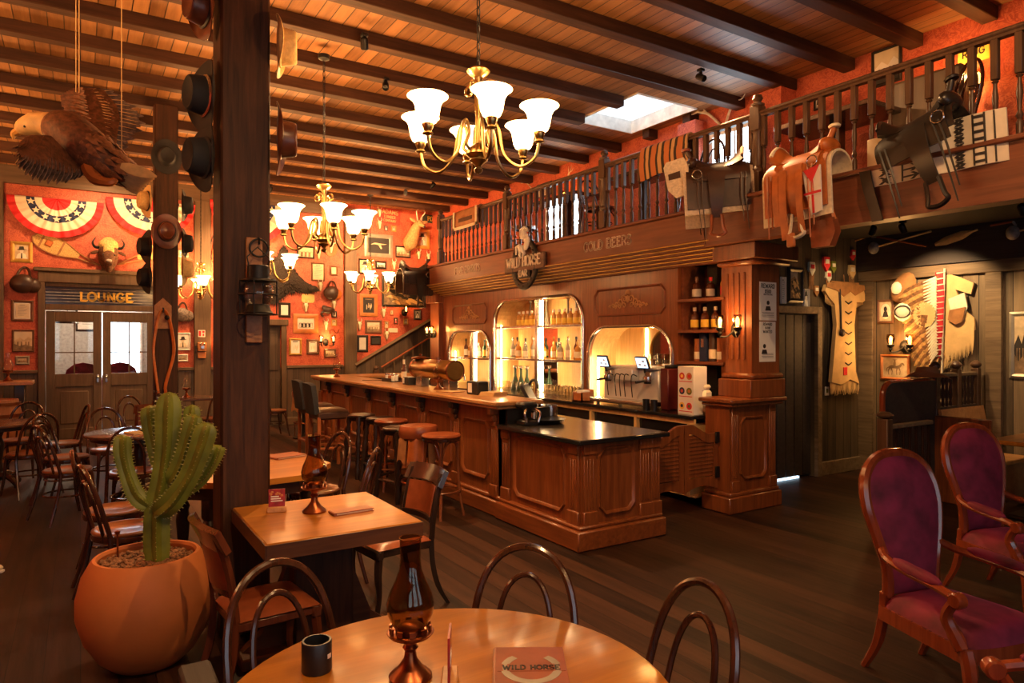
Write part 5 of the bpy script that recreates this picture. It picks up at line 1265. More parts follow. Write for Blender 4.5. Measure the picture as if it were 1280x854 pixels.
# ---------------------------------------------------------------- framed pictures
def steerskull(m):
    m.mi = 1; m.tube(spl([(-.36, .04, .004), (-.2, .12, .004), (0, .1, .004), (.2, .1, .004), (.38, .12, .004)], 4), [.01, .02, .03, .04, .05, .06, .06, .07, .06, .06, .05, .04, .04, .03, .02, .015, .01], 6, flat=.05, up=(0, 0, 1))
    m.prism([(-.06, .12), (.08, .12), (.16, -.2), (.10, -.22)], .004, .008)
def content(m, kind, w, h):
    """a picture surface w x h on z=0 with simple printed shapes; material 0 ground, 1 light print, 2 dark print"""
    m.mi = 0; m.box(-w / 2, w / 2, -h / 2, h / 2, -.004, .002)
    Ms = Matrix.Diagonal((w, h, 1, 1)); M0 = m.M; m.M = M0 @ Ms
    z0, z1 = .002, .005
    if kind == 'doc':
        m.mi = 2
        for k in range(9): m.box(-.36, .36 - .12 * (k % 3), .32 - k * .08 - .012, .32 - k * .08 + .012, z0, z1)
        m.box(-.2, .2, .38, .43, z0, z1)
    elif kind == 'portrait':
        m.mi = 1; m.prism([(-.4, -.46), (.4, -.46), (.3, -.16), (.1, -.06), (-.1, -.06), (-.3, -.16)], z0, z1); m.mi = 3 if False else 1
        m.prism(arc(0, .08, .15, 0, 340, 14), z1, .007); m.mi = 2; m.prism(arc(0, .2, .36, -10, 190, 8) if False else [(-.38, .15), (-.2, .2), (-.16, .38), (.14, .40), (.2, .2), (.4, .17), (.2, .14), (-.2, .12)], .007, .009); m.prism([(-.06, -.46), (.06, -.46), (.04, -.08), (-.04, -.08)], z1, .007)
    elif kind == 'land':
        m.mi = 1; m.prism([(-.5, .0), (-.2, .18), (.05, .02), (.3, .24), (.5, .06), (.5, .5), (-.5, .5)], z0, z1); m.mi = 2; m.prism([(-.5, -.5), (.5, -.5), (.5, -.3), (.1, -.2), (-.2, -.28), (-.5, -.16)], z0, z1)
        for x in (-.3, -.1, .15, .3): m.box(x - .04, x + .04, -.28, -.05, z1, .007)
    elif kind == 'group':
        m.mi = 1; m.box(-.5, .5, .1, .5, z0, z1); 
        for k in range(7):
            x = -.4 + k * .13; y = .02 if k % 2 else -.14; m.mi = 2 if k % 2 else 1; m.prism([(x - .09, -.46), (x + .09, -.46), (x + .07, y), (x - .07, y)], z1, .007); m.mi = 1; m.prism(arc(x, y + .08, .06, 0, 320, 8), .007, .009)
    elif kind == 'horse':
        m.mi = 2; m.prism(arc(-.02, -.02, .01, 0, 300, 4), z0, z1)
        m.tube(spl([(-.24, .0, z1), (-.1, .03, z1), (.08, .0, z1), (.2, .06, z1), (.30, .2, z1), (.38, .10, z1)], 4), [.05, .07, .08, .09, .09, .085, .08, .075, .075, .08, .08, .075, .07, .06, .055, .055, .05, .045, .04, .035, .03], 6, flat=.03, up=(0, 0, 1))
        for x, d in ((-.22, -.06), (-.16, .05), (.10, -.04), (.17, .05)): m.tube([(x, -.02, z1), (x + d, -.2, z1), (x + d * .6, -.38, z1)], [.035, .02, .014], 5, flat=.04, up=(0, 0, 1))
        m.tube([(-.24, .02, z1), (-.33, -.05, z1), (-.34, -.2, z1)], [.02, .02, .008], 5, flat=.04, up=(0, 0, 1)); m.tube([(-.02, .04, z1), (-.01, .2, z1), (.0, .32, z1)], [.05, .06, .03], 5, flat=.04, up=(0, 0, 1)); m.prism(arc(0, .36, .045, 0, 320, 8), z1, .008); m.box(-.09, .09, .385, .40, z1, .008)
    elif kind == 'skull': steerskull(m)
    elif kind == 'battle':
        random.seed(3)
        for k in range(34):
            m.mi = 1 if k % 3 else 2; y = -.42 + .6 * random.random(); x = -.46 + .5 * random.random() * (1.2 - y); L_ = .12 + .2 * random.random()
            m.tube(spl([(x, y, z1), (x + L_ * .5, y + .05 - .04, z1 + .001), (x + L_, y - .09, z1)], 3), [.01, .03, .045, .05, .045, .03, .01], 5, flat=.06, up=(0, 0, 1))
        m.mi = 2; m.prism([(.1, -.3), (.5, -.45), (.5, .5), (.2, .5), (.28, .1)], z0, z1); m.mi = 3; m.prism([(-.5, .5), (-.5, .2), (-.1, .34), (.15, .2), (.2, .5)], z0, z1)
    elif kind == 'plain': pass
    elif kind == 'figures':
        m.mi = 1
        for x, y in ((-.18, -.1), (.0, .0), (.14, -.12), (.22, -.02)): m.tube([(x, y - .18, z1), (x + .02, y, z1), (x, y + .14, z1)], [.03, .06, .03], 6, flat=.06, up=(0, 0, 1))
        m.mi = 2; m.box(-.3, .3, .36, .42, z0, z1)
    elif kind == 'oval':
        m.mi = 1; m.prism(arc(0, 0, .4, 0, 345, 18), z0, z1); m.mi = 2; m.prism(arc(0, .12, .14, 0, 340, 12), z1, .007); m.prism([(-.26, -.3), (.26, -.3), (.12, 0), (-.12, 0)], z1, .007)
    m.M = M0
PAL = {'doc': (M_paper, M_paper, M_greyp, M_paper), 'docw': (M_paperw, M_paperw, M_greyp, M_paperw), 'portrait': (M_sepial, M_cream, M_ink, M_sepia), 'dark': (M_ink, M_sepial, M_sepia, M_greyp), 'sepia': (M_sepial, M_paper, M_sepia, M_greyp), 'white': (M_paperw, M_paper, M_ink, M_greyp), 'battle': (M_sepia, M_buck, M_ink, M_greyp), 'red': (M_ink, M_bred, M_cream, M_cream), 'photo': (M_greyp, M_paperw, M_ink, M_greyp)}
def picture(label, M, w, h, kind, pal, fm, fw=.035, mat_w=0, mat_m=None, cat='picture', group='framed pictures'):
    t = thing('framed_picture', label, cat, M=M, group=group)
    m = MB(); iw, ih = w / 2 - fw, h / 2 - fw
    for (A, B) in (((-1, -1), (1, -1)), ((1, -1), (1, 1)), ((1, 1), (-1, 1)), ((-1, 1), (-1, -1))):
        o0, o1 = V((A[0] * w / 2, A[1] * h / 2, 0)), V((B[0] * w / 2, B[1] * h / 2, 0)); i0, i1 = V((A[0] * iw, A[1] * ih, 0)), V((B[0] * iw, B[1] * ih, 0))
        pr = [(0, 0.0), (0.05, .018), (.5, .028), (1, .014), (1, 0)]
        ra, rb = [], []
        for q, z in pr:
            ra.append(m.v(o0.lerp(i0, q) + V((0, 0, z)))); rb.append(m.v(o1.lerp(i1, q) + V((0, 0, z))))
        m.rings([ra, rb], cap=False, smooth=False)
    m.build('frame', fm, t)
    if mat_w:
        m = MB(); m.box(-iw, iw, -ih, ih, .001, .005); m.build('mount', mat_m or M_paperw, t)
    m = MB(T(0, 0, .010 if mat_w else .006)); content(m, kind, (iw - mat_w) * 2, (ih - mat_w) * 2); m.build('print', PAL[pal], t)
    return t
def wpic(u0, v0, u1, v1, label, kind, pal, fm, fw=.03, mw=0, mm=None, cat='picture'):
    a, b = ony(u0, v0, YB), ony(u1, v1, YB)
    return picture(label, wally((a.x + b.x) / 2, (a.z + b.z) / 2, YB), b.x - a.x, a.z - b.z, kind, pal, fm, min(fw, (b.x - a.x) * .2), mw, mm, cat)
WP = [
 (13, 301, 41, 329, 'sepia portrait in a carved gilt frame at the far left under the bunting', 'portrait', 'portrait', M_gold, .06, 0),
 (14, 375, 42, 402, 'document in a dark frame below the hanging saddlebag', 'doc', 'doc', M_fbrown, .04, .02),
 (15, 412, 43, 440, 'brown map-like sheet in a thin frame, second below the saddlebag', 'land', 'sepia', M_fbrown, .03, 0),
 (19, 445, 37, 456, 'small picture in a wide pinkish frame low at the far left', 'land', 'sepia', M_fsilver, .06, 0),
 (222, 312, 236, 322, 'small photo in a wide grey frame right of the hat-hung post', 'group', 'photo', M_fsilver, .05, 0),
 (219, 416, 238, 438, 'white framed print of a dark figure, right of the harness post', 'portrait', 'white', M_white, .025, .02),
 (221, 443, 235, 452, 'small landscape just above the panelling beside the harness post', 'land', 'sepia', M_white, .03, 0),
 (270, 375, 278, 393, 'narrow gilt-framed picture beside the left edge of the big post', 'portrait', 'sepia', M_gold, .03, 0),
 (371, 307, 393, 324, 'photo of riders in a thin dark frame, top one right of the bear skin', 'group', 'sepia', M_fblack, .03, 0),
 (389, 328, 406, 352, 'yellowed framed poster right of the bear skin', 'doc', 'doc', M_fbrown, .03, .0),
 (412, 332, 422, 345, 'little document in a dark wooden frame near the wall column', 'plain', 'doc', M_fbrown, .05, 0),
 (348, 378, 363, 397, 'blank sheet in a wide black frame below the bear skin', 'plain', 'docw', M_fblack, .05, 0),
 (366, 392, 398, 417, 'large group photo in a wide orange wooden frame', 'group', 'photo', M_forange, .09, .03),
 (361, 423, 377, 444, 'gilt-framed figure print, left of a pair above the panelling', 'figures', 'white', M_gold, .04, 0),
 (383, 424, 399, 443, 'green-framed print with white mount, right of a pair above the panelling', 'figures', 'white', M_fbrown, .05, 0),
 (405, 436, 420, 447, 'small dark landscape in a brown frame under the twin sconce', 'land', 'sepia', M_fbrown, .04, 0),
 (414, 389, 421, 397, 'tiny black-and-white portrait near the wall column', 'portrait', 'white', M_fblack, .025, 0),
 (414, 399, 421, 408, 'tiny sepia portrait just below the black-and-white one', 'portrait', 'sepia', M_gold, .02, 0),
 (455, 291, 491, 323, 'dark painting of a long-horned skull in a wide bronze frame', 'skull', 'dark', M_fsilver, .09, 0),
 (518, 285, 537, 312, 'portrait of a cowboy in a bright yellow frame beside the deer', 'portrait', 'portrait', M_gold, .08, 0),
 (494, 307, 513, 323, 'pale prairie print in a thin black frame below the deer', 'land', 'sepia', M_fblack, .03, 0),
 (448, 323, 464, 343, 'portrait of a man in a wide black hat behind the far chandelier', 'portrait', 'portrait', M_fblack, .03, 0),
 (469, 326, 483, 337, 'small blue-grey photo right of the hatted man', 'group', 'photo', M_fblack, .04, 0),
 (454, 346, 474, 361, 'photo partly behind the far chandelier shades', 'group', 'photo', M_fbrown, .03, 0),
 (477, 340, 532, 385, 'largest picture on the wall, a crowded brown battle painting', 'battle', 'battle', M_fblack, .05, 0),
 (449, 367, 472, 396, 'dark figure painting in a wide orange frame left of the battle painting', 'figures', 'dark', M_forange, .09, 0),
 (456, 400, 477, 417, 'brown river landscape in a wooden frame under the orange-framed painting', 'land', 'sepia', M_fbrown, .05, 0),
 (446, 419, 460, 440, 'sheet in a black frame just above the stair rail', 'plain', 'docw', M_fblack, .05, 0),
 (463, 420, 476, 431, 'small black picture beside the sheet above the stair', 'plain', 'red', M_fblack, .03, 0),
 (517, 387, 526, 400, 'small black framed figure right of the single sconce', 'portrait', 'photo', M_fblack, .04, 0),
 (504, 398, 510, 406, 'tiny gilt portrait above the stair, below the sconce', 'portrait', 'sepia', M_gold, .03, 0),
 (492, 397, 497, 405, 'tiny dark red portrait left of the tiny gilt one', 'portrait', 'red', M_fbrown, .025, 0),
 (480, 401, 486, 411, 'tiny orange-framed portrait above the white card', 'portrait', 'sepia', M_forange, .03, 0),
 (487, 387, 492, 394, 'tiny square portrait just under the battle painting', 'oval', 'sepia', M_forange, .02, 0),
 (480, 282, 485, 289, 'tiny framed face under the left of the red sign', 'portrait', 'photo', M_fbrown, .02, 0),
 (489, 282, 495, 290, 'tiny yellow-framed face under the right of the red sign', 'portrait', 'sepia', M_gold, .025, 0),
 (534, 366, 543, 380, 'yellow-framed document beside the end pier of the back bar', 'doc', 'docw', M_gold, .05, 0),
]
for a in WP: wpic(*a[:8], fw=a[8], mw=a[9])
for i, (u, v, w, h) in enumerate(((491, 413, 12, 5), (541.5, 263, 5, 5), (552, 263, 5, 5))):
    a = ony(u, v, YB); s = (ony(u + w / 2, v, YB).x - ony(u - w / 2, v, YB).x) / 2; hh = s * h / w
    m = MB(wally(a.x, a.z, YB)); m.box(-s, s, -hh, hh, 0, .012, b=.003)
    tag(m.build('wall_card', M_paper), ('small white card on the red wall above the stair', 'small yellowed card high on the red wall above the post office sign', 'small yellowed card beside the gallery rail, second above the sign')[i], 'card')
# skull trophies
def skull(u, v, label, s=1.0, horn=False):
    p = ony(u, v, YB)
    t = thing('skull_trophy', label, 'skull', M=wally(p.x, p.z, YB), group='small skull trophies on shields'); t.scale = (s, s, s)
    m = MB(); m.prism([(-.06, .08), (-.07, .0), (0, -.13), (.07, 0), (.06, .08), (0, .10)], 0, .015); m.build('shield', MATS['board_wood'], t)
    m = MB(); m.ell((0, .04, .03), (.042, .045, .03), 12, 7); m.tube([(0, .03, .035), (0, -.03, .04), (0, -.09, .03)], [.032, .024, .012], 10)
    for k in (-1, 1): m.tube(spl([(k * .02, .07, .03), (k * .045, .11, .04), (k * .035, .15, .03)], 3), [.009, .009, .008, .007, .005, .004, .003], 6)
    m.build('skull', M_bone, t); return t
SK = ((474, 266, 'skull trophy left of the red sign, upper one'), (474, 281, 'skull trophy left of the red sign, lower one'), (398, 318, 'skull trophy beside the riders photo'), (400, 358, 'skull trophy right of the bear head'), (382, 384, 'skull trophy above the orange-framed group photo'), (407, 407, 'skull trophy right of the orange-framed group photo'),
      (492, 332, 'skull trophy under the pale prairie print'), (523, 319, 'skull trophy below the yellow-framed cowboy'), (535, 322, 'skull trophy above the hanging saddle'), (546, 293, 'skull trophy right of the yellow-framed cowboy'), (479, 391, 'skull trophy under the left end of the battle painting'), (449, 407, 'skull trophy left of the river landscape'), (483, 419, 'small trophy above the stair, under the orange-framed portrait'), (417, 381, 'small round trophy above the tiny portraits'))
for u, v, lb in SK: skull(u, v, lb, 1.0)
p = ony(413, 309, YB); t = thing('skull_trophy', 'large skull on an oval wooden plaque behind the second chandelier', 'skull', M=wally(p.x, p.z, YB), group='small skull trophies on shields')
m = MB(); m.lathe([(.20, 0), (.20, .02), (.18, .03), (.001, .03)], 24, sx=.72, sy=1.0); m.build('shield', MATS['board_wood'], t)
m = MB(); m.ell((0, .06, .05), (.06, .06, .04), 12, 7); m.tube([(0, .05, .05), (0, -.04, .06), (0, -.12, .05)], [.045, .03, .015], 10)
m.tube(spl([(-.13, .16, .06), (-.08, .08, .05), (0, .09, .04), (.08, .08, .05), (.13, .16, .06)], 3), .012, 6); m.build('skull', M_bone, t)
# signs
p = ony(487, 270.5, YB); t = thing('red_sign', 'weathered red wooden company sign left of the deer head', 'sign', M=wally(p.x, p.z, YB) @ Matrix.Rotation(-.06, 4, 'Z'))
m = MB(); m.box(-.24, .24, -.16, .16, 0, .02, b=.004); m.build('board', M_redp, t)
m = MB()
for s, y, h, sx in (('ADAMS', .045, .085, 1.0), ('LUMBER', -.045, .055, .95), ('COMPANY', -.125, .05, .95)): lettering(m, s, 0, y, h, .006, t=.2, z0=.02, sx=sx)
m.build('lettering', M_buck, t)
p = ony(543, 275, YB); t = thing('post_office_sign', 'dark green sign with yellow letters beside the gallery rail', 'sign', M=wally(p.x + .12, p.z, YB) @ Matrix.Rotation(-.04, 4, 'Z'))
m = MB(); m.box(-.42, .42, -.09, .09, 0, .02, b=.004); m.build('board', plain('dark_green_paint', (.03, .035, .02), .5), t)
m = MB(); lettering(m, 'POST OFFICE', .03, -.045, .095, .006, t=.2, z0=.02, sx=.86); m.build('lettering', M_yellow, t)
p = ony(252, 417, YB - .09); t = thing('exit_sign', 'small red and white fire-point sign on the wall column', 'sign', M=wally(p.x, p.z, YB - .09))
m = MB(); m.box(-.06, .06, -.065, .065, 0, .008); m.build('plate', M_paperw, t)
m = MB(); m.box(-.05, -.01, -.05, .05, .008, .011); m.box(.01, .05, .01, .05, .008, .011); m.box(.015, .045, -.05, -.005, .008, .011); m.build('pictogram', M_bred, t)
p = ony(252, 438, YB - .09); t = thing('wall_telephone', 'old orange wooden wall telephone on the wall column under the red sign', 'telephone', M=wally(p.x, p.z, YB - .09))
m = MB(); m.box(-.075, .075, -.02, .15, 0, .09, b=.008); m.box(-.07, .07, -.15, -.03, 0, .05, b=.006); m.build('case', M_forange, t)
m = MB(); m.lathe([(.03, 0), (.032, .02), (.018, .05), (.03, .06)], 12, M=T(0, .06, .09)); m.ell((-.03, .12, .10), (.02, .02, .015), 8, 5); m.ell((.03, .12, .10), (.02, .02, .015), 8, 5); m.build('bells_and_mouthpiece', M_steel, t)
m = MB(); m.tube([(-.10, .08, .04), (-.105, .0, .05), (-.10, -.05, .04)], [.02, .012, .022], 8); m.build('earpiece', M_blackp, t)
# lounge lettering on the transom
m = MB(wally(.40, 2.39, YB + .035)); lettering(m, 'LOUNGE', 0, 0, .145, .01, t=.24, sx=1.12)
tag(m.build('lounge_lettering', M_yellow), 'yellow slab letters spelling the word LOUNGE above the double doors', 'sign')
# snowshoes
def snowshoe(label, p, ang, flip=1):
    t = thing('snowshoe', label, 'snowshoe', M=wally(p.x, p.z, YB) @ Matrix.Rotation(ang, 4, 'Z'), group='old wooden snowshoes')
    O = spl([(-.52, 0, .03), (-.46, .09, .03), (-.28, .145, .03), (-.05, .125, .03), (.2, .045, .03), (.5, .008, .03), (.5, -.008, .03), (.2, -.045, .03), (-.05, -.125, .03), (-.28, -.145, .03), (-.46, -.09, .03), (-.52, 0, .03)], 5)
    m = MB(); m.tube(O, .013, 6); 
    for x, w in ((-.38, .125), (-.08, .125)): m.box(x - .015, x + .015, -w, w, .02, .04)
    m.build('frame', MATS['board_wood'], t)
    m = MB()
    def wd(x):
        for a, b in zip(O[:len(O) // 2], O[1:len(O) // 2 + 1]):
            if a.x <= x <= b.x: return lerp(a.y, b.y, (x - a.x) / max(1e-6, b.x - a.x))
        return .01
    m.grid(lambda u, v: (lerp(-.5, .2, u), (2 * v - 1) * max(.004, wd(lerp(-.5, .2, u)) - .005), .03), 26, 2, .006)
    m.build('lacing', M_snow, t)
    m = MB(); m.box(-.32, -.22, -.05, .05, .035, .06, b=.01); m.build('toe_strap', M_leather, t)
snowshoe('snowshoe slanting down to the right, left of the buffalo head', ony(83, 314, YB), -.42)
q = ony(186, 318, YB); t_ = snowshoe('snowshoe slanting down to the left, right of the buffalo head', q, PI + .42)
# hanging saddlebags
def wallbag(label, u, v, mat, s=1.0, flap=None):
    p = ony(u, v, YB); t = thing('saddlebag', label, 'bag', M=wally(p.x, p.z, YB)); t.scale = (s, s, s)
    m = MB(); m.ell((-.02, -.06, .08), (.16, .14, .08), 16, 9); m.build('pouch', mat, t)
    m = MB(); m.ell((.09, -.08, .06), (.11, .11, .07), 14, 8); m.build('side_pouch', flap or mat, t)
    m = MB(); m.tube(spl([(-.09, .04, .10), (-.05, .14, .06), (0, .18, .02), (.05, .14, .06), (.07, .02, .10)], 4), .02, 6, flat=.5); m.build('strap', M_leatherd, t)
wallbag('dark leather saddlebag hanging left of the lounge door head', 31, 350, M_leatherd, 1.15)
wallbag('brown fur and hide bag hanging beside the wall column', 414, 363, M_leatherd, 1.05, M_leather)
wallbag('grey fur pouch hanging low right of the hat-hung post', 228, 390, M_eagleg, .95)
# mounted heads
def remesh(o, vs, sm=6):
    r = o.modifiers.new('merge', 'REMESH'); r.mode = 'VOXEL'; r.voxel_size = vs; r.use_smooth_shade = True
    s = o.modifiers.new('soften', 'SMOOTH'); s.factor = .6; s.iterations = sm
    return o
p = ony(135, 318, YB); t = thing('buffalo_head', 'mounted buffalo head above the lounge doors', 'trophy head', M=wally(p.x, p.z, YB))
m = MB(); m.ell((0, .02, .22), (.155, .19, .22), 18, 12); m.ell((0, -.10, .42), (.10, .13, .12), 16, 10); m.ell((0, -.18, .48), (.075, .07, .07), 14, 9); m.ell((0, -.23, .34), (.07, .13, .09), 14, 8); m.ell((0, -.04, .10), (.16, .26, .12), 16, 10); remesh(m.build('head', M_bison, t), .02, 4)
m = MB(); m.ell((0, .13, .26), (.155, .12, .17), 18, 12); m.ell((0, .20, .24), (.10, .08, .10), 14, 9); m.ell((0, .02, .40), (.09, .10, .07), 12, 8); remesh(m.build('woolly_crown', M_bisonl, t), .018, 4)
for s in (-1, 1):
    m = MB(); m.tube(spl([(s * .12, .09, .24), (s * .20, .09, .27), (s * .235, .16, .29), (s * .19, .25, .28)], 5), [.034 * (1 - i / 18) for i in range(16)], 8); m.build('horn', M_iron, t)
    m = MB(); m.ell((0, 0, 0), (.075, .03, .03), 10, 6, M=T(s * .20, .0, .22, rz=-s * .4)); m.build('ear', M_bison, t)
    m = MB(); m.ell((s * .085, -.06, .50 - .02), (.016, .014, .012), 8, 5); m.build('eye', M_ink, t)
m = MB(); m.ell((0, -.165, .545), (.045, .028, .018), 10, 6); m.build('nose', M_greyp, t)
m = MB(); m.box(-.10, .10, -.42, -.22, 0, .04, b=.01); m.build('name_block', M_trim, t)
p = ony(510, 291, YB); t = thing('deer_head', 'mounted antelope head on the red wall beside the red sign', 'trophy head', M=wally(p.x, p.z, YB - .10) @ Matrix.Rotation(-.1, 4, 'Z'))
m = MB(); m.tube(spl([(0, -.30, .05), (0, -.16, .16), (0, .02, .28), (.02, .12, .36)], 4), [.16, .165, .165, .16, .15, .14, .13, .12, .11, .10, .095, .09, .085], 16); m.ell((.02, .14, .40), (.075, .085, .10), 14, 9); m.tube([(.02, .13, .44), (.05, .07, .56), (.06, .05, .60)], [.06, .042, .03], 12); m.ell((0, -.26, .06), (.15, .17, .07), 14, 8); remesh(m.build('head_and_neck', M_deer, t), .016, 5)
for s in (-1, 1):
    m = MB(); m.ell((0, 0, 0), (.09, .035, .02), 10, 6, M=T(.02 + s * .13, .19, .38, rz=s * .35)); m.build('ear', M_deer, t)
    m = MB(); m.tube(spl([(.02 + s * .035, .2, .40), (.02 + s * .06, .3, .40), (.02 + s * .10, .38, .44), (.02 + s * .06, .44, .46)], 4), [.016] * 4 + [.013] * 4 + [.009, .007, .005, .004, .003], 7); m.build('horn', M_antler, t)
    m = MB(); m.ell((.02 + s * .062, .15, .46), (.012, .014, .012), 8, 5); m.build('eye', M_ink, t)
m = MB(); m.ell((.06, .04, .61), (.028, .02, .014), 10, 6); m.build('nose', M_ink, t)
# bear skin
a, b = ony(336, 296, YB), ony(397, 382, YB)
def bs(x, y): return (x, y)
p = ony(352, 345, YB)
t = thing('bear_skin', 'dark shaggy bear skin spread on the red wall right of the main post', 'animal skin', M=wally(p.x, p.z, YB))
O = [(0, .56), (.05, .58), (.11, .50), (.10, .34), (.14, .22), (.26, .12), (.30, .04), (.46, -.10), (.62, -.18), (.68, -.26), (.52, -.32), (.34, -.31), (.22, -.28), (.08, -.36), (-.06, -.50), (-.16, -.56), (-.30, -.50), (-.50, -.40), (-.62, -.34), (-.66, -.26), (-.48, -.16), (-.42, .0), (-.40, .16), (-.62, .26), (-.58, .34), (-.36, .32), (-.16, .3), (-.06, .44)]
random.seed(11); m = MB(); R_ = []
for q, z in ((1.0, .01), (1.02, .03), (.86, .055), (.6, .075), (.3, .085)):
    row = []
    for k, (x, y) in enumerate(O):
        for e in range(4):
            x2, y2 = O[(k + 1) % len(O)]; xx, yy = lerp(x, x2, e / 4), lerp(y, y2, e / 4); j = 1 + (.05 * (random.random() - .5) * 2 if q > .8 else .0)
            row.append(m.v((xx * q * j, yy * q * j, z + .01 * random.random())))
    R_.append(row)
m.rings(R_, cap=False); m._face(R_[-1])
m.build('pelt', M_hide, t)
m = MB(); random.seed(5)
for k in range(420):
    i = random.randrange(len(O)); x, y = O[i]; x2, y2 = O[(i + 1) % len(O)]; e = random.random(); q = random.choice((.99, .95, .8, .6, .4)); xx, yy = lerp(x, x2, e) * q, lerp(y, y2, e) * q
    d = V((xx, yy - .25, 0)); d = (d.normalized() if d.length > 1e-6 else V((0, -1, 0))) * (.05 + .04 * random.random()); z = .02 + .07 * (1 - q)
    m.tube([(xx, yy, z), (xx + d.x * .6, yy + d.y * .6, z + .03), (xx + d.x, yy + d.y - .02, z + .012)], [.012, .009, .001], 4)
fo = m.build('shaggy_fur', M_hide, t); fo['kind'] = 'stuff'
m = MB(); m.ell((.60, -.24, .08), (.11, .07, .08), 14, 9, M=Matrix.Identity(4)); m.ell((.69, -.26, .09), (.05, .035, .04), 10, 7); m.ell((.55, -.16, .08), (.03, .035, .02), 8, 5); remesh(m.build('head', M_hide, t), .014, 3)
p = ony(385, 373, YB); m = MB(wally(p.x, p.z, YB)); m.prism([(-.13, -.06), (-.10, -.09), (.10, -.09), (.13, -.06), (.13, .06), (.10, .09), (-.10, .09), (-.13, .06)], 0, .012)
tag(m.build('gold_plaque', plain('pale_gold_plaque', (.72, .46, .14), .4)), 'plain yellow plaque with rounded ends under the bear head', 'plaque')
p = ony(409, 388, YB); t = thing('boar_trophy', 'small dark twisted trophy left of the tiny portraits', 'trophy', M=wally(p.x, p.z, YB))
m = MB(); m.ell((0, 0, .06), (.11, .08, .06), 12, 8); m.tube(spl([(-.08, -.02, .06), (-.14, -.08, .06), (-.10, -.14, .06)], 4), .028, 8); m.tube(spl([(.05, .04, .06), (.12, .02, .07), (.13, -.10, .06)], 4), .02, 8); m.tube(spl([(-.02, .06, .06), (-.10, .09, .06), (-.12, .02, .06)], 4), .02, 8); remesh(m.build('body', M_leatherd, t), .014, 2)
p = ony(418, 415, YB); t = thing('horseshoe', 'thin bent horseshoe-like iron on the red wall above the twin sconce', 'horseshoe', M=wally(p.x, p.z, YB))
m = MB(); m.tube(spl([(-.10, -.04, .01), (-.09, .03, .012), (-.02, .04, .012), (.02, -.01, .012), (.06, -.02, .012), (.10, .05, .01)], 5), .011, 6); m.build('iron', M_copper, t)
# rifle case beside the big post
p = ony(269, 306, YB); t = thing('rifle_scabbard', 'tan leather rifle scabbard hung on the wall left of the big post', 'scabbard', M=wally(p.x, p.z, YB) @ Matrix.Rotation(-.1, 4, 'Z'))
m = MB(); m.prism([(-.05, -.32), (.05, -.30), (.065, .0), (.05, .32), (.0, .36), (-.03, .1)], 0, .04); m.build('case', M_leather, t)
m = MB(); m.tube([(-.03, -.30, .045), (-.10, -.1, .03), (-.06, .16, .045)], .012, 6); m.build('strap', M_leatherd, t)
# ---------------------------------------------------------------- staircase with panelled side
a, b = ony(445, 457, YB - .12), ony(546, 396, YB - .12)
t = thing('staircase', 'dark panelled staircase climbing to the right along the back wall', 'staircase', (a.x, YB - .1, 0)); LSt = Matrix.Translation((-a.x, -(YB - .1), 0))
def sl(x): return a.z + (b.z - a.z) * (x - a.x) / (b.x - a.x)
xe = 7.6
m = MB(LSt); m.prism([(a.x, 0), (xe, 0), (xe, sl(xe)), (a.x, sl(a.x))], 0, .06, M=basis((0, YB - .02, 0), (1, 0, 0), (0, 0, 1), (0, -1, 0))); m.build('side_panel', M_wains, t)
m = MB(LSt); m.tube([(a.x, YB - .10, sl(a.x)), (xe, YB - .10, sl(xe))], .045, 4, up=(0, 0, 1)); m.build('stringer_cap', M_trimx, t)
m = MB(LSt); m.tube([(a.x + .55, YB - .16, sl(a.x + .55) - .36), (xe, YB - .16, sl(xe) - .36)], .022, 8); m.build('handrail', M_leatherr, t)
for k in range(9):
    x = a.x + .62 + k * .22
    m = MB(LSt); m.box(x - .014, x + .014, YB - .17, YB - .14, 0, sl(x) - .37); m.build('baluster', M_trim, t)
m = MB(LSt); m.box(a.x + .38, a.x + .48, YB - .22, YB - .12, 0, 1.08, b=.008); m.lathe([(.03, 1.08), (.06, 1.11), (.05, 1.15), (.005, 1.17)], 12, M=T(a.x + .43, YB - .17, 0)); m.build('newel_post', M_rail, t)
# things seen through the lounge glass
p = V((.75, YB + 3.19, 1.6)); t = struct(MB(wally(p.x, p.z, p.y)).box(-.42, .42, -.75, .75, 0, .03).build('window_6', M_white))
m = MB(wally(p.x, p.z, p.y)); m.box(-.36, .36, -.69, .69, .03, .04); m.build('daylit_pane', emit('daylit_pane', (.75, .9, 1), 6), t)
light('lounge_lamp', 'POINT', (.3, YB + 1.6, 2.6), 90, (1, .75, .5), .1)
t = thing('lounge_pendant', 'black dome pendant lamp seen through the left lounge door glass', 'lamp', (-.2, YB + 1.2, 2.05))
m = MB(); m.lathe([(.001, .16), (.03, .15), (.05, .1), (.14, .05), (.19, -.03), (.185, -.03), (.13, .04), (.04, .09), (.001, .10)], 20); m.build('dome', M_blackp, t)
m = MB(); m.tube([(0, 0, .15), (0, 0, 1.05)], .006, 6); m.build('cord', M_blackp, t)
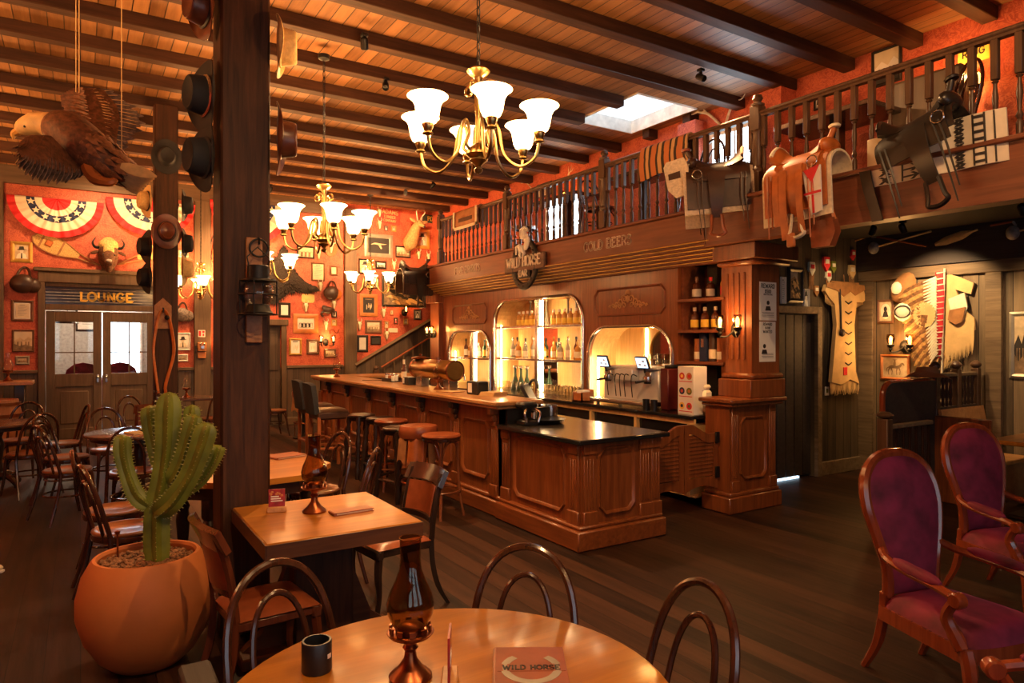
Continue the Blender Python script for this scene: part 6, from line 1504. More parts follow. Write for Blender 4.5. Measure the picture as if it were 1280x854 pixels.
for i, (x, lb) in enumerate(((.05, 'purple chair back seen through the left lounge door glass'), (.66, 'purple chair back seen through the right lounge door glass'))):
    t = thing('lounge_chair', lb, 'chair', (x, YB + 1.3, 0), group='purple lounge chairs beyond the doors')
    m = MB(); m.prism([(-.3, .4), (.3, .4), *[(.3 * math.cos(math.radians(q)), 1.02 + .26 * math.sin(math.radians(q))) for q in (0, 30, 60, 90, 120, 150, 180)]], -.05, .05, M=basis((0, 0, 0), (1, 0, 0), (0, 0, 1), (0, -1, 0))); m.build('backrest', M_velvet, t)
    m = MB(); m.box(-.3, .3, 0, .5, .2, .44, b=.03); m.build('seat', M_velvet, t)
    for sx in (-1, 1):
        for yy in (.04, .46):
            m = MB(); m.box(sx * .25 - .02, sx * .25 + .02, yy - .02, yy + .02, 0, .2); m.build('leg', M_dark, t)
picture('framed newspaper page seen through the left lounge door glass', wally(.17, 2.2, YB + 3.19), .5, .6, 'doc', 'docw', M_fblack, .04, .03)
# ---------------------------------------------------------------- potted cactus
PC = (.30, 4.06)
t = thing('plant_pot', 'large round terracotta pot by the big post, filled with lava gravel', 'plant pot', (*PC, 0))
m = MB(); m.lathe([(.14, 0), (.17, .005), (.23, .06), (.29, .16), (.325, .28), (.325, .38), (.30, .48), (.262, .55), (.25, .565), (.235, .565), (.228, .55), (.24, .50), (.001, .50)], 48); m.build('pot', M_terra, t)
m = MB(); random.seed(2)
m.lathe([(.236, .515), (.15, .522), (.001, .526)], 24)
for k in range(560):
    r = .225 * math.sqrt(random.random()); a = 2 * PI * random.random(); s = .008 + .008 * random.random()
    m.ell((r * math.cos(a), r * math.sin(a), .525 + .006 * random.random()), (s, s * 1.2, s * .8), 5, 3)
g = m.build('gravel', M_gravel, t); g['kind'] = 'stuff'
m = MB(); m.tube([(-.13, .13, .52), (-.132, .132, .66)], [.005, .005], 6); m.lathe([(.012, .655), (.014, .67), (.001, .675)], 8, M=T(-.132, .132, 0)); m.build('watering_gauge', M_copper, t)
t = thing('cactus', 'tall branching green column cactus growing in the terracotta pot', 'cactus', (PC[0], PC[1], .52))
def stem(name, pts, rad, ribs=5, tw=.3):
    P = spl(pts, 7); N = len(P); m = MB(); rs = []; tips = []
    nrm = None
    for i, p in enumerate(P):
        d = (P[min(i + 1, N - 1)] - P[max(i - 1, 0)]).normalized()
        if nrm is None: nrm = d.orthogonal().normalized()
        nrm = (nrm - d * nrm.dot(d)).normalized(); bn = d.cross(nrm)
        q = i / (N - 1); R = rad * min(1, .72 + q * 2.5) * (math.sqrt(max(0.0, 1 - max(0, (q - .86) / .14) ** 2)) if q > .86 else 1) * (1 + .07 * math.sin(q * 9)) + .003
        row = []
        for k in range(ribs * 6):
            a = 2 * PI * k / (ribs * 6); c = math.cos(a * ribs) ; rr = R * (.80 + .24 * (c if c > 0 else c * .6)) * (1 + (.04 * (i % 2) if c > .9 else 0))
            w = p + (nrm * math.cos(a) + bn * math.sin(a)) * rr; row.append(m.v(w))
            if k % 6 == 0 and R > .015: tips.append((w, (nrm * math.cos(a) + bn * math.sin(a))))
        rs.append(row)
    m.rings(rs); m.build(name, M_cactus, t)
    return tips
SX = (C_, -S_, 0); u_ = V((C_, -S_, 0)); f_ = V((S_, C_, 0))
def cp(a, b, z): return tuple(u_ * a + f_ * b + V((0, 0, z)))
tips = stem('trunk', [cp(.055, 0, -.02), cp(.05, 0, .12), cp(.055, 0, .30), cp(.085, 0, .46), cp(.105, .0, .62), cp(.11, 0, .76), cp(.115, 0, .895)], .056)
for pts, r in (([cp(.02, -.03, .30), cp(-.04, -.04, .36), cp(-.085, -.04, .47), cp(-.11, -.04, .58), cp(-.108, -.04, .675)], .038),
               ([cp(.085, .03, .46), cp(.03, .05, .56), cp(-.0, .05, .68), cp(-.015, .05, .82), ], .042),
               ([cp(.11, .05, .44), cp(.15, .08, .55), cp(.185, .09, .68), cp(.195, .09, .82)], .037),
               ([cp(.12, .0, .42), cp(.18, -.02, .52), cp(.23, -.03, .66), cp(.265, -.03, .78)], .040),
               ([cp(.07, -.03, .27), cp(.16, -.05, .34), cp(.25, -.06, .47), cp(.31, -.06, .62), cp(.345, -.06, .74)], .050),
               ([cp(.13, .04, .34), cp(.24, .08, .42), cp(.30, .10, .52), cp(.33, .10, .60)], .034)):
    tips += stem('branch', pts, r)
m = MB()
for w, d in tips:
    for k in range(2):
        e = (d + V((random.random() - .5, random.random() - .5, random.random() - .3)) * .9).normalized(); m.tube([w - d * .003, w + e * .011], [.0022, .0004], 3)
s = m.build('spines', M_spine, t); s['kind'] = 'stuff'
# ---------------------------------------------------------------- oil lamps on the tables
def oil_lamp(label, p, gm, s=1.0, base=None):
    t = thing('oil_lamp', label, 'oil lamp', tuple(p), group='table oil lamps'); t.scale = (s, s, s)
    bm_ = base or M_copper
    m = MB(); m.lathe([(.001, 0), (.058, 0), (.06, .008), (.052, .016), (.035, .03), (.018, .055), (.015, .075), (.022, .085), (.015, .095), (.02, .11), (.03, .115)], 24); m.build('base', bm_, t)
    m = MB(); m.lathe([(.028, .112), (.058, .118), (.066, .128), (.06, .13), (.04, .128), (.04, .14), (.026, .15), (.001, .15)], 24)
    for k in range(10):
        a = 2 * PI * k / 10; m.box(.052, .058, -.008, .008, .12, .146, M=Matrix.Rotation(a, 4, 'Z'))
    m.build('burner', bm_, t)
    m = MB(); m.lathe([(.034, .135), (.05, .15), (.063, .18), (.066, .205), (.058, .235), (.042, .27), (.031, .30), (.028, .33), (.030, .385), (.033, .388), (.028, .388), (.0255, .33), (.0285, .30), (.039, .27), (.055, .234), (.063, .205), (.060, .18), (.047, .152), (.031, .138)], 28); m.build('chimney', gm, t)
    return t
oil_lamp('amber crackle-glass oil lamp on the front round table', onz(513, 847, .75), M_amber, 1.0)
oil_lamp('amber glass oil lamp with a copper foot on the square table', onz(393, 640, .75), M_amber, 1.08)
oil_lamp('clear oil lamp at the far corner of the bar top', onz(421, 471, 1.11), M_clear, .95)
oil_lamp('clear oil lamp with a tall chimney in front of the brass beer tap', onz(548, 487, 1.11), M_clear, 1.0)
oil_lamp('clear oil lamp on the wall table below the exit sign', onz(233, 497, .75), M_clear, 1.1)
oil_lamp('clear oil lamp on the high table at the far left edge', (ony(10, 470, 13.2).x, 13.2, 1.06), M_clear, 1.15)
oil_lamp('clear oil lamp on the dark round table, behind the cactus branch', onz(196, 541, .75), M_clear, 1.1)
# ---------------------------------------------------------------- cup, menus, cards
p = onz(396, 838, .75)
t = thing('candle_cup', 'black cup with a small pale tag on the front round table', 'cup', tuple(p))
m = MB(); m.lathe([(.001, 0), (.040, 0), (.042, .004), (.042, .082), (.040, .086), (.035, .086), (.034, .012), (.001, .012)], 32); m.build('cup', M_blackp, t)
m = MB(); m.grid(lambda u, v: (.0428 * math.cos(-.55 + .35 * u), .0428 * math.sin(-.55 + .35 * u), .042 + .012 * v), 6, 1, .001, M=Matrix.Rotation(-.55, 4, 'Z')); m.build('tag', M_cream, t)
def menu_folder(label, p, rz, w, h, logo=False, mat=None):
    t = thing('menu_folder', label, 'menu', tuple(p), rz)
    m = MB(); m.box(-w / 2, w / 2, -h / 2, h / 2, 0, .004, b=.001); m.box(-w / 2, w / 2, -h / 2, h / 2, .012, .016, b=.001); m.tube([(-w / 2, -h / 2, .008), (-w / 2, h / 2, .008)], .008, 8); m.build('cover', mat or M_leatherr, t)
    m = MB(); m.box(-w / 2 + .005, w / 2 - .006, -h / 2 + .005, h / 2 - .005, .004, .012); m.build('pages', M_paper, t)
    if logo:
        m = MB(); m.tube([(.075 * math.sin(a), -.075 * math.cos(a) * 1.05, .0162) for a in [-2.5 + 5 * i / 24 for i in range(25)]], .013, 6, flat=.08, up=(0, 0, 1)); m.build('horseshoe_logo', M_fsilver, t)
        m = MB(T(0, 0, .016)); m.box(-.095, .095, -.02, .022, 0, .001); m.build('logo_band', mat or M_leatherr, t)
        m = MB(T(0, 0, .017)); lettering(m, 'WILD HORSE', 0, -.012, .024, .001, t=.2, sx=.85); m.build('lettering', M_ink, t)
    return t
menu_folder('brown leather menu with a horseshoe logo, lying on the front round table', onz(664, 842, .75), -.55, .20, .26, True)
menu_folder('narrow brown menu folder lying on the square table', onz(440, 640, .75), .05, .22, .09)
menu_folder('brown menu lying on the octagonal table right of the post', onz(357, 571, .75), .3, .26, .20)
menu_folder('dark menu folder lying on the octagonal table behind the cactus', onz(268, 577, .75), .7, .24, .2, mat=M_dark)
menu_folder('pale menu lying on the dark round table', onz(178, 541, .75), .4, .26, .2, mat=M_buck)
def card_stand(label, p, rz, w, h, txt=True):
    t = thing('menu_card', label, 'menu card', tuple(p), rz)
    m = MB(); m.box(-w / 2 - .008, w / 2 + .008, -.022, .022, 0, .03, b=.004); m.build('wooden_block', M_bartop, t)
    m = MB(); m.box(-w / 2, w / 2, -.003, .003, .02, h); m.build('card', plain('red_card', (.28, .018, .02), .35, 0, .5, 30) if 'red_card' not in MATS else MATS['red_card'], t)
    m = MB(wally(0, 0, -.003))
    for k in range(3): m.box(-w * .36, w * .36 - .01 * k, h * .46 + k * .012, h * .46 + k * .012 + .006, 0, .001)
    m.build('print_lines', M_paperw, t)
    m = MB(wally(0, 0, -.003)); random.seed(9)
    for k in range(7): m.ell((w * (.38 * (random.random() * 2 - 1)), h * (.70 + .2 * random.random()), .0), (.008, .007, .001), 6, 4)
    m.build('print_picture', M_forange, t)
    return t
card_stand('red menu card in a wooden block on the square table, against the post', onz(346, 640, .75), -.28, .085, .125)
card_stand('red menu card in a clear stand seen nearly edge-on on the front round table', onz(562, 858, .75), 1.05, .10, .15)
# dark corner of a wooden seat at the bottom left of the front table
p = onz(286, 846, .52); t = thing('bench', 'corner of a dark greenish wooden bench left of the front round table', 'bench', (p.x - .11, p.y - .10, 0))
m = MB(); m.box(-.05, .05, -.10, .10, 0, .60, b=.01); m.build('end_post', M_frieze, t)
m = MB(); m.box(.0, .05, -.25, .02, .38, .43, b=.008); m.build('seat', MATS['board_wood'], t)
# pale shoe tip at the far left edge
p = onz(0, 714, 0); t = thing('shoe', 'tip of a pale shoe on the floor at the left edge', 'shoe', (p.x - .10, p.y, 0), -.3)
m = MB(); m.ell((0, 0, .035), (.13, .045, .035), 14, 8); m.build('upper', M_paper, t)
m = MB(); m.prism([(-.13 + .0, -.045), (.08, -.048), (.13, -.02), (.13, .02), (.08, .048), (-.13, .045)], 0, .014); m.build('sole', M_white, t)
# ---------------------------------------------------------------- bottles
def prof_std(h, r): return [(.001, 0), (r, 0), (r * 1.02, .01), (r, h * .55), (r * .9, h * .62), (r * .36, h * .74), (r * .33, h * .93), (r * .4, h * .935), (r * .4, h * .955), (.001, h * .955)]
def prof_squat(h, r): return [(.001, 0), (r, 0), (r * 1.04, .01), (r * 1.04, h * .58), (r * .9, h * .68), (r * .4, h * .76), (r * .36, h * .9), (.001, h * .9)]
def prof_decanter(h, r): return [(.001, 0), (r, 0), (r * 1.02, .02), (r * .62, h * .35), (r * .28, h * .6), (r * .24, h * .9), (r * .4, h), (.001, h)]
BOT = {}
def bottle_proto(kind, liquid, labelm, capm, h, r, label, p, group):
    key = (kind, liquid.name, labelm.name if labelm else '', round(h, 3), capm.name)
    if key in BOT: return dup(BOT[key], label, tuple(p), 0, group=group)
    t = thing('bottle', label, 'bottle', tuple(p), group=group)
    pf = {'std': prof_std, 'squat': prof_squat, 'dec': prof_decanter}[kind](h, r)
    m = MB(); m.lathe(pf, 14); m.build('glass', liquid, t)
    if labelm:
        m = MB(); z0, z1 = (h * .12, h * .46); m.lathe([(r * 1.05, z0), (r * 1.06, z0 + .002), (r * 1.06, z1), (r * 1.05, z1)], 14, cap=False); m.build('label', labelm, t)
    m = MB(); z = pf[-1][1]; rr = r * .46; m.lathe([(rr, z - .012), (rr, z + .025), (rr * .9, z + .03), (.001, z + .03)], 10); m.build('stopper', capm, t)
    BOT[key] = t; return t
def row(n, y0, y1, x, z, spec, lab, group, jit=.0):
    """n bottles from y0 (left) to y1 (right) on a shelf"""
    for k in range(n):
        kind, liq, lm, cm, h, r = spec[k % len(spec)]
        lb = lab % (ORD[k],)
        bottle_proto(kind, liq, lm, cm, h, r, lb, (x + jit * math.sin(k * 2.7), lerp(y0, y1, k / max(1, n - 1)), z), group)
whis = ('squat', M_whis, M_labelw, M_fbrown, .235, .045)
row(6, 9.18, 8.58, QX + .20, 1.916, [('squat', M_whis, M_labely, M_cream, .235, .045)], '%s from the left of the six amber bottles, top left bay', 'amber bottles on the top shelf')
row(7, 8.24, 7.42, QX + .20, 1.916, [('squat', M_whis, M_labely, M_cream, .235, .045)], '%s from the left of the seven amber bottles, top right bay', 'amber bottles on the top shelf')
row(4, 9.10, 8.66, QX + .36, 1.916, [('dec', M_gin, None, M_cream, .40, .055)], '%s from the left of four slim pale bottles, top left bay', 'slim pale bottles behind the amber ones')
row(4, 8.1, 7.5, QX + .36, 1.916, [('dec', M_gin, None, M_cream, .40, .055)], '%s from the left of four slim pale bottles, top right bay', 'slim pale bottles behind the amber ones')
mix = [('std', M_gin, M_labelw, M_steel, .31, .038), ('std', M_whisd, M_labelw, M_fblack, .32, .037), ('squat', M_whis, M_labelw, M_gold, .26, .045), ('std', M_green, M_labely, M_fblack, .30, .038), ('squat', M_gin, M_labelw, M_steel, .25, .043), ('std', M_whis, M_labely, M_gold, .33, .036)]
row(9, 9.4, 8.56, QX + .22, 1.416, mix, '%s from the left of nine spirit bottles, middle shelf, left bay', 'spirits on the middle shelf of the tall arch', .04)
row(10, 8.26, 7.36, QX + .22, 1.416, mix[2:] + mix[:2], '%s from the left of ten spirit bottles, middle shelf, right bay', 'spirits on the middle shelf of the tall arch', .04)
row(4, 11.0, 10.58, QX + .22, 1.396, mix[1:], '%s from the left of four bottles, left bay of small arch', 'spirits in the small arch', .03)
row(5, 10.32, 9.86, QX + .22, 1.396, mix[3:] + mix[:3], '%s from the left of five bottles, right bay of small arch', 'spirits in the small arch', .03)
row(3, 5.40, 5.0, QX + .14, SHZ[2], [('squat', M_whisd, M_labelw, M_fbrown, .25, .05), ('squat', M_whisd, M_labelw, M_bred, .23, .045), ('squat', M_whis, M_bred, M_fblack, .26, .05)], '%s from the left of three bottles, top open shelf by the pillar', 'bottles on the open shelves')
row(4, 5.43, 4.98, QX + .14, SHZ[1], [('squat', M_whisd, M_labely, M_labelw, .25, .046)], '%s from the left of the yellow-labelled brown bottles on the open shelf', 'bottles on the open shelves')
row(3, 9.36, 9.02, QX + .24, .921, [('dec', M_green, None, M_steel, .34, .08)], '%s from the left of three wide-based decanters under the tall arch', 'decanters at the bottom of the tall arch')
for k, (y, mt, h, sq) in enumerate(((5.36, MATS['orange_leg'], .25, 0), (5.26, M_bblue, .31, 1), (5.15, M_leatherd, .32, 0), (5.04, MATS['orange_leg'], .26, 0), (4.95, M_bred, .31, 1))):
    lb = ('plain wooden bottle tube, leftmost on the lowest open shelf', 'dark blue bottle box on the lowest open shelf', 'dark bottle tube with a pale band on the lowest open shelf', 'wooden bottle tube right of the dark tube on the lowest open shelf', 'red bottle box at the right end of the lowest open shelf')[k]
    t = thing('bottle_case', lb, 'bottle case', (QX + .12, y, SHZ[0]), group='bottle boxes on the lowest open shelf'); m = MB()
    if sq: m.box(-.045, .045, -.045, .045, 0, h, b=.004)
    else: m.lathe([(.001, 0), (.044, 0), (.044, h), (.001, h)], 20)
    m.build('box', mt, t)
    m = MB()
    if sq: m.box(-.047, -.044, -.02, .02, h * .5, h * .8)
    else: m.lathe([(.0445, h * .1), (.0455, h * .1), (.0455, h * .42), (.0445, h * .42)], 20, cap=False)
    m.build('label', M_labelw if k != 1 else M_steel, t)
# glasses on the back counter
def tumbler(p, lb, grp):
    if 'tum' in BOT: return dup(BOT['tum'], lb, tuple(p), group=grp)
    m = MB(); m.lathe([(.001, 0), (.032, 0), (.038, .13), (.036, .13), (.030, .012), (.001, .012)], 16)
    o = tag(m.build('drinking_glass', M_boot), lb, 'glass', grp); o.location = tuple(p); BOT['tum'] = o; return o
for j in range(2):
    for k in range(12):
        tumbler((QX + .06 + .12 * j, lerp(8.20, 7.32, k / 11), .921), '%s clear glass from the left, %s row under the tall arch' % (ORD[k], ('front', 'back')[j]), 'clear glasses on the back counter')
for k in range(8): tumbler((QX + .05, lerp(9.5, 8.6, k / 7), .921), '%s clear glass from the left under the left bay of the tall arch' % ORD[k], 'clear glasses on the back counter')
for k in range(6): tumbler((QX + .34, lerp(6.42, 5.82, k / 5), 1.39), '%s clear glass from the left on top of the coffee machine' % ORD[k], 'clear glasses on the coffee machine')
# ---------------------------------------------------------------- espresso machine and its neighbours
t = thing('coffee_machine', 'large chrome espresso machine with two tilted touch screens', 'coffee machine', (5.44, 6.06, .92))
m = MB(); m.box(.06, .44, -.46, .50, .06, .44, b=.02); m.box(.02, .46, -.47, .52, .44, .465, b=.006); m.build('housing', M_satin, t)
m = MB(); m.box(-.14, .40, -.48, .54, .03, .08, b=.012)
for k in (-.42, .46): m.lathe([(.02, 0), (.025, .03)], 10, M=T(-.06, k, 0)); m.lathe([(.02, 0), (.025, .03)], 10, M=T(.3, k, 0))
m.build('drip_tray', M_steel, t)
m = MB(); m.box(-.05, .07, -.14, .16, .30, .44, b=.012); m.box(-.052, -.05, -.03, .04, .40, .42); m.build('front_block', M_satin, t)
for y in (-.34, .34):
    m = MB(); m.lathe([(.05, .30), (.055, .32), (.05, .36), (.03, .37)], 16, M=T(.0, y, 0)); m.box(.0, .08, y - .05, y + .05, .33, .42, b=.01); m.build('group_head', M_steel, t)
    m = MB(); m.tube([(-.02, y, .315), (-.16, y + .02, .30)], [.012, .016], 8); m.lathe([(.04, .28), (.045, .31), (.03, .31)], 16, M=T(0, y, 0)); m.build('portafilter', M_blackp, t)
    m = MB(); R_ = T(-.04, y + .04, .52, 0, -.35, 0); m.box(-.012, .012, -.10, .10, -.075, .075, b=.006, M=R_); m.tube([(.0, y + .04, .40), (-.02, y + .04, .48)], .012, 8); sc_ = m.build('display', M_blackp, t)
    m = MB(); m.box(-.0135, -.012, -.085, .085, -.06, .06, M=R_); m.build('screen', M_screen, sc_)
    m = MB(T(0, 0, 0)); 
    for a, b in ((-.03, .02), (.035, -.02), (-.045, -.03)): m.box(-.015, -.0135, a - .018, a + .018, b - .012, b + .012, M=R_)
    m.build('screen_icons', M_paperw, sc_)
for y in (-.08, .0, .08, -.20, .22):
    m = MB(); m.tube(spl([(-.03, y, .36), (-.10, y, .38), (-.12, y, .30), (-.10, y, .12)], 4), .006, 6); m.build('steam_wand', M_iron, t)
t = thing('brew_grinder', 'dark red tall box beside the coffee machine', 'appliance', (5.46, 5.50 - .02, .92))
m = MB(); m.box(0, .3, -.06, .06, 0, .46, b=.01); m.build('housing', plain('dark_red_panel', (.10, .014, .014), .35), t)
m = MB(); m.box(.05, .25, -.05, .05, .46, .50, b=.01); m.build('lid', M_blackp, t)
p0_ = onx(864, 515, 5.36)
t = thing('patterned_box', 'tall white carton printed with round coloured motifs beside the pillar', 'box', (5.32, 5.03, .92))
m = MB(); m.box(0, .20, -.11, .11, 0, .50, b=.004); m.build('carton', M_paperw, t)
m = MB(wallx(0, 0, 0))
cs = (M_bred, M_yellow, M_cactus, M_bblue, M_forange, M_redp)
for k in range(6):
    x, y = (-.05 if k % 2 else .05), .09 + (k // 2) * .155; m.mi = k; m.prism(arc(x, y, .037, 0, 345, 20), 0, .002); m.mi = (k + 2) % 6; m.prism(arc(x, y, .018, 0, 330, 12), .002, .003)
m.mi = 0
for k in range(3): m.box(-.09, .09, .03 + k * .155, .038 + k * .155, 0, .0015)
m.build('motifs', list(cs), t)
t = thing('cream_tin', 'cream rounded tin with a dark emblem tucked behind the pillar base', 'tin', (5.52, 4.955, .92))
m = MB(); m.box(-.07, .07, -.06, .06, 0, .26, b=.03); m.box(-.06, .06, -.05, .05, .26, .31, b=.02); m.build('tin', M_labelw, t)
m = MB(wallx(-.071, 0, 0)); m.prism(arc(.0, .21, .022, 0, 330, 12), 0, .002); m.box(-.04, .04, .25, .256, 0, .002); m.build('emblem', M_ink, t)
for k, (u, v) in enumerate(((829, 511), (841, 512))):
    p = onz(u, v, .92); t = thing('black_tumbler', ('black tumbler at the edge of the work top, left one', 'black tumbler at the edge of the work top, right one')[k], 'cup', (5.31, p.y if k == 0 else p.y, .92), group='black tumblers')
    m = MB(); m.lathe([(.001, 0), (.034, 0), (.04, .12), (.037, .12), (.032, .01), (.001, .01)], 18); m.build('tumbler', M_blackp, t)
p = onz(738, 497, .92); t = thing('wooden_caddy', 'small open wooden box left of the coffee machine', 'box', (5.42, 6.86, .92))
m = MB(); m.box(-.1, .1, -.09, .09, 0, .015); m.box(-.1, -.085, -.09, .09, 0, .11); m.box(.085, .1, -.09, .09, 0, .15); m.box(-.1, .1, -.09, -.075, 0, .12); m.box(-.1, .1, .075, .09, 0, .12); m.build('box', MATS['orange_leg'], t)
m = MB(); m.box(-.06, .06, -.06, .06, .015, .14, b=.004); m.build('napkins', M_paperw, t)
# ---------------------------------------------------------------- on the bar
p = onz(679, 529, .89)
for k in range(4):
    m = MB(T(p.x + (.012 * (k % 2)), p.y - .01 * k, .888 + .012 * k)); m.lathe([(.001, 0), (.16, 0), (.19, .012), (.192, .014), (.185, .014), (.158, .004), (.001, .004)], 36)
    tag(m.build('serving_tray', M_blackp), ('lowest', 'second lowest', 'second', 'top')[k] + ' black round tray in the stack on the low counter' if k != 2 else 'second from the top of the black round trays on the low counter', 'tray', 'black round trays')
p = V((3.99, 5.60, .889)); t = thing('ice_bucket', 'shiny steel pot standing behind the black trays', 'pot', tuple(p))
m = MB(); m.lathe([(.001, 0), (.078, 0), (.082, .01), (.08, .15), (.084, .155), (.076, .155), (.075, .01), (.001, .01)], 28); m.build('pot', M_steel, t)
m = MB(); m.tube(spl([(-.08, 0, .12), (-.13, 0, .12), (-.13, 0, .04), (-.08, 0, .04)], 4), .008, 6); m.build('handle', M_steel, t)
p = onz(652, 520, .89); t = thing('till_terminal', 'black cash-till screen seen from behind at the step of the counter', 'till', (4.05, 6.10, .889), .5); t.scale = (1, 1, .95)
m = MB(); m.box(-.12, .12, -.10, .10, 0, .02, b=.006); m.tube([(0, 0, .02), (0, -.02, .14)], .03, 10); m.build('stand', M_blackp, t)
m = MB(); m.box(-.18, .18, -.015, .02, -.12, .12, b=.008, M=T(0, -.03, .24, -.5, 0, .3)); m.build('display', M_blackp, t)
m = MB(); m.box(-.16, .16, .02, .024, -.10, .10, M=T(0, -.03, .24, -.5, 0, .3)); m.build('screen', MATS['dark_red_panel'], t)
p = onz(640, 532, .89); t = thing('bar_grinder', 'black and chrome appliance with levers at the step of the counter', 'appliance', (3.58, 5.38, .888))
m = MB(); m.box(-.08, .08, -.08, .08, 0, .05, b=.01); m.tube([(0, .05, .05), (.02, .05, .18)], .02, 8); m.box(-.10, .08, -.07, .08, .16, .22, b=.02); m.build('body', M_blackp, t)
m = MB(); m.tube(spl([(-.06, -.06, .16), (-.09, -.09, .12), (-.07, -.10, .04)], 4), .012, 8); m.tube(spl([(.05, -.06, .16), (.07, -.11, .12), (.04, -.12, .04)], 4), .01, 8); m.lathe([(.03, .06), (.035, .12), (.02, .14)], 14, M=T(.06, -.02, 0)); m.build('levers', M_steel, t)
# brass drum beer tap
a, b = onz(535, 482, 1.11), onz(625, 492, 1.11)
t = thing('beer_tap', 'big polished brass drum beer tap on the bar', 'beer tap', (3.68, 7.55, 1.11)); t.scale = (.88, .92, .88)
m = MB(); M_ = T(0, -.55, .26) @ Matrix.Rotation(-PI / 2, 4, 'X'); m.lathe([(.001, 0), (.12, .0), (.135, .02), (.135, 1.12), (.12, 1.14), (.001, 1.14)], 32, M=M_); m.build('drum', M_brass, t)
m = MB(); m.lathe([(.132, -.012), (.14, -.006), (.14, .02), (.132, .025)], 32, M=M_, cap=False); m.lathe([(.132, 1.10), (.14, 1.105), (.14, 1.14), (.132, 1.146)], 32, M=M_, cap=False); m.build('drum_rim', M_copper, t)
for k in (-.42, .42):
    m = MB(); m.box(-.07, .07, k - .08, k + .08, 0, .18, b=.01); m.build('pedestal', M_steel, t)
for k in range(5):
    y = -.42 + k * .2; m = MB(); m.tube(spl([(.12, y, .22), (.20, y, .20), (.21, y, .12)], 4), .011, 8); m.build('spout', M_steel, t)
t = thing('tap_lid', 'round copper pan lid lying on top of the brass drum', 'lid', (3.68, 8.0, 1.458)); m = MB(); m.lathe([(.001, 0), (.11, 0), (.12, .01), (.11, .02), (.03, .035), (.012, .04), (.02, .06), (.001, .068)], 24); m.build('lid', M_copper, t)
# curved brown tap head at the right end
p = onz(595, 480, 1.11); 
t = thing('curved_faucet', 'black gooseneck water tap behind the bar edge', 'faucet', (4.2, 6.28, .888))
m = MB(); m.lathe([(.03, 0), (.03, .03), (.02, .04)], 14); m.tube(spl([(0, 0, .03), (0, 0, .28), (0, -.05, .36), (0, -.13, .36), (0, -.17, .28)], 5), .016, 10); m.build('neck', M_blackp, t)
m = MB(); m.tube([(0, 0, .10), (.06, .02, .13)], .008, 6); m.build('lever', M_blackp, t)
# condiment caddies, bottle, napkin holder, papers
p = onz(505, 478, 1.11); t = thing('beer_bottle', 'brown beer bottle with a pale neck standing on the bar', 'bottle', (p.x, p.y, 1.11)); m = MB(); m.lathe([(.001, 0), (.036, 0), (.037, .01), (.036, .17), (.028, .21), (.015, .26), (.014, .30), (.001, .30)], 18); m.build('glass', M_whisd, t)
m = MB(); m.lathe([(.0155, .25), (.0165, .25), (.016, .318), (.001, .318)], 14); m.build('foil', M_cream, t); m = MB(); m.lathe([(.0375, .06), (.038, .06), (.038, .15), (.0375, .15)], 18, cap=False); m.build('label', M_labelw, t)
p = onz(490, 477, 1.11); t = thing('condiment_tray', 'black tray of white jars and shakers on the bar', 'caddy', (p.x, p.y, 1.11))
m = MB(); m.box(-.09, .09, -.16, .16, 0, .012, b=.004); m.box(-.09, -.08, -.16, .16, 0, .05); m.build('tray', M_blackp, t)
for k in range(5):
    x, y = (-.03, .04)[k % 2], -.12 + k * .06
    m = MB(); m.lathe([(.001, .012), (.026, .012), (.028, .08), (.02, .09), (.001, .09)], 14, M=T(x, y, 0)); j = m.build('jar', M_paperw if k != 2 else M_forange, t); m = MB(); m.lathe([(.022, .088), (.024, .09), (.022, .11), (.001, .112)], 12, M=T(x, y, 0)); m.build('lid', M_steel, j)
p = onz(512, 481, 1.11); t = thing('napkin_holder', 'black napkin box with a pale card on the bar', 'napkin holder', (p.x, p.y, 1.11)); m = MB(); m.box(-.06, .06, -.09, .09, 0, .10, b=.006); m.build('box', M_blackp, t); m = MB(); m.box(-.07, -.062, .03, .08, .02, .09); m.box(-.05, .05, -.08, .08, .10, .106); m.build('napkins', M_paperw, t)
p = onz(614, 494, 1.11); t = thing('paper_stack', 'small stack of pale papers at the near end of the bar', 'papers', (p.x, p.y, 1.11), .2)
m = MB(); 
for k in range(6): m.box(-.10 + .004 * k, .10 + .003 * k, -.14, .14 - .005 * k, k * .006, k * .006 + .005)
m.build('sheets', M_buck, t)
p = onz(595, 493, 1.11); t = thing('black_bar_box', 'black box with a pale card standing on the bar near the tap', 'caddy', (p.x + .02, p.y + .0, 1.11)); m = MB(); m.box(-.07, .07, -.12, .12, 0, .14, b=.008); m.build('box', M_blackp, t); m = MB(); m.box(-.076, -.07, .0, .08, .02, .12); m.build('card', M_paperw, t)
p = onz(540, 488, 1.11); t = thing('bar_spoon', 'thin black stick lying on the oak bar top', 'stick', (onz(470, 476, 1.11).x, onz(470, 476, 1.11).y, 1.113), -.6); m = MB(); m.tube([(-.2, 0, .004), (.2, 0, .004)], .004, 6); m.build('stick', M_blackp, t)
p = onz(563, 490, 1.11); t = thing('bar_menu', 'open pale menu lying in front of the brass tap', 'menu', (p.x, p.y, 1.11), .3); m = MB(); m.box(-.10, .0, -.13, .13, 0, .006); m.box(.0, .10, -.13, .13, .001, .007); m.build('cover', M_leatherr, t); m = MB(); m.box(-.095, .095, -.125, .125, .007, .009); m.build('pages', M_buck, t)
p = onz(660, 498, 1.11)
for k in range(3):
    p = onz(570 + 14 * k, 484 + 1.5 * k, 1.0); tumbler((4.16, 6.98 - .14 * k, .92), '%s clear glass from the left below the brass drum tap' % ORD[k], 'clear glasses below the tap') if False else None
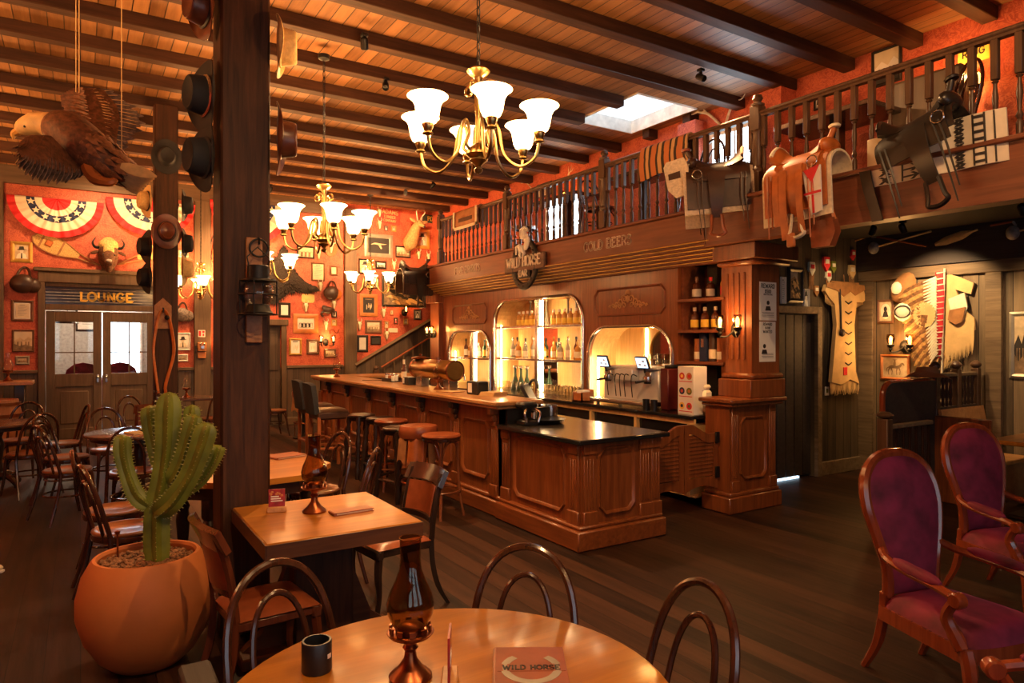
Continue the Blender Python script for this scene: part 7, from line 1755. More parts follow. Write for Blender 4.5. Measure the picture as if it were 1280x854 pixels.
# ---------------------------------------------------------------- carved eagle hung from the ceiling
dE = 4.6
M_eaglel = plain('light_brown_feathers', (.24, .10, .04), .6, 0, .5, 30, .3)
def ev(u, v, dd=0):
    d = dE + dd; r = (u - 640) / F * d
    return V((d * S_ + r * C_, d * C_ - r * S_, CH - (v - 427) * d / F))
org = ev(105, 185)
t = thing('eagle', 'carved flying eagle with pale head and tail hung on cords from the ceiling', 'carved bird', tuple(org))
def E(u, v, dd=0): return ev(u, v, dd) - org
m = MB(); m.tube(spl([E(62, 158), E(85, 165), E(108, 185), E(130, 203), E(148, 213), E(160, 219)], 5), [.085, .10, .115, .125, .13, .135, .14, .143, .145, .145, .145, .143, .14, .135, .13, .125, .118, .11, .10, .092, .084, .076, .07, .062, .055, .05], 16); m.build('body', M_eagle, t)
m = MB(); m.tube(spl([E(78, 162), E(55, 155), E(38, 156), E(26, 161), E(20, 164)], 5), [.085] * 5 + [.075] * 5 + [.066, .064, .06, .056, .052] + [.046, .04, .032, .026, .018, .01], 14)
for k in range(14):
    a = 2 * PI * k / 14; c = E(76, 162); x = V((C_, -S_, 0)); w = V((0, 0, 1)); n_ = (E(95, 172) - c).normalized(); pa_ = n_.orthogonal().normalized(); pb = n_.cross(pa_)
    q = c + (pa_ * math.cos(a) + pb * math.sin(a)) * .09; m.tube([q, q + n_ * .07 + (q - c) * .1, q + n_ * .15 + (q - c) * .12], [.028, .024, .002], 6, flat=.5)
hd = m.build('head', M_eaglew, t)
m = MB(); m.tube(spl([E(23, 164), E(17, 168), E(17, 176)], 4), [.03, .028, .026, .024, .02, .016, .01, .006, .002], 8); m.build('beak', M_claw, hd)
m = MB(); m.ell(tuple(E(31, 158, -.055)), (.009, .009, .009), 8, 5); m.build('eye', M_ink, hd)
def feather(m, a, b, w, bend=.03, nrm=(0, 0, 0)):
    a, b = V(a), V(b); d = b - a; P = [a + d * k / 5 + V(nrm) * bend * math.sin(PI * k / 5) for k in range(6)]
    m.tube(P, [w * .5, w, w * 1.05, w, w * .7, w * .15], 6, flat=.22, up=(S_, C_, .0))
def wing(name, lead, tips, dd_tip, mat1, mat2):
    """lead: leading-edge pixel line from shoulder to wrist; tips: primaries' ends"""
    w = MB(); n = len(lead)
    # coverts sheet
    def sheet(u, v):
        k = u * (n - 1); i = min(int(k), n - 2); f = k - i; a = E(*lead[i]).lerp(E(*lead[i + 1]), f)
        k2 = u * (len(tips) - 1); i2 = min(int(k2), len(tips) - 2); f2 = k2 - i2; b = E(*tips[i2]).lerp(E(*tips[i2 + 1]), f2)
        return a.lerp(b, v * .72) + V((S_, C_, 0)) * (-.03 * math.sin(PI * v))
    w.grid(sheet, 18, 8, .035)
    wo = w.build(name, mat1, t)
    N = 17
    for row, (s0, s1, wd) in enumerate(((.42, 1.04, .032), (.22, .70, .024), (.02, .40, .018))):
        m = MB()
        for j in range(N if row == 0 else N + 3):
            u = j / ((N if row == 0 else N + 3) - 1); k = u * (n - 1); i = min(int(k), n - 2); a = E(*lead[i]).lerp(E(*lead[i + 1]), k - i)
            k2 = u * (len(tips) - 1); i2 = min(int(k2), len(tips) - 2); b = E(*tips[i2]).lerp(E(*tips[i2 + 1]), k2 - i2)
            jj = 1 + .08 * (j % 2 - .5)
            feather(m, a.lerp(b, s0) + V((S_, C_, 0)) * (-.02 * row), a.lerp(b, s1 * jj if row == 0 else s1) + V((S_, C_, 0)) * (-.035 * row - .01 * (j % 2)), wd, .02, (S_, C_, 0))
            if row == 2: continue
            m.mi = 1; q0, q1 = a.lerp(b, s0) + V((S_, C_, 0)) * (-.02 * row - .012), a.lerp(b, s1 * .96) + V((S_, C_, 0)) * (-.035 * row - .022); m.tube([q0, q0.lerp(q1, .5) + V((S_, C_, 0)) * .012, q1], [.004, .004, .001], 4); m.mi = 0
        m.build(('flight_feathers', 'covert_feathers', 'small_feathers')[row], [mat2 if row == 0 else mat1, M_eaglew], wo)
wing('wing', [(128, 205, .05), (105, 165, .15), (80, 135, .28), (78, 122, .34), (92, 115, .38)], [(150, 200, .15), (160, 178, .3), (176, 158, .42), (172, 140, .5), (142, 114, .55)], .5, M_eagle, M_eagleg)
wing('wing', [(96, 205, -.05), (80, 190, -.12), (62, 172, -.2), (40, 172, -.28), (30, 180, -.32)], [(100, 222, -.1), (78, 228, -.25), (56, 226, -.4), (38, 220, -.5), (22, 206, -.55)], .5, M_eagle, M_eagleg)
m = MB()
for k in range(9):
    f = k / 8; feather(m, E(146 + 5 * (1 - f), 207 + 10 * f, -.10 + .012 * k), E(lerp(196, 172, f), lerp(221, 243, f), -.04 + .02 * k), .040, .01, (S_, C_, 0))
m.build('tail', M_eaglew, t)
m = MB(); random.seed(21)
for k in range(150):
    f = random.random() ** .8; c = E(lerp(82, 152, f), lerp(166, 214, f)); d_ = (E(152, 214) - E(82, 166)).normalized(); R0 = .125 * (1 - .35 * abs(f - .45) * 2 * (1 if f > .45 else .3)); a = random.uniform(0, 2 * PI); pa_ = d_.orthogonal().normalized(); pb = d_.cross(pa_); n_ = pa_ * math.cos(a) + pb * math.sin(a)
    if n_.dot(V((S_, C_, 0))) > .5: continue
    q = c + n_ * R0; m.tube([q, q + d_ * .05 + n_ * .012, q + d_ * .10 + n_ * .002], [.016, .022, .003], 6, flat=.4, up=tuple(n_))
m.build('body_feathers', [M_eaglel], t)
m = MB(); m.tube(spl([E(112, 205, -.05), E(118, 222, -.08), E(136, 228, -.08), E(146, 224, -.06)], 4), [.05, .055, .055, .05, .045, .04, .035, .03, .03, .028, .024, .02, .015], 8); m.build('leg', M_leather, t)
for k, (u, v, dd) in enumerate(((95, 115, .2), (99, 116, .24), (152, 190, .1))):
    a = ev(u, v, dd); m = MB(); m.tube([tuple(a), (a.x, a.y, ZB + .10)], .0035, 5)
    tag(m.build('hanging_cord', M_buck), ('left cord of the close pair from which the carved eagle hangs', 'right cord of the close pair from which the carved eagle hangs', 'single cord holding the carved eagle near its tail')[k], 'cord')
# ---------------------------------------------------------------- saddles over the gallery rail
def saddle(label, M, skin, seat_m, pad, long_pad=True, tooled=False, horn_m=None, both=False):
    """x along the horse (front = +x), y up, z out towards the viewer; the tree straddles a bar at y = 0"""
    t = thing('saddle', label, 'saddle', M=M, group='western saddles on show')
    R = .17
    def shell(x0, x1, a0, a1, r0, th, fx=lambda u, v: 0, mat=None, name='skirt', y0=0):
        m = MB()
        def fn(u, v):
            a = math.radians(lerp(a0, a1, v)); x = lerp(x0, x1, u); r = r0 + fx(u, v)
            if abs(a) <= PI / 2: return (x, y0 + r * math.cos(a), r * math.sin(a))
            e = (abs(a) - PI / 2) * .30; return (x, y0 - e, (r + .02 * e) * (1 if a > 0 else -1))
        m.grid(fn, 14, 26, th); m.build(name, mat or skin, t)
    if pad: shell(-.36, .30, -150, 165, R - .012, .02, mat=pad, name='fleece_pad')
    if long_pad: shell(-.33, .27, -140, 150, R + .008, .014, name='skirt')
    else: shell(-.33, .24, -70, 95, R + .008, .014, name='skirt')
    shell(-.30, .20, -90, 110, R + .022, .012, lambda u, v: .012 * math.sin(PI * u), name='rear_jockey', mat=seat_m)
    # seat with cantle and swell
    m = MB()
    def seat(u, v):
        x = lerp(-.25, .17, u); w = (2 * v - 1); h = .03 + .13 * max(0, (.30 - u) / .30) ** 1.6 + .07 * max(0, (u - .70) / .30) ** 1.5
        h *= (1 - .55 * w * w) ; zz = w * (.17 - .05 * u)
        return (x - .05 * max(0, (.25 - u)) * 2, R + h - .06 * w * w, zz)
    m.grid(seat, 18, 14, .03); m.build('seat', seat_m, t)
    m = MB(); P = [(-.285 + .02 * abs(k), R + .165 - .10 * k * k, k * .15) for k in [(-1 + 2 * i / 12) for i in range(13)]]; m.tube(P, .018, 8); m.build('cantle_roll', pad or skin, t)
    m = MB(); m.ell((.20, R + .05, 0), (.06, .075, .13), 14, 9); m.tube(spl([(.20, R + .10, 0), (.235, R + .16, 0), (.25, R + .19, 0)], 4), .024, 10); m.build('swell', skin, t)
    m = MB(); m.lathe([(.001, -.012), (.045, -.01), (.05, .005), (.04, .016), (.001, .02)], 18, M=T(.255, R + .20, 0, 0, .35, 0) @ Matrix.Rotation(-PI / 2, 4, 'X')); m.build('horn', horn_m or skin, t)
    for s in ((1, -1) if both else (1,)):
        MD = Matrix.Diagonal((1, 1, s, 1))
        m = MB(MD); m.grid(lambda u, v: (lerp(-.12, .05, u) * (1 - .45 * v) + .02, lerp(R * .5, -.36, v), R * .95 + .03 + .04 * math.sin(PI * v)), 8, 12, .014); m.build('fender', seat_m, t)
        m = MB(MD); m.tube(spl([(-.045, -.34, R + .04), (-.055, -.47, R + .06), (-.07, -.52, R + .06), (.0, -.545, R + .06), (.07, -.52, R + .06), (.06, -.47, R + .06), (.05, -.34, R + .04)], 4), .014, 6, flat=1.6); m.build('stirrup', horn_m or skin, t)
        for x, L_ in ((-.28, .50), (-.24, .42), (.12, .56), (.16, .46)):
            m = MB(MD); m.tube([(x, R * .3, R + .035), (x + .01, -.15, R + .05), (x - .01, -L_, R + .03)], [.010, .009, .006], 5, flat=.4); m.build('string', skin, t)
        m = MB(MD); m.tube([(.165 + .045 * math.cos(a), .07 + .045 * math.sin(a), R + .04) for a in [2 * PI * i / 18 for i in range(18)]], .006, 6, loop=True); m.build('rigging_ring', M_steel, t)
    return t
XB = 5.40
def smat(u, v, X, tilt=0, yaw=0): 
    p = onx(u, v, X); return wallx(p.x, p.y, p.z) @ Matrix.Rotation(yaw, 4, 'Y') @ Matrix.Rotation(tilt, 4, 'Z')
sd = saddle('orange-tan leather saddle with a pale horn, slung over the gallery rail', smat(1012, 222, XB - .04, .06), M_leather, M_leather, M_bone, horn_m=M_bone)
m = MB(); m.prism([(.08, .0), (.24, .02), (.235, -.36), (.14, -.38), (.10, -.2)], .20, .215); m.box(.10, .235, -.22, -.20, .215, .222); m.mi = 1; m.box(.085, .24, -.21, -.19, .216, .224); m.box(.155, .172, -.37, -.05, .216, .222); m.prism([(.09, .0), (.235, .02), (.16, -.11)], .216, .224); m.build('white_red_panel', [M_paperw, M_bred], sd)
m = MB()
for x, y0, y1, w in ((-.17, .02, -.42, .03), (-.10, .05, -.55, .035), (.06, .02, -.50, .03)): m.grid(lambda u, v: (x + (u - .5) * 2 * w, lerp(y0, y1, v), .235 + .02 * math.sin(PI * v)), 3, 8, .008)
m.box(-.09, -.01, -.62, -.50, .22, .25, b=.01); m.build('hanging_straps', M_leather, sd)
p = smat(1035, 292, XB - .02); t = thing('stirrup_pair', 'pair of boxy red-brown leather stirrups hanging under the orange saddle', 'stirrups', M=p)
m = MB(); m.prism([(-.10, .02), (-.06, .10), (.10, .12), (.13, .0), (.08, -.12), (-.09, -.12)], .02, .10); m.build('near_hood', M_leatherr, t)
m = MB(); m.tube(spl([(-.05, .10, .06), (-.06, .25, .05), (-.02, .36, .05)], 4), .018, 6, flat=.4); m.tube(spl([(.10, .10, .06), (.05, .24, .05), (.03, .36, .05)], 4), .018, 6, flat=.4); m.build('leather', M_leather, t)
sk2 = saddle('black leather saddle with hanging stirrup, over the zigzag blanket', smat(1165, 178, XB - .06, .30), M_leatherb, M_leatherb, None, long_pad=False)
sk3 = saddle('dark brown saddle with pale fleece lining hung on the corner above the pillar', smat(893, 231, XB - .05, 0, PI + .75) @ Matrix.Rotation(-.05, 4, 'Z'), M_leatherd, M_leatherd, M_fleece, horn_m=M_leatherr, both=True)
p = ony(521, 352, 11.75)
sk4 = saddle('dark brown saddle hung beyond the far end of the gallery, before the battle painting', wally(p.x, p.z + .0, 11.75) @ Matrix.Rotation(.2, 4, 'Z') @ Matrix.Diagonal((-1.15, 1.15, 1.15, 1)) if False else wally(p.x, p.z + .05, 11.8), M_leatherd, M_leatherb, None)
# fleece pad of the corner saddle
p = onx(876, 226, XB - .05); t = thing('saddle_pad', 'pale round-ended fleece saddle pad beside the corner saddle', 'saddle pad', M=wallx(p.x - .30, p.y + .02, p.z) @ Matrix.Rotation(.15, 4, 'Z') @ Matrix.Rotation(.5, 4, 'Y'))
m = MB(); m.prism([(-.13, .12), (-.10, .17), (.08, .18), (.11, .1), (.12, -.1), (.06, -.2), (-.04, -.21), (-.11, -.12)], 0, .03); m.build('pad', M_fleece, t)
m = MB(); m.prism([(-.09, .04), (.03, .05), (.03, -.02), (-.09, -.02)], .03, .036); m.build('patch', M_leatherd, t)
# striped and zigzag blankets
def drape(label, name, y0, y1, mat, hang, X=5.53, z=3.895, extra=None, back=.25, cat='blanket', grp=None, slant=0.0):
    t = MB()
    W = y0 - y1
    prof = [(-.055, -hang), (-.075, -hang * .6), (-.07, -.12), (-.055, -.02), (-.03, .012), (0, .022), (.03, .012), (.055, -.02), (.065, -.12), (.06, -back)]
    P = spl([(a, 0, b) for a, b in prof], 4)
    def fn(u, v):
        k = v * (len(P) - 1); i = min(int(k), len(P) - 2); q = P[i].lerp(P[i + 1], k - i); return (X + q.x + .008 * math.sin(u * 14) * (1 if q.z < -.1 else 0), lerp(y0, y1, u), z + q.z * (1 + slant * (u - .5)))
    t.grid(fn, 24, 36, .014)
    return tag(t.build(name, mat), label, cat, grp)
a, b = onx(803, 190, 5.5), onx(862, 172, 5.5)
drape('brown and black striped wool blanket folded over the gallery rail', 'wool_blanket', a.y, b.y, M_stripe, .33, slant=-.25)
a, b = onx(570, 262, 5.5), onx(600, 258, 5.5)
o = drape('brown saddle blanket with a pale border over the far end of the rail', 'saddle_blanket', a.y, b.y, M_feltmid, .30)
m = MB(); 
for (yA, yB, zA, zB) in ((a.y, a.y - .06, 3.58, 3.9), (b.y + .06, b.y, 3.58, 3.9), (a.y, b.y, 3.58, 3.63)): m.box(5.435, 5.447, yA, yB, zA, zB, b=.003)
m.build('pale_border', M_fleece, o)
m = MB(); m.box(5.434, 5.447, lerp(a.y, b.y, .25), lerp(a.y, b.y, .8), 3.70, 3.76); m.build('dark_patch', M_leatherd, o)
# zigzag blanket hung outside the rail
p = onx(1172, 178, XB); t = thing('woven_blanket', 'cream and black zigzag woven blanket under the black saddle', 'blanket', M=wallx(5.44, p.y, p.z))
a, b, c, d_ = [onx(u, v, 5.44) for u, v in ((1086, 176), (1258, 134), (1262, 200), (1087, 236))]
def loc(q): return (-(q.y - p.y), q.z - p.z)
A, B, Cc, D = map(loc, (a, b, c, d_))
def bp(u, v):
    x0 = lerp(A[0], B[0], u); y0 = lerp(A[1], B[1], u); y1 = lerp(D[1], Cc[1], u); return (x0 + lerp(0, Cc[0] - B[0], v) * u, lerp(y0, y1, v), .01 + .012 * math.sin(u * 17))
m = MB(); m.grid(bp, 40, 10, .018); m.build('cloth', M_bwhite, t)
m = MB()
def patch(us, vs):
    q = [V(bp(a_, b_)) + V((0, 0, .012)) for a_, b_ in zip(us, vs)]; w = [m.v(k) for k in q]; m._face(w); w2 = [m.v(k + V((0, 0, .004))) for k in q]; m._face(list(reversed(w2)))
    for i in range(len(q)): m._face([w[i], w[(i + 1) % len(q)], w2[(i + 1) % len(q)], w2[i]])
for u0, s in ((.10, 1), (.20, -1), (.66, 1), (.73, -1), (.34, 1)):
    for k in range(6):
        v = k / 6; patch([u0, u0 + .045 * s, u0 + .075 * s, u0 + .03 * s], [v + .01, v + .075, v + .075, v + .01]); patch([u0 + .045 * s, u0, u0 + .03 * s, u0 + .075 * s], [v + .075, v + .155, v + .155, v + .075])
for u0 in (.79, .865, .27, .42): patch([u0, u0 + .012, u0 + .012, u0], [0.01, .01, .99, .99])
for k in range(7):
    v = (k + .3) / 7; patch([.80, .865, .865, .80], [v, v, v + .05, v + .05]); patch([.28, .42, .42, .28], [v, v, v + .03, v + .03]); 
patch([.925, .935, .935, .925], [.01, .01, .99, .99])
m.build('woven_pattern', M_ink, t)
p = onx(1098, 255, 5.42); t = thing('girth_strap', 'black wide strap hanging below the left end of the zigzag blanket', 'strap', M=wallx(5.40, p.y, p.z)); m = MB(); m.grid(lambda u, v: ((u - .5) * .09 + .05 * (1 - v) * 0 - .10 * (1 - v), lerp(.28, -.14, v), .0 + .01 * math.sin(v * 5)), 3, 10, .012); m.build('strap', M_leatherb, t)
# antlers along the gallery wall
def antler(label, u, v, s, fl=1, X=XR):
    p = onx(u, v, X); t = thing('antler', label, 'antlers', M=wallx(X, p.y, p.z), group='antlers on the gallery wall'); t.scale = (s, s, s)
    m = MB(); m.tube(spl([(fl * .22, -.22, .02), (fl * .08, -.06, .08), (-fl * .05, .0, .12), (-fl * .10, .16, .12)], 5), [.018] * 8 + [.014] * 4 + [.01, .008, .005, .003], 7)
    m.tube(spl([(-fl * .03, -.0, .11), (-fl * .14, -.02, .14), (-fl * .22, .06, .14)], 4), [.013, .012, .011, .010, .009, .007, .005, .004, .002], 6); m.tube(spl([(fl * .06, -.04, .09), (fl * .02, .06, .13), (fl * .03, .14, .13)], 4), [.012, .011, .01, .009, .008, .006, .004, .003, .002], 6)
    m.build('beam_and_tines', M_antler, t)
antler('antlers on the gallery wall just right of the skylight', 884, 140, 1.0)
antler('antlers on the gallery wall left of the tall newel post', 925, 128, .9, -1)
antler('small antlers on the gallery wall above the far rail', 660, 228, .6)
antler('antlers on the gallery wall near the middle newel', 716, 215, .6, -1)
# pictures and furniture on the gallery
def gpic(u0, v0, u1, v1, label, kind, pal, fm, fw=.03, X=XR):
    a, b = onx(u0, v0, X), onx(u1, v1, X); w = abs(a.y - b.y); h = abs(a.z - b.z)
    return picture(label, wallx(X, (a.y + b.y) / 2, (a.z + b.z) / 2), w, h, kind, pal, fm, fw)
gpic(928, 158, 953, 210, 'tall bright framed print on the gallery wall behind the big newel', 'figures', 'white', M_forange, .03)
gpic(902, 186, 912, 202, 'small framed picture on the gallery wall, left of a low pair', 'portrait', 'photo', M_fblack, .02)
gpic(914, 190, 926, 206, 'small framed picture on the gallery wall, right of a low pair', 'portrait', 'photo', M_fsilver, .02)
gpic(1090, 66, 1128, 100, 'wide pale framed print high on the red gallery wall', 'land', 'white', M_fblack, .03)
gpic(1018, 116, 1028, 136, 'small round portrait in a square frame behind the rail', 'oval', 'photo', M_fblack, .02)
gpic(672, 232, 690, 243, 'white lettered card in a frame on the far gallery wall', 'doc', 'docw', M_fblack, .015)
p = onx(1218, 66, XR); t = thing('gallery_plaque', 'yellow plaque on the gallery wall above the upper sconce', 'sign', M=wallx(XR, p.y, p.z)); m = MB(); m.box(-.13, .13, -.09, .09, 0, .02, b=.006); m.build('board', M_yellow, t); m = MB(); lettering(m, 'RING', 0, -.03, .06, .003, t=.16, z0=.02); m.build('lettering', M_ink, t)
# tables and chairs up on the gallery, seen between the balusters
def gtable(label, x, y, w=.55):
    t = thing('gallery_table', label, 'table', (x, y, 3.09), group='dark tables up on the gallery')
    m = MB(); m.box(-.30, .30, -w, w, .70, .75, b=.008); m.build('table_top', M_dtop, t)
    m = MB(); m.box(-.05, .05, -.05, .05, .03, .70); m.box(-.24, .24, -.22, .22, 0, .03, b=.006); m.build('pedestal', M_dark, t)
gtable('dark table up on the gallery, behind the striped blanket', 6.18, 6.55, .55); gtable('dark table up on the gallery, behind the orange saddle', 6.2, 3.9, .5); gtable('dark table up on the gallery, toward its far end', 6.25, 8.3)
for i, (x, y, rz) in enumerate(((6.15, 7.42, PI), (6.15, 5.6, 0), (6.15, 9.35, PI), (6.2, 2.95, 0))):
    c = dup(CH0, ('bentwood chair up on the gallery beyond the striped blanket', 'bentwood chair up on the gallery behind the corner saddle', 'bentwood chair up on the gallery near its far end', 'bentwood chair up on the gallery between the two big saddles')[i], (x, y, 3.09), rz)
m = MB(T(6.45, 3.2, 3.09)); m.box(-.05, .1, -.32, .32, .35, 1.0, b=.03); gs = tag(m.build('settle', M_wains), 'dark green high-backed settle behind the rail at the upper right', 'bench')
t = thing('round_chair', 'brown round-backed chair up on the gallery at the right edge', 'chair', (6.1, 1.9, 3.09)); m = MB(); m.prism([(-.26, .45), (.26, .45), *[(.27 * math.cos(math.radians(q)), .98 + .27 * math.sin(math.radians(q))) for q in range(0, 181, 20)]], -.03, .03, M=wallx(0, 0, 0)); m.build('backrest', M_leatherd, t); m = MB(); m.box(0, .42, -.25, .25, .38, .46, b=.02); m.build('seat', M_leatherd, t)
for sx in (.04, .38):
    for sy in (-.2, .2):
        m = MB(); m.box(sx - .02, sx + .02, sy - .02, sy + .02, 0, .38); m.build('leg', M_dark, t)
# daylight doors up on the gallery (bright glazing seen between the balusters)
a, b = onx(882, 190, XR), onx(918, 190, XR)
w = struct(MB().box(XR - .04, XR, 5.12, 5.92, 3.25, 4.28).build('window_7', M_white)); m = MB(); m.box(XR - .045, XR - .04, 5.18, 5.50, 3.3, 4.22); m.box(XR - .045, XR - .04, 5.54, 5.86, 3.3, 4.22); m.build('daylit_pane', MATS['daylit_pane'], w)
w = struct(MB().box(XR - .04, XR, 8.5, 9.5, 3.3, 3.95).build('window_8', M_white)); m = MB(); m.box(XR - .045, XR - .04, 8.56, 8.98, 3.34, 3.9); m.box(XR - .045, XR - .04, 9.02, 9.44, 3.34, 3.9); m.build('daylit_pane', MATS['daylit_pane'], w)
# ---------------------------------------------------------------- posters on the pillar side
def poster(label, u0, v0, u1, v1, head, face_y):
    a, b = ony(u0, v0, PY0), ony(u1, v1, PY0); w = b.x - a.x; h = a.z - b.z
    t = thing('wanted_poster', label, 'poster', M=wally((a.x + b.x) / 2, (a.z + b.z) / 2, PY0), group='old reward posters on the pillar')
    m = MB(); m.box(-w / 2, w / 2, -h / 2, h / 2, 0, .004); m.build('sheet', M_paperw, t)
    m = MB(); y = h / 2
    for s, hh, k in head: y -= hh * 1.5; lettering(m, s, 0, y, hh, .001, t=.2, z0=.004, sx=min(1.0, w * .86 / text_w(s, hh)))
    for k in range(4): m.box(-w * .36 + .01 * (k % 2), w * .36, -h * .30 - k * .014, -h * .30 - k * .014 + .004, .004, .005)
    m.prism(arc(face_y[0], face_y[1] + .035, .022, 0, 340, 12), .004, .006); m.prism([(face_y[0] - .045, face_y[1] - .045), (face_y[0] + .045, face_y[1] - .045), (face_y[0] + .03, face_y[1]), (face_y[0] - .03, face_y[1])], .004, .006); m.build('print', M_ink, t)
poster('upper reward poster on the dark side of the pillar, with a framed portrait', 949, 352, 970, 401, (('REWARD', .04, 0), ('$500', .035, 0), ('DEAD OR ALIVE', .014, 0)), (0, -.05))
poster('lower wanted notice on the dark side of the pillar, portrait at its left', 949, 402, 969, 452, (('REWARD', .026, 0), ('$1000', .024, 0), ('WANTED', .026, 0)), (-.05, -.08))
# ---------------------------------------------------------------- the alcove wall
YA = 5.16
p = ony(1050, 420, YA - .02); t = thing('buckskin_dress', 'fringed cream buckskin dress hung on the dark boards beside the door', 'dress', M=wally(p.x, p.z, YA - .05))
h0, h1 = ony(1050, 358, YA).z - p.z, ony(1050, 484, YA).z - p.z
m = MB()
O = [(-.44, h0 - .08), (-.40, h0 + .0), (-.12, h0 + .02), (.0, h0 - .03), (.12, h0 + .02), (.38, h0 - .0), (.46, h0 - .16), (.38, h0 - .20), (.24, h0 - .20), (.19, h0 - .5), (.22, h1 + .2), (.30, h1 + .04), (.1, h1 + .10), (-.1, h1 + .04), (-.30, h1 + .08), (-.26, h1 + .35), (-.20, h0 - .5), (-.24, h0 - .24), (-.36, h0 - .16)]
m.prism(O, .0, .05); m.build('body', M_buck, t)
m = MB(); random.seed(4)
for k in range(34):
    x = -.30 + .60 * k / 33; y = h1 + .08; m.tube([(x, y, .03), (x + .01 * math.sin(k), y - .10, .035), (x + .015 * math.sin(k * 3), y - .15 - .03 * random.random(), .03)], [.009, .007, .002], 4)
for s in (-1, 1):
    for k in range(10):
        x = s * (.24 + .018 * k); m.tube([(x, h0 - .18 + .008 * k, .03), (x + s * .01, h0 - .28 + .006 * k, .03)], [.007, .002], 4)
m.build('fringe', M_buck, t)
m = MB(); m.prism([(-.42, h0 - .03), (-.40, h0 + .02), (.0, h0 + .04), (.40, h0 + .02), (.42, h0 - .04), (.2, h0 - .12), (.1, h0 - .07), (-.05, h0 - .14), (-.2, h0 - .07)], .05, .058); m.build('brown_yoke', M_fringe, t)
m = MB()
for k in range(7): y = h0 - .2 - k * .13; m.tube([(-.02, y, .055), (.05, y - .03, .055), (.12, y, .055)], .008, 5)
m.tube(spl([(-.14, h0 - .05, .055), (-.13, h0 - .3, .06), (-.12, h0 - .55, .06)], 4), .012, 6); m.build('beadwork', M_ink, t)
m = MB(); m.ell((-.11, h0 - .60, .07), (.05, .05, .03), 10, 6); m.tube([(-.11, h0 - .55, .06), (-.16, h0 - .05, .05)], .008, 6); m.build('pouch', M_leatherd, t)
m = MB(); m.box(-.06, .02, h1 + .16, h1 + .26, .05, .058); m.build('red_patch', M_bred, t)
m = MB(); m.box(-.30, .30, h0 + .03, h0 + .05, .02, .045); m.tube([(0, h0 + .04, .03), (0, h0 + .14, .02)], .006, 6); m.build('hanger', M_fringe, t)
p = ony(1033, 489, YA); m = MB(wally(p.x, p.z, YA)); m.box(-.04, .04, -.055, .055, 0, .012, b=.003); m.mi = 1; m.box(-.02, .02, -.02, .03, .012, .014)
tag(m.build('exit_plate', [M_paperw, M_cactus]), 'small white and green plate on the dark wall below the buckskin dress', 'sign')
def ypic(u0, v0, u1, v1, label, kind, pal, fm, fw=.03):
    a, b = ony(u0, v0, YA), ony(u1, v1, YA); return picture(label, wally((a.x + b.x) / 2, (a.z + b.z) / 2, YA), b.x - a.x, a.z - b.z, kind, pal, fm, fw)
ypic(984, 334, 1003, 379, 'black shadow box of old beadwork above the alcove door', 'battle', 'battle', M_fblack, .05)
ypic(1003, 361, 1010, 385, 'small pale narrow print right of the shadow box', 'portrait', 'photo', M_paperw, .01)
ypic(975, 346, 981, 380, 'pale narrow sheet left of the shadow box', 'doc', 'docw', M_paperw, .01)
def medicine(label, u, v, mat, s=1.0, tail=True):
    p = ony(u, v, YA); t = thing('beaded_charm', label, 'charm', M=wally(p.x, p.z, YA), group='small beaded charms around the dress'); t.scale = (s, s, s)
    m = MB(); m.prism([(-.05, .08), (.05, .08), (.06, -.02), (0, -.09), (-.06, -.02)], 0, .03); m.build('pouch', mat, t)
    m = MB(); m.box(-.035, .035, .0, .05, .03, .036); m.build('beadwork', M_bead if mat is not M_bead else M_bred, t)
    if tail:
        m = MB()
        for k in range(5): m.tube([(-.04 + .02 * k, -.04, .015), (-.045 + .022 * k, -.26, .01)], [.010, .004], 5)
        m.build('fringe', M_fringe, t)
medicine('pale beaded pouch with a long tassel right of the shadow box', 1013, 336, M_bead); medicine('red-beaded pouch hanging left above the dress', 1031, 330, M_bred, 1.1, False); medicine('green-blue beaded charm above the dress collar', 1040, 334, M_cactus, .9, False)
medicine('white beaded strip charm left of the dress collar', 1034, 346, M_bead, .9, True); medicine('yellow feathered charm hung over the right shoulder of the dress', 1063, 340, M_buck, 1.1, True); medicine('red bundle hung under the dark beam above the dress', 1065, 319, M_bred, .8, False)
medicine('small brown pouch left of the dress sleeve', 1019, 364, M_fringe, .8, False)
# feather headdress and shirt
p = onx(1180, 395, XA - .02); t = thing('headdress', 'great feather headdress with a red trailer over a fringed cream shirt', 'headdress', M=wallx(XA - .02, p.y, p.z))
def hx(u, v, o=.0):
    q = onx(u, v, XA - .02); return V((-(q.y - p.y), q.z - p.z, o))
def poly(m, pts, z0, z1): m.prism([(hx(*q).x, hx(*q).y) for q in pts], z0, z1)
m = MB(); poly(m, [(1124, 400), (1150, 375), (1172, 352), (1188, 342), (1219, 354), (1215, 368), (1196, 362), (1208, 388), (1219, 398), (1220, 412), (1205, 424), (1196, 444), (1175, 470), (1150, 455), (1143, 440), (1146, 424), (1158, 415), (1140, 408)], 0, .03); sh = m.build('shirt', M_buck, t)
m = MB(); random.seed(8)
for k in range(44):
    f = k / 43; a = hx(lerp(1184, 1219, f), lerp(430, 408, f), .035); m.tube([a, a + V((.005, -.14, .01)), a + V((.01 * math.sin(k), -.26 - .05 * random.random(), .0))], [.008, .006, .002], 4)
for k in range(16):
    a = hx(lerp(1143, 1165, k / 15), lerp(432, 450, k / 15), .03); m.tube([a, a + V((-.03, -.14, .0))], [.010, .002], 4)
m.build('shirt_fringe', M_bead if False else M_buck, t)
m = MB(); poly(m, [(1188, 374), (1208, 366), (1212, 384), (1205, 398), (1192, 394)], .03, .05); m.build('white_bib', M_bead, t)
m = MB(); poly(m, [(1190, 388), (1210, 384), (1206, 402), (1198, 406), (1188, 400)], .05, .065); m.build('brown_flap', M_fringe, t)
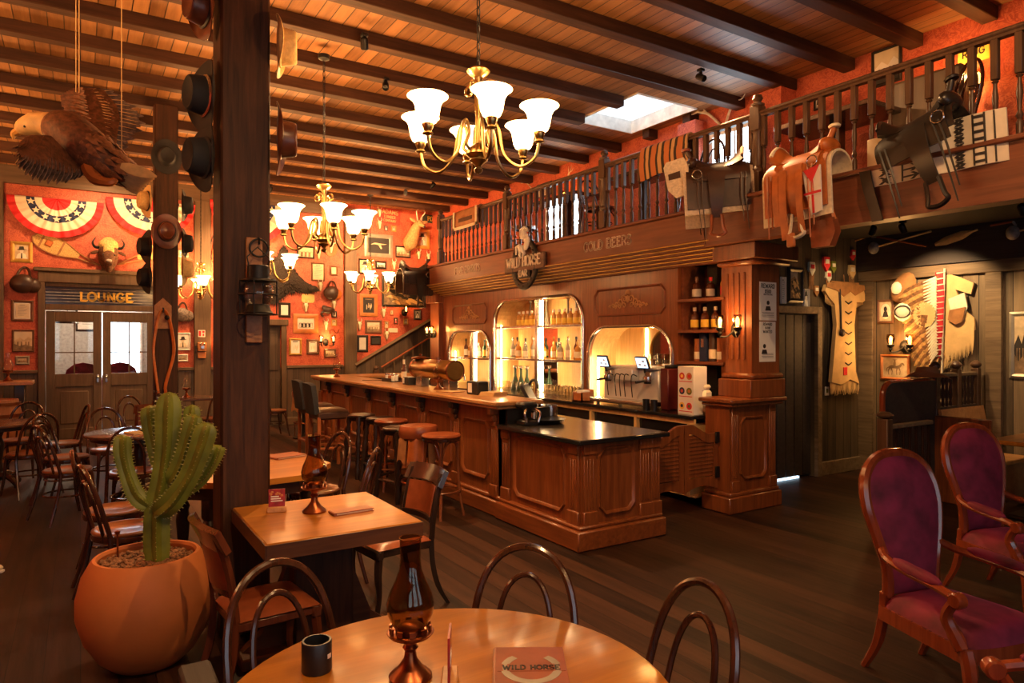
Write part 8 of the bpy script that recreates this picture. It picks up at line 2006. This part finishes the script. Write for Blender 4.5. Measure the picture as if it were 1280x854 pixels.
# red trailer
m = MB(); m.tube([hx(1178, 340, .06), hx(1178, 370, .07), hx(1177, 410, .07), hx(1174, 445, .06), hx(1166, 455, .06)], [.05, .055, .05, .045, .03], 8, flat=.4, up=(0, 0, 1)); 
tr = m.build('red_trailer', M_bred, t)
m = MB(); 
for k in range(15):
    a = hx(1180 - .3 * k, 342 + k * 7.4, .085); m.tube([a + V((-.04, .0, 0)), a + V((.06, .01, .0))], [.012, .004], 6)
m.build('trailer_plumes', M_bead, tr)
m = MB(); m.tube([hx(1184, 336, .06), hx(1182, 400, .06), hx(1180, 468, .05)], .012, 6); m.build('lance_band', M_bead, t)
m = MB()
for k in range(24):
    f = k / 23; m.mi = k % 2; root = hx(1177, lerp(346, 448, f), .08); ang = lerp(3.55, 4.35, f ** 1.3); L_ = lerp(.50, .44, f); e = root + V((math.cos(ang) * L_, math.sin(ang) * L_ * .95, .02))
    m.tube([root, root.lerp(e, .5) + V((0, .0, .03)), root.lerp(e, .85), e], [.012, .026, .028, .006], 6, flat=.25, up=(0, 0, 1))
m.build('long_feathers', [M_featd, M_featl], t)
m = MB()
for k in range(26):
    f = k / 25; root = hx(1176, lerp(348, 440, f), .10); ang = lerp(3.45, 4.3, f ** 1.3); e = root + V((math.cos(ang) * .15, math.sin(ang) * .14, .02)); m.tube([root, e], [.024, .005], 5, flat=.5, up=(0, 0, 1))
m.build('pale_down', M_bead, t)
m = MB(); c = hx(1162, 394, .11); 
for k in range(22): a = 2 * PI * k / 22; m.tube([c, c + V((.13 * math.cos(a), .15 * math.sin(a), .01))], [.03, .016], 5, flat=.4, up=(0, 0, 1))
m.build('rosette', M_buck, t)
m = MB(); m.tube(spl([c, hx(1160, 412, .10), hx(1158, 432, .09), hx(1156, 452, .06)], 4), [.05] * 4 + [.045] * 4 + [.04, .03, .025, .02, .01], 8, flat=.5, up=(0, 0, 1)); m.build('dark_fall', M_featd, t)
t = thing('beaded_moccasins', 'pair of brown and white beaded moccasins left of the feather headdress', 'moccasins', M=wallx(XA - .01, onx(1133, 374, XA).y, onx(1133, 374, XA).z)); t.scale = (1.35, 1.35, 1.2)
m = MB(); m.ell((-.05, .09, .05), (.10, .15, .05), 14, 8, M=T(rz=-.5)); m.build('upper_shoe', M_fringe, t); m = MB(); m.ell((-.04, .10, .10), (.05, .06, .02), 10, 6); m.ell((.02, -.12, .07), (.10, .09, .05), 12, 8); m.build('beaded_shoe', M_bead, t)
m = MB(); m.tube([(.02 + .07 * math.cos(a), -.12 + .055 * math.sin(a), .115) for a in [2 * PI * i / 14 for i in range(14)]], .007, 5, loop=True); m.build('bead_edging', M_ink, t)
def xpic(u0, v0, u1, v1, label, kind, pal, fm, fw=.03, mw=0):
    a, b = onx(u0, v0, XA), onx(u1, v1, XA); return picture(label, wallx(XA, (a.y + b.y) / 2, (a.z + b.z) / 2), abs(a.y - b.y), abs(a.z - b.z), kind, pal, fm, fw, mw)
xpic(1097, 375, 1118, 404, 'small brown-framed portrait on the boards left of the headdress', 'oval', 'portrait', M_fbrown, .03)
xpic(1101, 443, 1138, 476, 'picture of a rider on horseback in an orange wooden frame', 'horse', 'sepia', M_forange, .035)
xpic(1262, 390, 1292, 474, 'tall framed picture on the boards at the right edge', 'land', 'dark', M_fsilver, .05)
# arrows, pipes and lances along the dark beam
def lance(label, u0, v0, u1, v1, mat, head, name='lance'):
    X = XA - .10; a, b = onx(u0, v0, X), onx(u1, v1, X); t = thing(name, label, 'weapon', tuple(a), group='lances, arrows and clubs on the dark beam'); d = b - a
    m = MB(); m.tube([(0, 0, 0), tuple(d)], .012, 7); m.build('shaft', mat, t)
    m = MB(); h = d.normalized()
    if head == 'tip': m.tube([tuple(d), tuple(d + h * .06), tuple(d + h * .14)], [.012, .028, .002], 6, flat=.4, up=(1, 0, 0))
    elif head == 'club': m.ell((0, 0, 0), (.05, .07, .08), 12, 8)
    elif head == 'feather': m.tube([(0, 0, 0), tuple(h * .12), tuple(h * .3), tuple(h * .42)], [.02, .05, .05, .014], 8, flat=.3, up=(1, 0, 0))
    elif head == 'hoe': m.tube([tuple(d), tuple(d + V((0, -.03, -.05)))], .014, 6)
    m.build('head', M_antler if head in ('tip',) else (M_felttan if head == 'feather' else M_greyp), t)
lance('thin brown lance slanting up at the left of the dark beam', 1027, 316, 1086, 295, M_fringe, 'tip')
lance('pale-headed club crossing a red arrow on the dark beam', 1092, 310, 1164, 289, M_buck, 'club')
lance('reddish arrow crossing the pale club on the dark beam', 1158, 308, 1096, 296, M_leatherr, 'tip')
lance('pale feathered lance on the dark beam right of the crossed pair', 1169, 306, 1222, 287, M_buck, 'feather')
lance('thin pipe high at the right of the dark beam', 1238, 282, 1266, 277, M_leatherr, 'hoe')
lance('round-headed club at the right edge of the dark beam', 1266, 291, 1300, 282, M_buck, 'club')
# brown hat on the booth
p = ony(1159, 472, YBO); z = 1.275
hat('brown felt hat with a wide grey brim and beaded band resting on the booth', T(p.x, p.y, 1.305, rz=.5), M_feltmid, M_bead, .20, beads=True)
